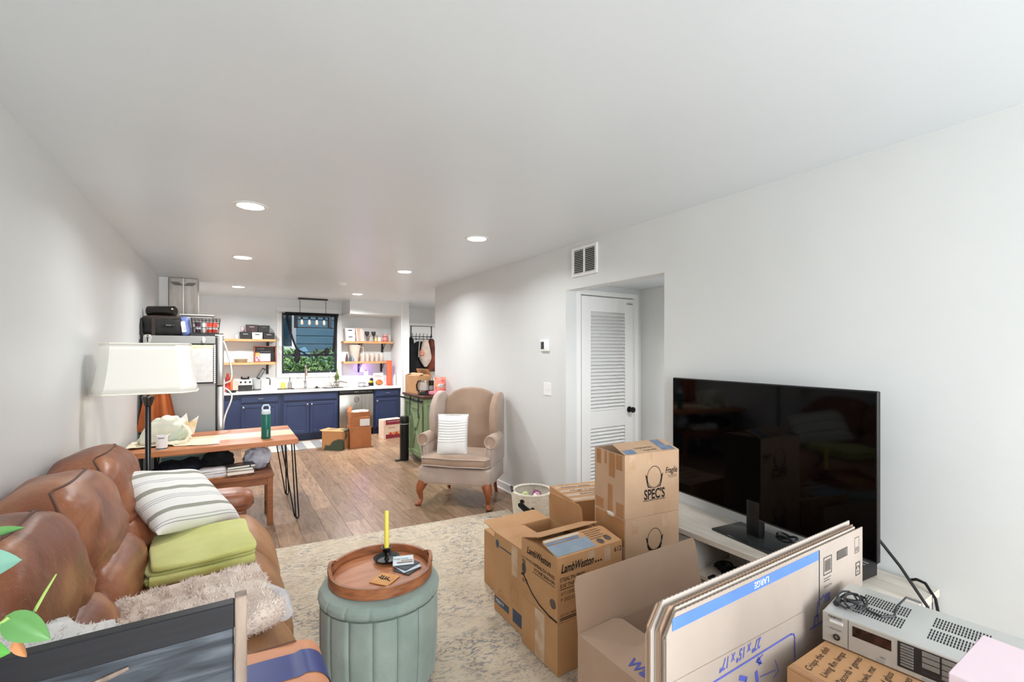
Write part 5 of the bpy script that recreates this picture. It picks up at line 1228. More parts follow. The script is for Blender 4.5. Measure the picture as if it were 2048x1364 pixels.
q = B(); q.box(-0.24, 0.15, -0.045, 0.08, 0, 0.018, bev=0.002); obj('board', q, mat('live_edge_wood', (196, 134, 84), (90, 54, 34), scale=9, rough=0.5, lo=0.35, hi=0.62), t)
BKP = mat('paper', (0, 0, 0))
for k, (lb, c, w_, d_, h_) in enumerate((('thick tan hardcover book at the bottom of the bench book pile', (190, 150, 110), 0.10, 0.07, 0.03), ('grey hardcover book in the middle of the bench book pile', (120, 118, 116), 0.098, 0.068, 0.022), ('black notebook on top of the bench book pile', (60, 58, 58), 0.105, 0.07, 0.02))):
    z0 = (0.4695, 0.50, 0.5225)[k]
    t = thing('hardcover_book', lb, 'book', (0.085, 4.54, z0), R((3, -2, 7)[k]))
    q = B(); q.box(-w_, w_, -d_, d_, 0, 0.003, bev=0.001); q.box(-w_, w_, -d_, d_, h_ - 0.003, h_, bev=0.001); q.box(-w_, -w_ + 0.003, -d_, d_, 0, h_); obj('cover', q, mat('bench_book%d' % k, c, rough=0.4), t)
    q = B(); q.box(-w_ + 0.004, w_ - 0.004, -d_ + 0.003, d_ - 0.003, 0.003, h_ - 0.003); obj('pages', q, BKP, t)
    if k == 2:
        q = B(); q.sell((0.0, 0.01, h_), (0.03, 0.018, 0.001), 1, 1, 12, 6); obj('cover_print', q, mat('rose_print', (200, 150, 130)), t)
        q = B(); q.box(0.06, 0.068, -d_ - 0.001, d_ + 0.001, -0.001, h_ + 0.001); obj('strap', q, BLACK, t)
t = heap('plastic_bag', 'translucent pale blue plastic bag behind the bench book pile', 'bag', (0.22, 4.70, 0.451), (0.105, 0.09, 0.10), mat('white_film', (212, 216, 228), (190, 194, 210), scale=14, rough=0.35, lo=0.35, hi=0.65), 9.0, 0.9, 0.9, 0.22)
t = heap('blue_scarf', 'reddish brown scarf end drooping at the bench far corner', 'cloth', (0.285, 4.79, 0.451), (0.04, 0.05, 0.04), mat('plum_cloth', (84, 56, 56), rough=0.9), 3.0)
t.name = 'scarf'
# teal chest below
t = thing('footlocker', 'pale teal metal footlocker with clasp under the hairpin table', 'chest', (-0.28, 5.40, 0))
TRK = mat('teal_trunk_paint', (128, 176, 180), (108, 158, 166), scale=5, rough=0.45)
q = B(); q.box(-0.25, 0.24, -0.13, 0.13, 0.002, 0.44, bev=0.008, seg=2); obj('body', q, TRK, t)
q = B(); q.box(-0.252, 0.242, -0.132, 0.132, 0.442, 0.535, bev=0.008, seg=2); ld = obj('lid', q, TRK, t)
q = B(); q.box(-0.256, 0.246, -0.136, -0.13, 0.525, 0.54, bev=0.002); q.box(0.236, 0.246, -0.137, -0.13, 0.01, 0.53, bev=0.002); q.box(-0.256, -0.246, -0.137, -0.13, 0.01, 0.53, bev=0.002); obj('edge_trim', q, mat('cream_metal', (226, 222, 200), rough=0.4), t)
q = B(); q.box(-0.045, 0.045, -0.146, -0.132, 0.485, 0.505, bev=0.003); obj('clasp', q, mat('bronze', (96, 76, 60), rough=0.4, metal=0.7), t)
# hanging tan bag in the corner by the fridge
t = thing('leather_apron', 'tan leather garment draped in the corner behind the lamp', 'garment', (-0.66, 5.48, 0.74))
q = B()
def ap(u, v):
    w_ = 0.06 + 0.10 * (1 - v) ** 0.8
    return Vector(((u - 0.5) * 2 * w_ + 0.02, -0.02 + 0.02 * math.sin(u * 16), 0.5 * v))
q.grid(ap, 24, 14); q.grid(lambda u, v: ap(u, v) + Vector((0, 0.02, 0)), 24, 14); obj('panel', q, mat('tan_orange_leather', (192, 110, 58), (170, 90, 46), scale=5, rough=0.55), t, ang=70)
t.location = (-0.60, 5.535, 0.0)
t.location.z = 0.0
for o in t.children: o.location.z = 0.74
q = B(); q.lathe([(0, 0), (0.09, 0), (0.09, 0.015), (0.012, 0.02), (0.012, 1.28), (0, 1.285)], 16, c=(0.0, 0.025, 0)); obj('stand_pole', q, BLACKM, t)
t['label'] = 'tan leather garment hanging on a thin stand in the corner behind the lamp'

# --- ottoman and tray
OTX, OTY = 0.61, 2.155
SAGE = mat('sage_velvet', (152, 166, 158), (128, 144, 137), c3=(141, 156, 148), scale=5, rough=0.85, bump=0.15, bscale=60, sheen=0.3, lo=0.3, hi=0.7, detail=6)
t = thing('round_ottoman', 'tall round sage green velvet ottoman with vertical channels on the rug', 'ottoman', (OTX, OTY, 0.012))
NCH = 16
def chan(r0, r1, z0, z1, bulge, ph):
    q = B(); n_ = NCH * 16
    def f(u, v):
        a = 2 * math.pi * u; c = min(1, abs(math.sin(a * NCH / 2 + ph)) * 2.2) ** 0.5
        r = r0 + (r1 - r0) * v + bulge * math.sin(math.pi * v); r = r - 0.010 * (1 - c)
        return Vector((r * math.cos(a), r * math.sin(a), z0 + (z1 - z0) * v))
    q.grid(f, n_, 14, cu=True); return q
obj('body', chan(0.256, 0.266, 0.0, 0.364, 0.005, 0.0), SAGE, t, ang=80)
q = B()
for k in range(NCH):
    a = 2 * math.pi * k / NCH
    q.tube([((0.2465 + 0.010 * v + 0.005 * math.sin(math.pi * v)) * math.cos(a), (0.2465 + 0.010 * v + 0.005 * math.sin(math.pi * v)) * math.sin(a), 0.364 * v) for v in (0.01, 0.25, 0.5, 0.75, 0.99)], 0.0022, 5)
o = obj('channel_seam', q, mat('sage_piping', (96, 112, 106), rough=0.8), t); o['kind'] = 'stuff'
q = B(); n_ = NCH * 16
prof = [(0.258, 0.370), (0.269, 0.374), (0.274, 0.386), (0.272, 0.40), (0.26, 0.418), (0.232, 0.427), (0.1, 0.43), (0.0, 0.43)]
def capf(u, v):
    k_ = v * (len(prof) - 1); i = min(int(k_), len(prof) - 2); fr = k_ - i
    r = prof[i][0] * (1 - fr) + prof[i + 1][0] * fr; z = prof[i][1] * (1 - fr) + prof[i + 1][1] * fr
    a = 2 * math.pi * u; c = min(1, abs(math.sin(a * NCH / 2 + 0.4)) * 3) ** 0.5
    if 0.05 < v < 0.62: r -= 0.006 * (1 - c)
    return Vector((r * math.cos(a), r * math.sin(a), z))
q.grid(capf, n_, 28, cu=True); bmesh.ops.remove_doubles(q.bm, verts=q.bm.verts[:], dist=1e-5); obj('lid_cushion', q, SAGE, t, ang=80)
q = B(); q.lathe([(0.262, 0.362), (0.268, 0.367), (0.262, 0.372)], 64); obj('piping', q, mat('sage_piping', (96, 112, 106), rough=0.8), t)
TW = mat('acacia_wood', (196, 132, 90), (160, 100, 66), c3=(184, 118, 78), scale=5, rough=0.4, stretch=(1, 6, 6), lo=0.3, hi=0.7, detail=7)
TWD = mat('acacia_rim', (176, 114, 76), (124, 76, 50), scale=7, rough=0.4, stretch=(2, 2, 9), lo=0.3, hi=0.7)
TZ = 0.443
tr = thing('serving_tray', 'round wooden serving tray with raised rim on the sage ottoman', 'tray', (OTX + 0.01, OTY + 0.02, TZ), 0.0)
for k in range(4):
    ya, yb = -0.2185 + 0.10925 * k, -0.2185 + 0.10925 * (k + 1)
    pl = []
    for i in range(13): y = ya + (yb - ya) * i / 12; pl.append((math.sqrt(max(0, 0.219 ** 2 - y * y)), y))
    for i in range(12, -1, -1): y = ya + (yb - ya) * i / 12; pl.append((-math.sqrt(max(0, 0.219 ** 2 - y * y)), y))
    pl = [p for i, p in enumerate(pl) if i == 0 or (Vector(p) - Vector(pl[i - 1])).length > 1e-4]
    if (Vector(pl[0]) - Vector(pl[-1])).length < 1e-4: pl.pop()
    q = B(); q.prism(pl, 0.0, 0.012, 'xy'); obj('board', q, TW, tr)
def rimz(a):
    a += R(16)
    d_ = min(abs(((a - 0 + math.pi) % (2 * math.pi)) - math.pi), abs(((a - math.pi + math.pi) % (2 * math.pi)) - math.pi))
    return 0.048 + 0.028 * max(0, math.cos(min(d_ / 0.40, 1) * math.pi / 2)) ** 0.8
q = B()
prf = [(0.2225, 0.0), (0.238, 0.0), (0.238, 1.0), (0.224, 1.0)]
N_ = 120; rings = []
for i in range(N_):
    a = 2 * math.pi * i / N_; h_ = rimz(a)
    rings.append([q.bm.verts.new((r * math.cos(a), r * math.sin(a), z * h_)) for r, z in prf])
for i in range(N_):
    A, Bq = rings[i], rings[(i + 1) % N_]
    for j in range(4): q.bm.faces.new((A[j], A[(j + 1) % 4], Bq[(j + 1) % 4], Bq[j]))
obj('rim', q, TWD, tr, ang=50)
for a0 in (-R(16), math.pi - R(16)):
    q = B()
    pts = [((0.231) * math.cos(a0 + s_ * 0.2), 0.231 * math.sin(a0 + s_ * 0.2), 0.052 + 0.009 * (1 - abs(s_)) ** .5) for s_ in (-1, -.6, -.2, .2, .6, 1)]
    q.tube(pts, 0.009, 8, flat=(1.0, 0.9)); obj('handle_slot', q, mat('slot_shade', (60, 34, 24), rough=0.7), tr)  # dark bar on the rim, colouring in the shade of the through-slot
z0 = TZ + 0.0125
t = thing('candle_holder', 'black iron chamberstick candle holder on the round tray', 'candle holder', (0.675, 2.275, z0))
q = B(); q.lathe([(0, 0), (0.045, 0), (0.062, 0.012), (0.065, 0.018), (0.06, 0.015), (0.044, 0.004), (0.012, 0.006), (0.007, 0.02), (0.009, 0.035), (0.018, 0.048), (0.022, 0.065), (0.026, 0.067), (0.018, 0.068), (0.013, 0.055), (0, 0.05)], 28); obj('dish', q, BLACKM, t)
q = B(); q.tube([(0.0, -0.008, 0.012), (0.005, -0.014, 0.03), (0.0, -0.011, 0.042)], 0.004, 6); obj('thumb_grip', q, NICKEL, t)
t = thing('taper_candle', 'pale yellow taper candle standing in the black holder', 'candle', (0.675, 2.275, z0 + 0.052))
q = B(); q.lathe([(0, 0), (0.0125, 0.0), (0.0125, 0.01), (0.0108, 0.19), (0.008, 0.197), (0, 0.198)], 16, sx=1); obj('wax', q, mat('yellow_wax', (240, 228, 100), rough=0.4), t)
q = B(); q.tube([(0, 0, 0.197), (0.0, 0, 0.203), (-0.007, 0, 0.207)], 0.0013, 5); obj('wick', q, mat('grey_wick', (120, 118, 112)), t)
def coaster(label, x, y, z, rz, s_, m, h_=0.005, pr=None, prm=None):
    t = thing('coaster', label, 'coaster', (x, y, z), R(rz), None)
    q = B(); q.box(-s_, s_, -s_, s_, 0, h_, bev=0.004 if False else 0.002); obj('body', q, m, t)
    if pr:
        for (x0, x1, y0, y1) in pr:
            q = B(); q.box(x0, x1, y0, y1, h_, h_ + 0.0006); obj('print_mark', q, prm, t)
    return t
CORK = mat('cork_wood', (224, 166, 104), (212, 150, 90), scale=20, rough=0.7)
SLATE = mat('slate_grey', (74, 78, 84), rough=0.6)
coaster('dark slate coaster at the bottom of the pile on the tray', 0.732, 2.13, z0, 30, 0.048, SLATE)
coaster('pale blue-white coaster in the middle of the tray pile', 0.738, 2.145, z0 + 0.0055, 12, 0.05, mat('pale_blue_tile', (206, 216, 226), rough=0.4))
coaster('dark grey coaster just below the photo coaster on the tray', 0.735, 2.16, z0 + 0.011, 25, 0.049, SLATE)
t = coaster('pale coaster printed with dark lettering on top of the tray pile', 0.732, 2.19, z0 + 0.0165, -18, 0.05, mat('pale_teal_tile', (190, 210, 216), (214, 224, 228), scale=14, rough=0.35), pr=[(-0.03, 0.045, -0.035, -0.02), (-0.01, 0.045, -0.012, -0.004)], prm=mat('sepia_print', (130, 96, 80)))
text(t, 'THE LAKE', (0.690, 2.208, z0 + 0.0218), (0.95, -0.31, 0), (0.31, 0.95, 0), h=0.016, w=0.07, m=BLACK)
t = coaster('light tan wooden coaster with dark logo lying apart on the tray', 0.61, 2.085, z0, 38, 0.05, CORK)
INK = mat('black_ink', (26, 22, 20), rough=0.7)
def strokes(parent, o, xd, ud, segs, wdt, m, name='logo'):
    """ink strokes given as 2-D polylines on a flat face"""
    xd = Vector(xd).normalized(); ud = Vector(ud).normalized(); nd = xd.cross(ud); o = Vector(o)
    q = B()
    for sg in segs:
        for (a, c) in zip(sg, sg[1:]):
            A, C_ = Vector((a[0], a[1])), Vector((c[0], c[1])); d = (C_ - A)
            if d.length < 1e-6: continue
            d.normalize(); n2 = Vector((-d.y, d.x)) * wdt / 2; A -= d * wdt * .3; C_ += d * wdt * .3
            q.bm.faces.new([q.bm.verts.new(o + xd * v.x + ud * v.y + nd * 0.0012) for v in (A - n2, C_ - n2, C_ + n2, A + n2)])
    return obj(name, q, m, parent, world=True, smooth=False)
zc = z0 + 0.005
strokes(t, (0.61, 2.085, zc), (0.8, 0.6, 0), (-0.6, 0.8, 0), [[(-0.01, -0.035), (0.0, -0.01), (-0.008, 0.01), (0.004, 0.035)], [(0.0, -0.01), (0.018, -0.012)], [(0.0, 0.0), (0.018, 0.002)], [(0.0, 0.012), (0.02, 0.018)], [(0.004, 0.024), (0.022, 0.03)]], 0.006, INK)
t = coaster('light tan wooden coaster partly under the logo coaster', 0.638, 2.045, z0 + 0.0058, 28, 0.05, CORK) if False else None

# ================================================================== WING CHAIR
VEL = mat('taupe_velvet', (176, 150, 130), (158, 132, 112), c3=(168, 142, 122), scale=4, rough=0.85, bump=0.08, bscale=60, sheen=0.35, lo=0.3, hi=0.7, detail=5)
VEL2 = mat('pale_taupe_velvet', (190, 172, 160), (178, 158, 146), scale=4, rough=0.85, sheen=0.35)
CHW = mat('cherry_leg_wood', (162, 94, 58), (138, 76, 44), scale=5, rough=0.35, stretch=(4, 4, 0.8))
t = thing('wing_chair', 'taupe velvet wingback armchair with carved wooden legs by the wall', 'armchair', (2.05, 4.24, 0), R(-45))
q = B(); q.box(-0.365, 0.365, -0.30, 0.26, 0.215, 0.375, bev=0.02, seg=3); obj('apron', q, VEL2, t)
q = B(); q.tube([(-0.36, -0.302, 0.222), (0.36, -0.302, 0.222)], 0.004, 6); q.tube([(0.366, -0.29, 0.222), (0.366, 0.25, 0.222)], 0.004, 6); obj('welt', q, VEL, t)
q = B(); q.sell((0, -0.045, 0.435), (0.345, 0.275, 0.062), 0.45, 0.22, 56, 18, nz=0.012, nf=3); sc = obj('seat_cushion', q, VEL, t, ang=60)
for z, dz in ((0.470, 0), (0.398, 0)):
    q = B(); pts = [(-0.338, 0.1, z), (-0.342, -0.25, z), (-0.325, -0.308, z), (-0.2, -0.319, z + .002), (0.0, -0.321, z - .003), (0.2, -0.319, z + .002), (0.325, -0.308, z), (0.342, -0.25, z), (0.338, 0.1, z)]
    q.tube(pts, 0.006, 6); obj('piping', q, VEL2, sc)
# backrest, arched top, slightly raked
bp = [(-0.285, 0.40), (0.285, 0.40), (0.30, 0.75), (0.295, 0.98), (0.262, 1.045), (0.20, 1.095), (0.11, 1.125), (0, 1.135), (-0.11, 1.125), (-0.20, 1.095), (-0.262, 1.045), (-0.295, 0.98), (-0.30, 0.75)]
RK = Matrix.Translation((0, 0.16, 0.4)) @ Matrix.Rotation(R(-8), 4, 'X') @ Matrix.Translation((0, 0, -0.4))
q = B(); q.prism(bp, 0.0, 0.10, 'xz', bev=0.03, seg=4, m=RK); obj('backrest', q, VEL, t, ang=50)
for s_ in (-1, 1):
    wp = [(0.02, 0.60), (0.34, 0.52), (0.36, 1.02), (0.30, 1.075), (0.20, 1.085), (0.08, 1.05), (-0.01, 0.96), (-0.045, 0.84), (-0.03, 0.70)]
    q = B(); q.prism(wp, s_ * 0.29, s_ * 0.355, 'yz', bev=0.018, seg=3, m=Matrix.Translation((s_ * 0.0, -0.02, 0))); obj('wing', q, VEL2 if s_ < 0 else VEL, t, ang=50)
    q = B(); q.box(min(s_ * 0.30, s_ * 0.36), max(s_ * 0.30, s_ * 0.36), -0.215, 0.32, 0.36, 0.62, bev=0.02, seg=3); ar = obj('armrest', q, VEL2, t, ang=50)
    # rolled arm with scroll front
    q = B(); pts = [(s_ * 0.345, 0.10, 0.635), (s_ * 0.35, -0.05, 0.632), (s_ * 0.35, -0.215, 0.628)]
    q.tube(pts, [0.055, 0.062, 0.066], 20); obj('arm_roll', q, VEL, ar, ang=60)
    q = B(); q.tube([(s_ * 0.35 + 0.058 * math.cos(R(a)) , -0.218, 0.628 + 0.058 * math.sin(R(a))) for a in range(0, 360, 20)], 0.005, 6, closed=True)
    q.tube([(s_ * 0.31, -0.22, 0.58), (s_ * 0.302, -0.222, 0.47)], 0.004, 6); q.tube([(s_ * 0.385, -0.215, 0.575), (s_ * 0.36, -0.218, 0.5), (s_ * 0.358, -0.218, 0.37)], 0.004, 6); obj('piping', q, VEL2, ar)
    # cabriole front leg
    q = B(); X = s_
    q.tube([(X * 0.325, -0.262, 0.225), (X * 0.345, -0.282, 0.175), (X * 0.352, -0.29, 0.13), (X * 0.345, -0.275, 0.085), (X * 0.343, -0.268, 0.05), (X * 0.352, -0.285, 0.026), (X * 0.36, -0.30, 0.012)], [0.05, 0.045, 0.031, 0.024, 0.02, 0.024, 0.028], 14); q.sell((X * 0.362, -0.305, 0.016), (0.03, 0.034, 0.016), 0.9, 1, 16, 8); obj('leg', q, CHW, t, ang=60)
    q = B(); q.tube([(s_ * 0.255, 0.24, 0.23), (s_ * 0.262, 0.275, 0.1), (s_ * 0.27, 0.30, 0.0)], [0.024, 0.021, 0.018], 4); obj('leg', q, CHW, t)
# white pillow leaning on the chair
WCS = mat('white_pleated_cotton', (238, 238, 236), (230, 230, 228), scale=9, rough=0.95, bump=0.2)
t = thing('white_cushion', 'white fringed cushion with pleats propped up on the velvet armchair', 'pillow', (1.90, 4.17, 0.675))
WD, HT, TH = 0.31, 0.40, 0.13
q = B()
def wp1(sg):
    f0 = pillow_fn(WD, HT, TH, sg, 0.04)
    def f(u, v):
        p = f0(u, v); e_ = 0.006 * math.sin(v * 95 + 2 * math.sin(u * 4)) * (1 if 0.32 < v < 0.86 else 0) * (1 - (2 * u - 1) ** 6)
        p.z += sg * e_ * (1 if sg > 0 else 0); return p
    return f
q.grid(wp1(1), 24, 90); q.grid(wp1(-1), 24, 90); bmesh.ops.remove_doubles(q.bm, verts=q.bm.verts[:], dist=1e-5)
o = obj('cover', q, WCS, t, ang=80)
PR = Euler((R(78), 0, R(-34)), 'XYZ'); o.rotation_euler = PR
rr = random.Random(5); q = B()
for sy in (-1, 1):
    for k in range(60):
        x = (k / 59 - .5) * WD * 0.98
        q.tube([(x, sy * HT / 2 * .985, 0), (x + rr.uniform(-.003, .003), sy * (HT / 2 + 0.008), rr.uniform(-.004, .004))], [0.003, 0.0015], 4)
f_ = obj('fringe', q, WCS, o); f_['kind'] = 'stuff'

# ================================================================== dog toy basket
t = thing('rope_basket', 'cream rope basket with black bone patch and dark handles on the floor', 'basket', (2.335, 3.40, 0))
q = B(); RB = 0.185
def rb(u, v):
    a = 2 * math.pi * u; r = 0.165 + 0.025 * v + 0.0035 * abs(math.sin(v * math.pi * 18)); return Vector((r * math.cos(a), r * math.sin(a), 0.006 + 0.25 * v))
q.grid(rb, 48, 90, cu=True)
def rb2(u, v):
    a = 2 * math.pi * u; r = 0.156 + 0.024 * v; return Vector((r * math.cos(a), r * math.sin(a), 0.02 + 0.236 * v))
q.grid(rb2, 48, 6, cu=True); q.lathe([(0.16, 0.255), (0.19, 0.257), (0.186, 0.262), (0.18, 0.257)], 48); q.lathe([(0, 0.003), (0.166, 0.003), (0.166, 0.008), (0, 0.015)], 48)
obj('body', q, mat('cream_rope', (232, 226, 212), (218, 210, 194), scale=40, rough=0.95, bump=0.3), t, ang=80)
for a in (150, -40):
    q = B(); q.tube([(0.19 * math.cos(R(a + k * 8)), 0.19 * math.sin(R(a + k * 8)), 0.262 + 0.02 * (1 - (k / 2.2) ** 2)) for k in (-2.2, -1.2, 0, 1.2, 2.2)], 0.012, 8); obj('handle', q, mat('dark_brown_leather', (46, 38, 42), rough=0.6), t)
# bone patch wrapped on the side
q = B(); bone = []
for (cx_, cy_, a0, a1) in ((0.055, 0.02, -60, 120), (0.055, -0.02, -120, 60), (-0.055, -0.02, 120, 300), (-0.055, 0.02, 60, 240)):
    pass
bone = [(0.045, 0.014)] + [(0.055 + 0.021 * math.cos(R(a)), 0.022 + 0.021 * math.sin(R(a))) for a in range(150, -61, -30)] + [(0.062, 0.0)] + [(0.055 + 0.021 * math.cos(R(a)), -0.022 + 0.021 * math.sin(R(a))) for a in range(60, -151, -30)] + [(0.045, -0.014), (-0.045, -0.014)] + [(-0.055 + 0.021 * math.cos(R(a)), -0.022 + 0.021 * math.sin(R(a))) for a in range(-30, -241, -30)] + [(-0.062, 0.0)] + [(-0.055 + 0.021 * math.cos(R(a)), 0.022 + 0.021 * math.sin(R(a))) for a in range(240, 29, -30)] + [(-0.045, 0.014)]
q.prism(bone, 0, 0.003, 'xy')
bmesh.ops.triangulate(q.bm, faces=q.bm.faces[:])
bmesh.ops.subdivide_edges(q.bm, edges=q.bm.edges[:], cuts=2)
a0 = R(218); 
for v in q.bm.verts:
    bx_ = v.co.x * math.cos(R(-35)) - v.co.y * math.sin(R(-35)); by_ = v.co.x * math.sin(R(-35)) + v.co.y * math.cos(R(-35)); z = 0.15 + by_; an = a0 + bx_ / 0.185; r = 0.1705 + 0.025 * (z / 0.256) + v.co.z
    v.co = Vector((r * math.cos(an), r * math.sin(an), z))
obj('bone_patch', q, mat('black_felt', (34, 34, 36), rough=0.95), t, smooth=False)
for k, (x, y, c, lb) in enumerate(((2.37, 3.38, (226, 170, 186), 'pink plush toy inside the rope basket'), (2.28, 3.44, (206, 214, 160), 'pale green plush toy inside the rope basket'), (2.32, 3.33, (236, 232, 226), 'white plush toy inside the rope basket'), (2.41, 3.44, (140, 90, 120), 'plum coloured plush toy inside the rope basket'))):
    tt = thing('plush_toy', lb, 'toy', (x, y, 0.022)); q = B(); q.sell((0, 0, 0.105), (0.05, 0.045, 0.105), 0.9, 0.9, 20, 12, nz=0.25, nf=3, seed=k); obj('body', q, mat('plush%d' % k, c, rough=1.0, bump=0.4, bscale=150), tt)

# ================================================================== kitchen cart, bin, things on it
SG = mat('sage_cart_paint', (138, 158, 120), (130, 150, 112), scale=4, rough=0.5)
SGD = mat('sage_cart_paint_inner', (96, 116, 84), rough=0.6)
t = thing('kitchen_cart', 'sage green farmhouse kitchen cart with sliding X door and dark top', 'kitchen cart', (2.36, 6.10, 0))
CX0, CX1, C0, C1 = 2.19, 2.535, 5.70, 6.52
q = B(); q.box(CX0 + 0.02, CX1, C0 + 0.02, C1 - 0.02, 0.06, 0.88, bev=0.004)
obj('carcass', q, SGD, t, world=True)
q = B()
for (x, y) in ((CX0, C0), (CX0, C1 - 0.05), (CX1 - 0.05, C0), (CX1 - 0.05, C1 - 0.05)): q.box(x, x + 0.05, y, y + 0.05, 0.0, 0.88, bev=0.003)
q.box(CX0 + 0.002, CX0 + 0.02, C0 + 0.05, C1 - 0.05, 0.79, 0.88, bev=0.003); q.box(CX0 + 0.05, CX1 - 0.05, C0, C0 + 0.02, 0.79, 0.88, bev=0.003); q.box(CX0 + 0.05, CX1 - 0.05, C0, C0 + 0.02, 0.06, 0.14, bev=0.003); q.box(CX0 + 0.002, CX0 + 0.02, C0 + 0.05, C1 - 0.05, 0.06, 0.12, bev=0.003)
obj('frame', q, SG, t, world=True)
for k in range(3):
    x = CX0 + 0.052 + k * 0.081
    q = B(); q.box(x, x + 0.077, C0 + 0.006, C0 + 0.02, 0.14, 0.79, bev=0.004); obj('board', q, SG, t, world=True)
q = B(); q.box(CX0 - 0.02, CX1 + 0.005, C0 - 0.02, C1 + 0.02, 0.882, 0.915, bev=0.005); obj('top', q, mat('dark_walnut', (92, 52, 38), (66, 36, 28), scale=5, rough=0.35, stretch=(9, 1, 1)), t, world=True)
q = B(); dx = CX0 - 0.03
q.box(dx + 0.012, dx + 0.02, C0 + 0.03, C0 + 0.49, 0.10, 0.80)
for (ya, yb, za, zb) in ((C0 + 0.03, C0 + 0.09, 0.10, 0.80), (C0 + 0.43, C0 + 0.49, 0.10, 0.80), (C0 + 0.09, C0 + 0.43, 0.10, 0.17), (C0 + 0.09, C0 + 0.43, 0.73, 0.80)): q.box(dx, dx + 0.018, ya, yb, za, zb, bev=0.003)
for s_ in (-1, 1):
    ang_ = math.atan2(0.56, 0.34 * s_)
    q.box(-0.003, 0.012, -0.32, 0.32, -0.024, 0.024, bev=0.003, m=Matrix.Translation((dx + 0.004, C0 + 0.26, 0.45)) @ Matrix.Rotation(ang_, 4, 'X'))
bd_ = obj('sliding_door', q, SG, t, world=True)
q = B(); q.box(CX0 - 0.045, CX0 - 0.037, C0 - 0.015, C1 + 0.05, 0.835, 0.86, bev=0.002); 
for y in (C0 + 0.06, C0 + 0.4, C1 - 0.03): q.box(CX0 - 0.038, CX0 + 0.004, y, y + 0.02, 0.84, 0.855)
obj('rail', q, BLACKM, t, world=True)
for y in (C0 + 0.10, C0 + 0.42):
    q = B(); q.box(CX0 - 0.052, CX0 - 0.046, y - 0.012, y + 0.012, 0.62, 0.87, bev=0.002); q.lathe([(0, 0), (0.028, 0), (0.028, 0.006), (0, 0.006)], 16, m=Matrix.Translation((CX0 - 0.045, y, 0.868)) @ Matrix.Rotation(R(90), 4, 'Y')); obj('hanger_strap', q, BLACKM, bd_, world=True)
t = thing('trash_can', 'slim black pedal bin standing against the green cart', 'trash can', (2.075, 6.16, 0))
q = B(); q.lathe([(0, 0.005), (0.056, 0.005), (0.061, 0.012), (0.061, 0.50), (0, 0.50)], 28); obj('body', q, BLACK, t)
q = B(); q.lathe([(0.063, 0.502), (0.063, 0.515), (0.061, 0.515)], 28); obj('rim_ring', q, GREYP, t)
q = B(); q.lathe([(0, 0.516), (0.063, 0.516), (0.064, 0.53), (0.062, 0.60), (0.054, 0.612), (0, 0.615)], 28); obj('lid', q, BLACK, t)
q = B(); q.box(-0.13, -0.05, -0.03, 0.03, 0.006, 0.016, bev=0.003); obj('pedal', q, BLACK, t)
def simple_carton(name, label, loc, rz, w_, d_, h_, m, cat='cardboard box', group=None, tape=None, flaps=None, closed=True):
    t = thing(name, label, cat, loc, rz, group)
    T_ = 0.004
    q = B()
    q.box(-w_ / 2, w_ / 2, -d_ / 2, d_ / 2, 0.0, T_)
    q.box(-w_ / 2, w_ / 2, -d_ / 2, -d_ / 2 + T_, T_, h_); q.box(-w_ / 2, w_ / 2, d_ / 2 - T_, d_ / 2, T_, h_)
    q.box(-w_ / 2, -w_ / 2 + T_, -d_ / 2 + T_, d_ / 2 - T_, T_, h_); q.box(w_ / 2 - T_, w_ / 2, -d_ / 2 + T_, d_ / 2 - T_, T_, h_)
    obj('body', q, m, t)
    if closed:
        for s_ in (-1, 1):
            q = B(); q.box(-w_ / 2, w_ / 2, min(s_ * d_ / 2, s_ * 0.001), max(s_ * d_ / 2, s_ * 0.001), h_ + 0.0003, h_ + 0.004, bev=0.0015); obj('flap', q, m, t)
    for (side, L_, an) in (flaps or []):
        q = B(); a = R(an)
        if side in 'FB':
            hw = w_ / 2 - 0.002; s_ = -1 if side == 'F' else 1
            mt = Matrix.Translation((0, s_ * d_ / 2, h_ + 0.002)) @ Matrix.Rotation(math.pi if side == 'F' else 0, 4, 'Z') @ Matrix.Rotation(-a, 4, 'X')
            # in local frame: flap extends toward -y (inward) at angle 0
            q.prism([(-hw, 0), (hw, 0), (hw - 0.006, -L_ * .9), (hw - 0.02, -L_), (-hw + 0.02, -L_), (-hw + 0.006, -L_ * .9)], -T_ / 2, T_ / 2, 'xy', m=mt)
        else:
            hw = d_ / 2 - 0.002; rz2 = R(-90) if side == 'R' else R(90)
            s_ = 1 if side == 'R' else -1
            mt = Matrix.Translation((s_ * w_ / 2, 0, h_ + 0.002)) @ Matrix.Rotation(rz2, 4, 'Z') @ Matrix.Rotation(-a, 4, 'X')
            q.prism([(-hw, 0), (hw, 0), (hw - 0.006, -L_ * .88), (hw - 0.03, -L_), (-hw + 0.03, -L_), (-hw + 0.006, -L_ * .88)], -T_ / 2, T_ / 2, 'xy', m=mt)
        obj('flap', q, m, t)
    return t
def tape(t, x0, x1, z0, z1, face, m, w_=0, d_=0, top=None):
    q = B()
    if face == 'F': q.box(x0, x1, -d_ / 2 - 0.0008, -d_ / 2, z0, z1)
    elif face == 'L': q.box(-w_ / 2 - 0.0008, -w_ / 2, x0, x1, z0, z1)
    elif face == 'T': q.box(x0, x1, z0, z1, top, top + 0.0008)
    return obj('tape', q, m, t)
TAPE = mat('brown_tape', (180, 134, 94), (172, 124, 84), scale=10, rough=0.22)
TAPE2 = mat('pale_tape', (206, 176, 148), (196, 160, 126), scale=14, rough=0.2)
KR = mat('kraft_orange_card', (198, 152, 108), (184, 138, 94), c3=(192, 146, 102), scale=5, rough=0.75, bump=0.05, bscale=90, lo=0.3, hi=0.7)
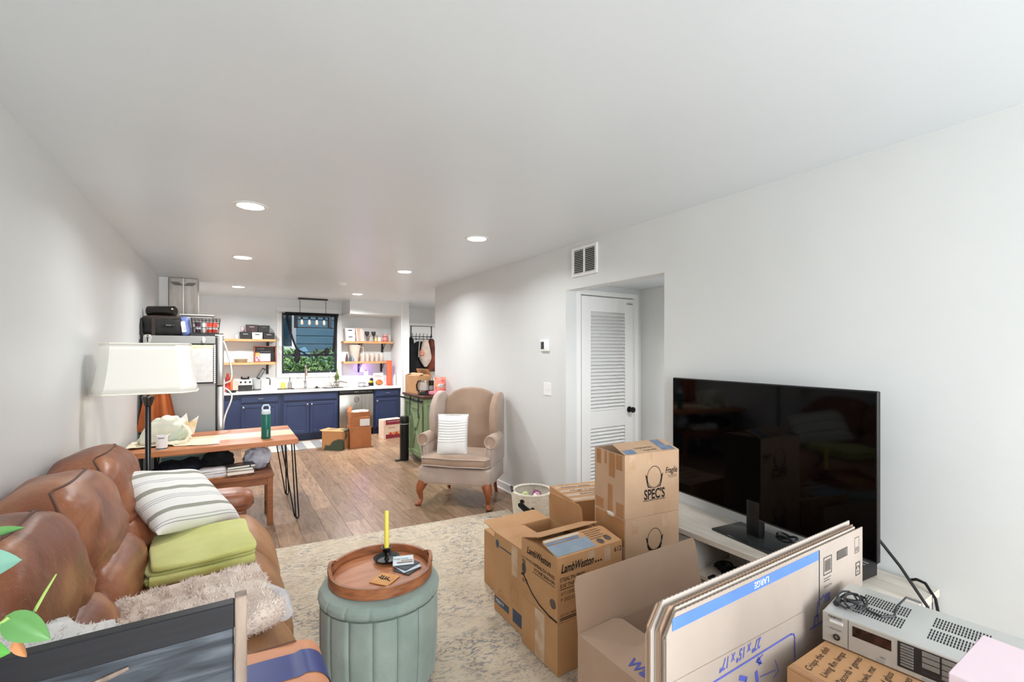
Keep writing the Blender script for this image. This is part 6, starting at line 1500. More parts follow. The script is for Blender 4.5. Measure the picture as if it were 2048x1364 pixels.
KR2 = mat('kraft_tan_card', (198, 165, 135), (190, 155, 124), scale=5, rough=0.75, bump=0.05, bscale=90)
KR3 = mat('kraft_pink_tan_card', (190, 162, 140), (183, 154, 132), scale=4, rough=0.75, bump=0.04, bscale=90)
KR4 = mat('kraft_brown_card', (186, 120, 76), (170, 106, 66), scale=5, rough=0.7)
simple_carton('cardboard_box', 'brown cardboard box standing on the green kitchen cart', (2.33, 6.30, 0.9155), R(6), 0.22, 0.40, 0.245, KR, flaps=[('L', 0.11, 20), ('R', 0.11, 60), ('F', 0.1, 12), ('B', 0.1, 15)], closed=False)
t = thing('glass_carafe', 'glass kettle with black handle and base on the green cart', 'kettle', (2.29, 5.98, 0.9155))
q = B(); q.lathe([(0, 0), (0.075, 0), (0.078, 0.012), (0.06, 0.03), (0.06, 0.035), (0, 0.035)], 24); obj('base', q, mat('steel_black', (70, 70, 70), rough=0.25, metal=0.8), t)
q = B(); q.lathe([(0.055, 0.036), (0.064, 0.05), (0.06, 0.10), (0.048, 0.16), (0.04, 0.175), (0.038, 0.175), (0.046, 0.16), (0.057, 0.10), (0.06, 0.05), (0, 0.04)], 24); obj('jug', q, mat('kettle_glass', (210, 206, 200), rough=0.05, alpha=0.45, spec=0.9), t)
q = B(); q.lathe([(0.058, 0.036), (0.0655, 0.05), (0.064, 0.07)], 24); obj('metal_band', q, CHROME, t)
q = B(); q.lathe([(0, 0.195), (0.02, 0.193), (0.042, 0.178), (0.042, 0.170)], 24); obj('lid', q, CHROME, t)
q = B(); q.tube([(-0.035, 0.01, 0.19), (-0.075, 0.02, 0.185), (-0.095, 0.025, 0.13), (-0.085, 0.022, 0.06), (-0.06, 0.015, 0.05)], 0.011, 8); obj('handle', q, BLACK, t)
t = thing('travel_mug', 'black and silver bottle beside the glass kettle on the cart', 'bottle', (2.40, 5.98, 0.9155))
q = B(); q.lathe([(0, 0), (0.035, 0), (0.037, 0.19), (0, 0.19)], 20); obj('body', q, BLACK, t)
q = B(); q.lathe([(0.02, 0.191), (0.026, 0.192), (0.026, 0.225), (0, 0.23)], 18); obj('lid', q, CHROME, t)
q = B(); q.lathe([(0.0375, 0.06), (0.0378, 0.12)], 20); obj('label_band', q, GREYP, t)
t = thing('snack_bag', 'red and orange pouch of treats behind the armchair wing on the cart', 'pouch', (2.455, 5.80, 0.9155), R(-18))
PCH = mat('pouch_print', (226, 70, 72), (244, 170, 90), c3=(240, 150, 140), scale=22, rough=0.35, lo=0.35, hi=0.68)
q = B()
def pf(sg):
    def f(u, v):
        a, c = 2 * u - 1, v
        return Vector((0.075 * a, sg * 0.035 * (1 - a ** 2) ** .6 * (1 - c ** 3) ** .7 + 0.003 * noise.noise(Vector((u * 8, v * 8, sg))), 0.245 * c))
    return f
q.grid(pf(-1), 18, 22); q.grid(pf(1), 18, 22); bmesh.ops.remove_doubles(q.bm, verts=q.bm.verts[:], dist=1e-5); o = obj('pouch', q, PCH, t, ang=70)
q = B(); q.sell((0.005, -0.034, 0.13), (0.042, 0.004, 0.024), 1, 1, 20, 8); obj('print_oval', q, WP, t)
text(t, 'AMOS', (2.4345, 5.80 - 0.0245, 1.04), (math.cos(R(-18)), math.sin(R(-18)), 0), (0, 0, 1), h=0.02, m=BLACK)
for o_ in t.children:
    if o_.name.startswith('lettering'): o_.location.y -= 0.012
t = thing('pink_pouch', 'small pink pouch lying before the red treat pouch on the cart', 'pouch', (2.36, 5.82, 0.9155))
q = B(); q.sell((0, 0, 0.03), (0.06, 0.045, 0.03), 0.7, 0.7, 24, 12, nz=0.2, nf=3); obj('body', q, mat('pink_foil', (222, 110, 140), (246, 196, 200), scale=16, rough=0.3), t)

# kitchen floor boxes
GRT = mat('kraft_with_green_print', (184, 132, 86), (64, 74, 58), scale=3.2, rough=0.7, lo=0.52, hi=0.55, detail=1.5)
t = simple_carton('cardboard_box', 'square brown box with dark green blotches on the kitchen floor', (1.43, 7.45, 0.0), R(-40), 0.33, 0.28, 0.29, GRT, flaps=[('L', .05, 170)])
text(t, 'PRODUCE', (1.263, 7.44, 0.20), (math.cos(R(-62)), math.sin(R(-62)), 0), (0, 0, 1), h=0.02, m=mat('faded_ink', (110, 72, 48))) if False else None
t = simple_carton('cardboard_box', 'plain brown box under the labelled box before the dishwasher', (1.765, 7.44, 0.0), R(-3), 0.32, 0.28, 0.325, KR4)
t = simple_carton('cardboard_box', 'brown box with white logo sticker stacked before the dishwasher', (1.765, 7.44, 0.3305), R(-6), 0.30, 0.24, 0.145, KR4)
q = B(); q.box(-0.002, 0.145, -0.1215, -0.12, 0.012, 0.12); st = obj('sticker', q, WP, t)
strokes(t, (1.84, 7.3128, 0.40), (math.cos(R(-6)), math.sin(R(-6)), 0), (0, 0, 1), [[(-0.03, 0.005), (0.03, 0.005)], [(-0.025, 0.012), (0.02, 0.012)], [(-0.018, 0.02), (-0.02, 0.03)], [(-0.02, -0.003), (0.015, -0.003)], [(-0.012, -0.022), (0.018, -0.022)]], 0.009, mat('navy_ink', (44, 52, 100)))
t = simple_carton('cardboard_box', 'open torn brown box with white wrapping on top of the dishwasher stack', (1.76, 7.45, 0.481), R(2), 0.30, 0.22, 0.075, KR4, closed=False, flaps=[('L', .09, 70)])
q = B(); q.sell((0.02, 0, 0.075), (0.13, 0.10, 0.022), 0.8, 0.7, 30, 10, nz=0.3, nf=4); obj('wrapping', q, mat('white_wrap', (240, 234, 226), (216, 196, 176), scale=20, rough=0.8), t, ang=50)
t = thing('cracker_box', 'cream and maroon printed snack carton on the kitchen floor', 'box', (2.43, 7.93, 0), R(12))
q = B(); q.box(-0.19, 0.17, -0.09, 0.09, 0, 0.33, bev=0.003); obj('body', q, mat('cream_print_card', (236, 216, 196), (226, 200, 176), scale=9, rough=0.5), t)
MRN = mat('maroon_print', (136, 34, 54), (150, 44, 60), scale=8, rough=0.5)
q = B(); q.box(-0.15, 0.17, -0.0915, -0.09, 0.24, 0.325); obj('band', q, MRN, t)
q = B(); q.box(-0.15, 0.17, -0.0915, -0.09, 0.005, 0.075); obj('band', q, MRN, t)
for k, (x, c) in enumerate(((-0.06, (206, 60, 50)), (0.0, (230, 150, 80)), (0.055, (210, 80, 60)), (0.11, (226, 180, 110)))):
    q = B(); q.lathe([(0, 0), (0.026, 0), (0.026, 0.0015), (0, 0.0015)], 14, m=Matrix.Translation((x, -0.0912, 0.085)) @ Matrix.Rotation(R(90), 4, 'X')); obj('food_print', q, mat('food%d' % k, c, rough=0.5), t)
cr, sr = math.cos(R(12)), math.sin(R(12))
def on_front(t, x, z, yloc): 
    m_ = full_m(t); v = m_ @ Vector((x, yloc, z)); return v
text(t, 'WHOLESOME MEDLEY', on_front(t, -0.12, 0.285, -0.0915), (cr, sr, 0), (0, 0, 1), h=0.016, w=0.25, m=WP)
text(t, 'spindrift', on_front(t, -0.1, 0.175, -0.09), (cr, sr, 0), (0, 0, 1), h=0.028, m=mat('maroon_print', (0, 0, 0)))

# ================================================================== over-door rack and coats
t = thing('door_rack', 'dark metal over-door coat rack on the passage end door', 'coat rack', (3.40, YB - 0.04, 1.80))
q = B()
for x in (-0.22, 0.22): q.box(x - 0.01, x + 0.01, 0.003, 0.007, 0.0, 0.235); q.box(x - 0.01, x + 0.01, 0.003, 0.0395, 0.231, 0.235)
q.tube([(-0.24, 0, 0.02), (0.24, 0, 0.02)], 0.006, 6); q.tube([(-0.24, 0, -0.03), (0.24, 0, -0.03)], 0.006, 6)
q.tube([(-0.22, 0, 0.235), (0.24, 0, 0.235)], 0.004, 5)
obj('bar', q, BLACKM, t)
for k in range(6):
    x = -0.2 + 0.08 * k; q = B(); q.tube([(x, -0.005, -0.03), (x, -0.01, 0.03), (x, -0.03, 0.09)], 0.005, 6); q.tube([(x, -0.005, -0.03), (x, -0.035, -0.05), (x, -0.05, -0.02)], 0.005, 6); obj('hook', q, BLACKM, t)
t.location.x = 3.38
def hang(name, label, cat, x, z1, z0, w0, w1, m, dep=0.06, seed=0, pt=0.6, y=YB - 0.10):
    t = thing(name, label, cat, (x, y, z0))
    H_ = z1 - z0
    q = B()
    def f(u, v):
        a = 2 * math.pi * u; w_ = w0 + (w1 - w0) * (1 - v) ** pt
        k_ = 1 + 0.18 * noise.noise(Vector((math.cos(a) * 2 + seed, math.sin(a) * 2, v * 2)))
        sc_ = math.sin(math.pi * min(1, max(0.0, v * 1.0)) ** 0.5 * 0.5 + 0.0) if v < 0.02 else 1
        e_ = 1 if v < 0.96 else 0.5
        return Vector((w_ * math.cos(a) * k_ * e_, dep * math.sin(a) * k_ * e_, H_ * v))
    q.grid(f, 28, 22, cu=True); q.bm.verts.ensure_lookup_table()
    obj('fabric', q, m, t, ang=60); return t
hang('black_coat', 'long black coat hanging on the coat rack by the white wall end', 'coat', 3.13, 1.80, 1.02, 0.04, 0.115, mat('black_wool', (12, 12, 13), (22, 22, 24), scale=9, rough=0.95), seed=1)
hang('black_jacket', 'black jacket hanging behind the white tote on the rack', 'jacket', 3.32, 1.72, 1.05, 0.09, 0.17, mat('charcoal_wool', (20, 20, 22), (34, 32, 34), scale=9, rough=0.95), dep=0.03, seed=4, y=YB - 0.09)
hang('rust_jacket', 'rust brown jacket hanging at the rack end by the wall edge', 'jacket', 3.58, 1.78, 1.1, 0.05, 0.1, mat('rust_cloth', (130, 62, 44), (60, 40, 34), scale=5, rough=0.9), seed=7)
t = thing('cotton_tote', 'off-white cotton tote with red pattern inside hanging on the rack', 'bag', (3.42, YB - 0.17, 1.20))
q = B()
def tf(u, v):
    a = 2 * math.pi * u; k_ = 1 + 0.12 * noise.noise(Vector((math.cos(a) * 2, math.sin(a) * 2, v * 3)))
    w_ = 0.13 * math.sin(min(1.0, v * 2.2 + 0.12) * math.pi / 2) * (1 - 0.65 * max(0, v - 0.45) / 0.55)
    return Vector((w_ * math.cos(a) * k_, 0.045 * math.sin(a) * k_ * min(1, v * 3 + 0.1), 0.56 * v))
q.grid(tf, 30, 26, cu=True); obj('body', q, mat('offwhite_cotton', (214, 200, 188), (194, 176, 162), scale=9, rough=0.95), t, ang=70)
q = B(); q.sell((-0.09, -0.03, 0.28), (0.055, 0.03, 0.06), 0.8, 0.8, 18, 12, nz=0.3); obj('red_pattern', q, mat('red_print_cloth', (190, 84, 62), (220, 180, 160), scale=40, rough=0.9), t)
q = B(); q.tube([(-0.16, -0.02, 0.2), (-0.15, -0.03, 0.4), (-0.12, -0.01, 0.57)], 0.008, 6); obj('handle', q, mat('offwhite_cotton', (0, 0, 0)), t)

# ================================================================== TV STAND + TV
OAK = mat('pale_oak_laminate', (222, 214, 202), (204, 192, 178), c3=(214, 205, 192), scale=5, rough=0.4, stretch=(7, 0.8, 7), lo=0.3, hi=0.7, detail=7)
OAKD = mat('grey_laminate', (188, 184, 178), rough=0.5)
t = thing('tv_stand', 'long pale oak media console along the wall under the television', 'media console', (2.355, 1.38, 0))
q = B(); q.box(2.165, 2.528, 0.67, 2.09, 0.478, 0.509, bev=0.002); obj('top', q, OAK, t, world=True)
q = B()
for y in (0.69, 1.13, 1.60, 2.05): q.box(2.185, 2.52, y, y + 0.02, 0.0, 0.477)
q.box(2.51, 2.52, 0.69, 2.07, 0.03, 0.477); obj('panel', q, OAKD, t, world=True)
q = B(); q.box(2.18, 2.51, 0.71, 2.05, 0.27, 0.29, bev=0.001); obj('shelf', q, OAK, t, world=True)
q = B(); q.box(2.18, 2.51, 0.71, 2.05, 0.03, 0.05); obj('shelf', q, OAK, t, world=True)
for k, (y0, y1) in enumerate(((1.62, 2.05),)):
    q = B(); q.box(2.172, 2.186, y0 + 0.0, y1, 0.05, 0.47, bev=0.001); obj('door', q, OAKD, t, world=True)
rr = random.Random(4)
for k, (lb, y) in enumerate((('tangle of black cables on the open shelf of the media console', 1.38), ('smaller knot of black cables at the flap end of the console shelf', 1.50))):
    t = thing('cable_bundle', lb, 'cable', (2.30, y, 0.2915))
    q = B(); pts = []
    for i in range(60):
        a = i * 0.55; r_ = 0.05 + 0.03 * math.sin(i * 0.7); pts.append((r_ * math.cos(a), (0.09 if k == 0 else 0.05) * math.sin(a * 1.1), 0.008 + 0.03 * abs(math.sin(i * 0.31))))
    q.tube(pts, 0.0055, 6); obj('cable', q, BLACK, t)
    q = B(); q.box(-0.13, -0.08, -0.01, 0.01, 0.001, 0.014, bev=0.002); obj('plug', q, BLACK, t)
t = thing('television', 'large flat black glossy television on the pale console', 'television', (2.385, 1.378, 0.51), R(-7))
SCR = mat('tv_screen', (2, 2, 3), rough=0.05, spec=0.22)
q = B(); q.box(-0.012, 0.012, -0.578, 0.578, 0.105, 0.828, bev=0.004); obj('bezel', q, mat('tv_bezel', (18, 18, 20), rough=0.3), t)
q = B(); q.box(-0.0135, -0.012, -0.571, 0.571, 0.115, 0.821); obj('screen', q, SCR, t)
q = B(); q.box(-0.0145, -0.0125, -0.578, 0.578, 0.105, 0.110); q.box(-0.0145, -0.0125, -0.5785, -0.575, 0.105, 0.828); obj('bezel_edge', q, mat('bezel_silver', (90, 90, 92), rough=0.3, metal=0.8), t)
q = B(); q.box(0.012, 0.05, -0.4, 0.4, 0.16, 0.55, bev=0.015, seg=2); obj('back_cover', q, BLACK, t)
q = B(); q.box(-0.015, 0.03, -0.04, 0.04, 0.012, 0.20, bev=0.006, seg=2); q.box(0.0, 0.045, -0.05, 0.05, 0.16, 0.3); obj('stand_neck', q, BLACK, t)
q = B(); q.box(-0.12, 0.115, -0.175, 0.175, 0.0, 0.012, bev=0.004, seg=2); obj('stand_base', q, mat('gloss_black_base', (34, 36, 36), (52, 54, 54), scale=6, rough=0.12), t)
text(t, 'SAMSUNG', (2.39 - 0.0145, 1.37, 0.51 + 0.1075), (-math.sin(R(-7)) * -1 if False else 0, -1, 0), (0, 0, 1), h=0.004, m=GREYP) if False else None
t = thing('headset', 'small black coiled earphones behind the television foot', 'earphones', (2.50, 1.27, 0.5095))
q = B(); q.tube([(0.028 * math.cos(R(a)), 0.05 * math.sin(R(a)), 0.012 + 0.012 * abs(math.sin(R(a * 1.5)))) for a in range(0, 720, 24)], 0.006, 6); obj('cord', q, BLACK, t)
t = thing('cable_box', 'flat black cable box at the console end beneath the television', 'media player', (2.355, 0.955, 0.5095), R(-5))
q = B(); q.box(-0.10, 0.10, -0.09, 0.09, 0.0, 0.052, bev=0.004); obj('housing', q, BLACK, t)
q = B()
for k in range(6): q.box(-0.08 + k * 0.028, -0.068 + k * 0.028, -0.07, 0.06, 0.0522, 0.0532)
obj('vent_slot', q, GREYP, t)
q = B(); q.box(-0.1012, -0.10, -0.06, -0.03, 0.025, 0.031); obj('led', q, GREYP, t)
t = thing('power_cord', 'black power cord running from the television down behind the console end', 'cable', (2.50, 0.75, 0.0))
q = B(); q.tube([(2.35, 0.87, 0.76), (2.36, 0.82, 0.70), (2.36, 0.75, 0.617), (2.32, 0.65, 0.505), (2.31, 0.63, 0.40), (2.34, 0.60, 0.15), (2.35, 0.58, 0.01)], 0.006, 8); obj('cord', q, BLACK, t, world=True)
t = thing('power_cord', 'short curved black cord poking up at the console end', 'cable', (2.50, 0.64, 0.0))
q = B(); q.tube([(2.50, 0.76, 0.517), (2.495, 0.735, 0.532), (2.47, 0.70, 0.537), (2.44, 0.66, 0.50), (2.44, 0.65, 0.44), (2.45, 0.64, 0.2), (2.46, 0.60, 0.01)], 0.006, 8); obj('cord', q, BLACK, t, world=True)

# ================================================================== BIG CARTONS
# tall stack of liquor cartons
EX = (math.cos(R(-7)), math.sin(R(-7)), 0)
SW, SD, SH = 0.365, 0.26, 0.322
SCX, SCY = 1.905, 1.765
def spec_box(label, z, rz, closed, flaps=None):
    t = simple_carton('liquor_carton', label, (SCX, SCY, z), R(rz), SW, SD, SH, KR2, closed=closed, flaps=flaps)
    m_ = full_m(t); P = lambda x, zz, yy=-SD / 2: m_ @ Vector((x, yy, zz))
    ex = m_.to_3x3() @ Vector((1, 0, 0)); ey = m_.to_3x3() @ Vector((0, 1, 0))
    # emblem frame: ring with two dark angular side shields
    cx_, cz_ = 0.01, 0.195
    segs = [[(0.047 * math.cos(R(a)), 0.056 * math.sin(R(a))) for a in range(0, 361, 12)]]
    strokes(t, P(cx_, cz_), ex, (0, 0, 1), segs, 0.0035, INK)
    for s_ in (-1, 1):
        q = B(); o = P(cx_, cz_); pl = [(s_ * 0.060, 0.018), (s_ * 0.046, 0.006), (s_ * 0.05, -0.02), (s_ * 0.036, -0.046), (s_ * 0.014, -0.058), (s_ * 0.042, -0.052), (s_ * 0.05, -0.03)]
        nd = Vector(ex).cross(Vector((0, 0, 1))); vs = [q.bm.verts.new(o + Vector(ex) * a + Vector((0, 0, 1)) * c + nd * 0.0012) for a, c in pl]
        q.bm.faces.new(vs); bmesh.ops.triangulate(q.bm, faces=q.bm.faces[:]); obj('emblem', q, INK, t, world=True, smooth=False)
    text(t, "SPEC'S", P(cx_ - 0.068, 0.083), ex, (0, 0, 1), h=0.050, w=0.14, m=INK, bold=0.025)
    text(t, 'WINES SPIRITS FINER FOODS', P(cx_ - 0.076, 0.072), ex, (0, 0, 1), h=0.008, w=0.152, m=INK)
    return t, P, ex, ey
t, P, ex, ey = spec_box('top carton of the tall stack, taped half open and marked fragile', 0.652, -7, False, [('F', 0.125, 17), ('R', 0.15, -4)])
text(t, 'Fragile', P(0.088, 0.205), ex, (0.0, 0, 1), h=0.032, w=0.082, m=INK, bold=0.012, shear=0.2, name='handwriting')
strokes(t, P(0.13, 0.19), ex, (0, 0, 1), [[(-0.025, 0.002), (0, -0.001), (0.035, 0.004)], [(-0.022, -0.006), (0.0, -0.01), (0.034, -0.004)]], 0.002, INK, 'handwriting')
for (x0, x1, z0, z1) in ((-0.155, -0.115, 0.25, 0.32), (-0.035, 0.0, 0.265, 0.32), (-0.02, 0.02, 0.0, 0.035)): tape(t, x0, x1, z0, z1, 'F', TAPE2, SW, SD)
for (y0, y1, z0, z1) in ((-0.11, -0.06, 0.24, 0.318), (-0.05, 0.0, 0.19, 0.318), (0.02, 0.04, 0.25, 0.318), (0.07, 0.11, 0.24, 0.318), (-0.03, 0.01, 0.0, 0.15), (-0.12, -0.06, 0.0, 0.07), (0.05, 0.12, 0.0, 0.055)): tape(t, y0, y1, z0, z1, 'L', TAPE, SW, SD)
# flap print: blue labels and writing on the raised front flap
BLT = mat('blue_grey_label', (128, 142, 160), (104, 122, 150), scale=30, rough=0.5)
fm = full_m(t) @ Matrix.Translation((0, -SD / 2, SH + 0.002)) @ Matrix.Rotation(math.pi, 4, 'Z') @ Matrix.Rotation(R(-17), 4, 'X')
def flap_quad(t, fm, x0, x1, y0, y1, m, nm='label'):
    q = B(); vs = [q.bm.verts.new(fm @ Vector((-x, -y, 0.0032))) for x, y in ((x0, y0), (x1, y0), (x1, y1), (x0, y1))]; q.bm.faces.new(vs); return obj(nm, q, m, t, world=True, smooth=False)
flap_quad(t, fm, -0.17, -0.10, 0.0, 0.045, BLT); flap_quad(t, fm, 0.075, 0.135, 0.01, 0.118, BLT); flap_quad(t, fm, 0.135, 0.16, 0.005, 0.05, BLT)
fex = fm.to_3x3() @ Vector((-1, 0, 0)); fey = fm.to_3x3() @ Vector((0, -1, 0))
text(t, 'Livingroom Art', fm @ Vector((0.085, -0.045, 0.0025)), fex, fey, h=0.016, w=0.12, m=INK, shear=.2, name='handwriting')
text(t, 'Fragile MISC', fm @ Vector((0.04, -0.018, 0.0025)), fex, fey, h=0.014, w=0.09, m=INK, shear=.2, name='handwriting')
t, P, ex, ey = spec_box('middle carton of the tall stack, directly under the fragile one', 0.326, -6, True)
for (x0, x1, z0, z1) in ((-0.14, -0.10, 0.24, 0.31), (0.06, 0.10, 0.25, 0.31)): tape(t, x0, x1, z0, z1, 'F', TAPE2, SW, SD)
for (y0, y1, z0, z1) in ((-0.12, 0.12, 0.18, 0.315), (-0.03, 0.03, 0.0, 0.18)): tape(t, y0, y1, z0, z1, 'L', TAPE, SW, SD)
q = B(); q.sell((-SW / 2 + 0.0, -0.01, SH - 0.002), (0.006, 0.03, 0.012), 0.8, 0.8, 14, 8, nz=0.4); obj('tape_wad', q, mat('clear_tape', (226, 220, 212), rough=0.15), t)
simple_carton('liquor_carton', 'bottom carton of the tall stack behind the fries carton', (SCX, SCY, 0.0135), R(-7), SW, SD, SH - 0.015, KR2)

# fries carton on a plain carton
FXc, FYc = 1.485, 1.81
t = simple_carton('plain_carton', 'plain tan carton with stretch tape under the printed fries carton', (FXc, FYc, 0.0135), 0, 0.41, 0.30, 0.238, KR, flaps=None)
tape(t, -0.05, 0.03, 0.0, 0.235, 'L', mat('clear_tape_strip', (214, 190, 166), (196, 160, 124), scale=18, rough=0.15), 0.41, 0.30)
t = simple_carton('fries_carton', 'orange-brown frozen fries carton with black printing and a raised lid flap', (FXc, FYc, 0.2565), 0, 0.41, 0.30, 0.292, KR, closed=False, flaps=[('L', 0.14, -4), ('R', 0.14, -4), ('F', 0.148, 12), ('B', 0.148, 18)])
P = lambda x, z: Vector((FXc + x, FYc - 0.15, 0.2565 + z)); X_, Z_ = (1, 0, 0), (0, 0, 1)
text(t, 'LambWeston', P(-0.185, 0.225), X_, Z_, h=0.040, w=0.20, m=INK, shear=0.35, bold=0.022)
for k in range(3): strokes(t, P(0.028 + k * 0.017, 0.229), X_, Z_, [[(-0.004, 0), (0.004, 0)], [(-0.003, 0.004), (0.003, 0.004)]], 0.005, INK)
text(t, "STEALTH FRIES'", P(-0.19, 0.185), X_, Z_, h=0.018, w=0.15, m=INK, bold=0.01)
text(t, '5/16" THIN REGULAR CUT SKIN-ON', P(-0.19, 0.158), X_, Z_, h=0.017, w=0.31, m=INK, bold=0.01)
strokes(t, P(-0.19, 0.150), X_, Z_, [[(0, 0), (0.15, 0)]], 0.003, INK)
text(t, '61110082721 025', P(-0.185, 0.122), X_, Z_, h=0.017, w=0.16, m=mat('grey_ink', (110, 78, 58), rough=0.7))
text(t, 'P 2022.02.07 6 A', P(-0.185, 0.093), X_, Z_, h=0.017, w=0.15, m=mat('grey_ink', (0, 0, 0)))
text(t, '612', P(0.15, 0.248), X_, Z_, h=0.024, m=INK, bold=0.01)
text(t, 'NET WT : WWW.LAMBWESTON', P(-0.19, 0.026), X_, Z_, h=0.009, w=0.2, m=INK)
strokes(t, P(-0.19, 0.017), X_, Z_, [[(0, 0), (0.39, 0)], [(0, -0.008), (0.39, -0.008)]], 0.004, INK)
tape(t, 0.085, 0.125, 0.215, 0.288, 'F', TAPE2, 0.41, 0.30); tape(t, -0.02, 0.02, 0.25, 0.29, 'F', TAPE2, .41, .30)
PL = lambda y, z: Vector((FXc - 0.205, FYc + y, 0.2565 + z)); YL = (0, -1, 0)
text(t, 'LambWeston', PL(0.10, 0.235), YL, Z_, h=0.034, w=0.20, m=INK, shear=0.3, bold=0.022)
text(t, '5/16" THIN REGULAR CUT', PL(0.148, 0.195), YL, Z_, h=0.012, w=0.15, m=INK)
text(t, 'STEALTH FRIES', PL(0.035, 0.192), YL, Z_, h=0.016, w=0.165, m=INK, bold=0.01)
text(t, 'RTONE SKIN-ON', PL(0.035, 0.167), YL, Z_, h=0.016, w=0.165, m=INK, bold=0.01)
strokes(t, PL(0.05, 0.158), YL, Z_, [[(0, 0), (0.18, 0)]], 0.003, INK)
text(t, '612', PL(0.14, 0.075), YL, Z_, h=0.022, m=INK)
strokes(t, PL(0.15, 0.11), YL, Z_, [[(0.0, 0.0), (0.02, 0.0), (0.06, -0.035), (0.10, -0.065), (0.16, -0.09), (0.24, -0.105), (0.295, -0.105)]], 0.009, INK)
q = B(); o_ = PL(0.128, 0.145)
for (cx_, cz_, rx, rz_) in ((0, 0, 0.018, 0.03),):
    vs = [q.bm.verts.new(o_ + Vector((-0.0014, -(cx_ + rx * math.cos(R(a))), cz_ + rz_ * math.sin(R(a))))) for a in range(0, 360, 20)]; q.bm.faces.new(vs)
obj('logo', q, mat('dark_slate_print', (58, 56, 62)), t, world=True, smooth=False)
strokes(t, PL(0.128, 0.175), YL, Z_, [[(-0.012, 0), (-0.012, 0.012)], [(-0.004, 0.002), (-0.004, 0.016)], [(0.005, 0.002), (0.005, 0.014)], [(0.012, 0), (0.013, 0.01)], [(0, -0.055), (-0.014, -0.06)]], 0.004, INK)
SEAL = mat('dark_seal_print', (74, 66, 62), (104, 92, 84), scale=60, rough=0.7)
def seal(t, mtx, r_):
    q = B(); vs = [q.bm.verts.new(mtx @ Vector((r_ * math.cos(R(a)), r_ * math.sin(R(a)), 0.0035))) for a in range(0, 360, 15)]; q.bm.faces.new(vs); return obj('seal', q, SEAL, t, world=True, smooth=False)
seal(t, Matrix.Translation(PL(-0.115, 0.075) + Vector((0.002, 0, 0))) @ Matrix.Rotation(R(-90), 4, 'Y'), 0.022)
fm = Matrix.Translation((FXc, FYc - 0.15, 0.2565 + 0.292 + 0.002)) @ Matrix.Rotation(math.pi, 4, 'Z') @ Matrix.Rotation(R(-12), 4, 'X')
flap_quad(t, fm, -0.20, 0.045, 0.012, 0.095, mat('grey_blue_sheet', (150, 164, 176), (136, 152, 168), scale=12, rough=0.4), 'label')
flap_quad(t, fm, -0.195, 0.01, 0.10, 0.118, BLT, 'label'); flap_quad(t, fm, -0.19, 0.03, 0.124, 0.14, mat('pale_sheet', (206, 200, 190)), 'label')
for k in range(5): strokes(t, fm @ Vector((-0.05, -0.065 - 0.016 * k, 0.0025)), fm.to_3x3() @ Vector((-1, 0, 0)), fm.to_3x3() @ Vector((0, -1, 0)), [[(0, 0), (0.11 - 0.01 * (k % 3), 0)]], 0.004, mat('grey_ink', (0, 0, 0)), 'print_line')
seal(t, fm @ Matrix.Translation((-0.09, -0.035, 0.0)), 0.02); seal(t, fm @ Matrix.Translation((-0.145, -0.045, 0.0)), 0.02)

# open carton behind (with the standing side flap) and the lower one beyond it
t = simple_carton('open_carton', 'open orange-tan carton with a flap standing up beside the fries carton', (1.51, 2.135, 0.0135), 0, 0.40, 0.325, 0.445, KR, closed=False, flaps=[('L', 0.19, 2), ('R', 0.17, 86), ('B', 0.155, 176)])
PL = lambda y, z: Vector((1.31, 2.135 + y, 0.0135 + z))
text(t, 'egypro', PL(0.14, 0.06), YL, Z_, h=0.022, m=WP)
q = B(); q.box(-0.2008, -0.2, 0.0, 0.155, 0.045, 0.085); obj('print_band', q, mat('blue_grey_print', (62, 78, 98)), t)
q = B(); q.box(-0.2008, -0.2, -0.14, -0.04, 0.03, 0.10); obj('print_band', q, mat('blue_grey_print', (0, 0, 0)), t)
strokes(t, PL(-0.02, 0.14), YL, Z_, [[(0, 0), (0.07, 0), (0.07, 0.07), (0, 0.07), (0, 0)], [(0.005, 0.09), (0.06, 0.09)]], 0.002, mat('faint_ink', (150, 104, 70)))
strokes(t, PL(0.13, 0.10), YL, Z_, [[(0, 0), (0.12, 0)], [(0.01, 0.012), (0.10, 0.012)], [(0.02, 0.02), (0.05, 0.045), (0.08, 0.02)]], 0.003, mat('faint_ink', (0, 0, 0)))
q = B(); o_ = PL(0.125, 0.39); vs = [q.bm.verts.new(o_ + Vector((-0.0012, -0.018 * math.cos(R(a)), 0.024 * math.sin(R(a))))) for a in range(0, 360, 20)]; q.bm.faces.new(vs); obj('seal', q, mat('blue_grey_print', (0, 0, 0)), t, world=True, smooth=False)
strokes(t, PL(0.095, 0.385), YL, Z_, [[(0, 0), (0.12, 0)]], 0.008, mat('blue_grey_print', (0, 0, 0)), 'print_line')
tape(t, -0.09, -0.03, 0.28, 0.44, 'L', TAPE2, 0.40, 0.325)
t2 = thing('coiled_cable', 'loop of black cable poking up inside the open carton', 'cable', (1.64, 2.20, 0.02))
q = B(); q.tube([(0.045 * math.cos(R(a)), 0.012 * math.sin(R(2 * a)), 0.36 + 0.045 * math.sin(R(a))) for a in range(0, 360, 20)], 0.006, 6, closed=True); q.tube([(0, 0, 0.32), (0.02, 0.02, 0.15), (0.06, -0.03, 0.006), (-0.05, -0.06, 0.006)], 0.006, 6); obj('cable', q, BLACK, t2)
simple_carton('low_carton', 'lower tan carton beneath the folded-out flap of the open carton', (1.585, 2.455, 0.0135), R(-3), 0.36, 0.29, 0.335, KR, flaps=None)
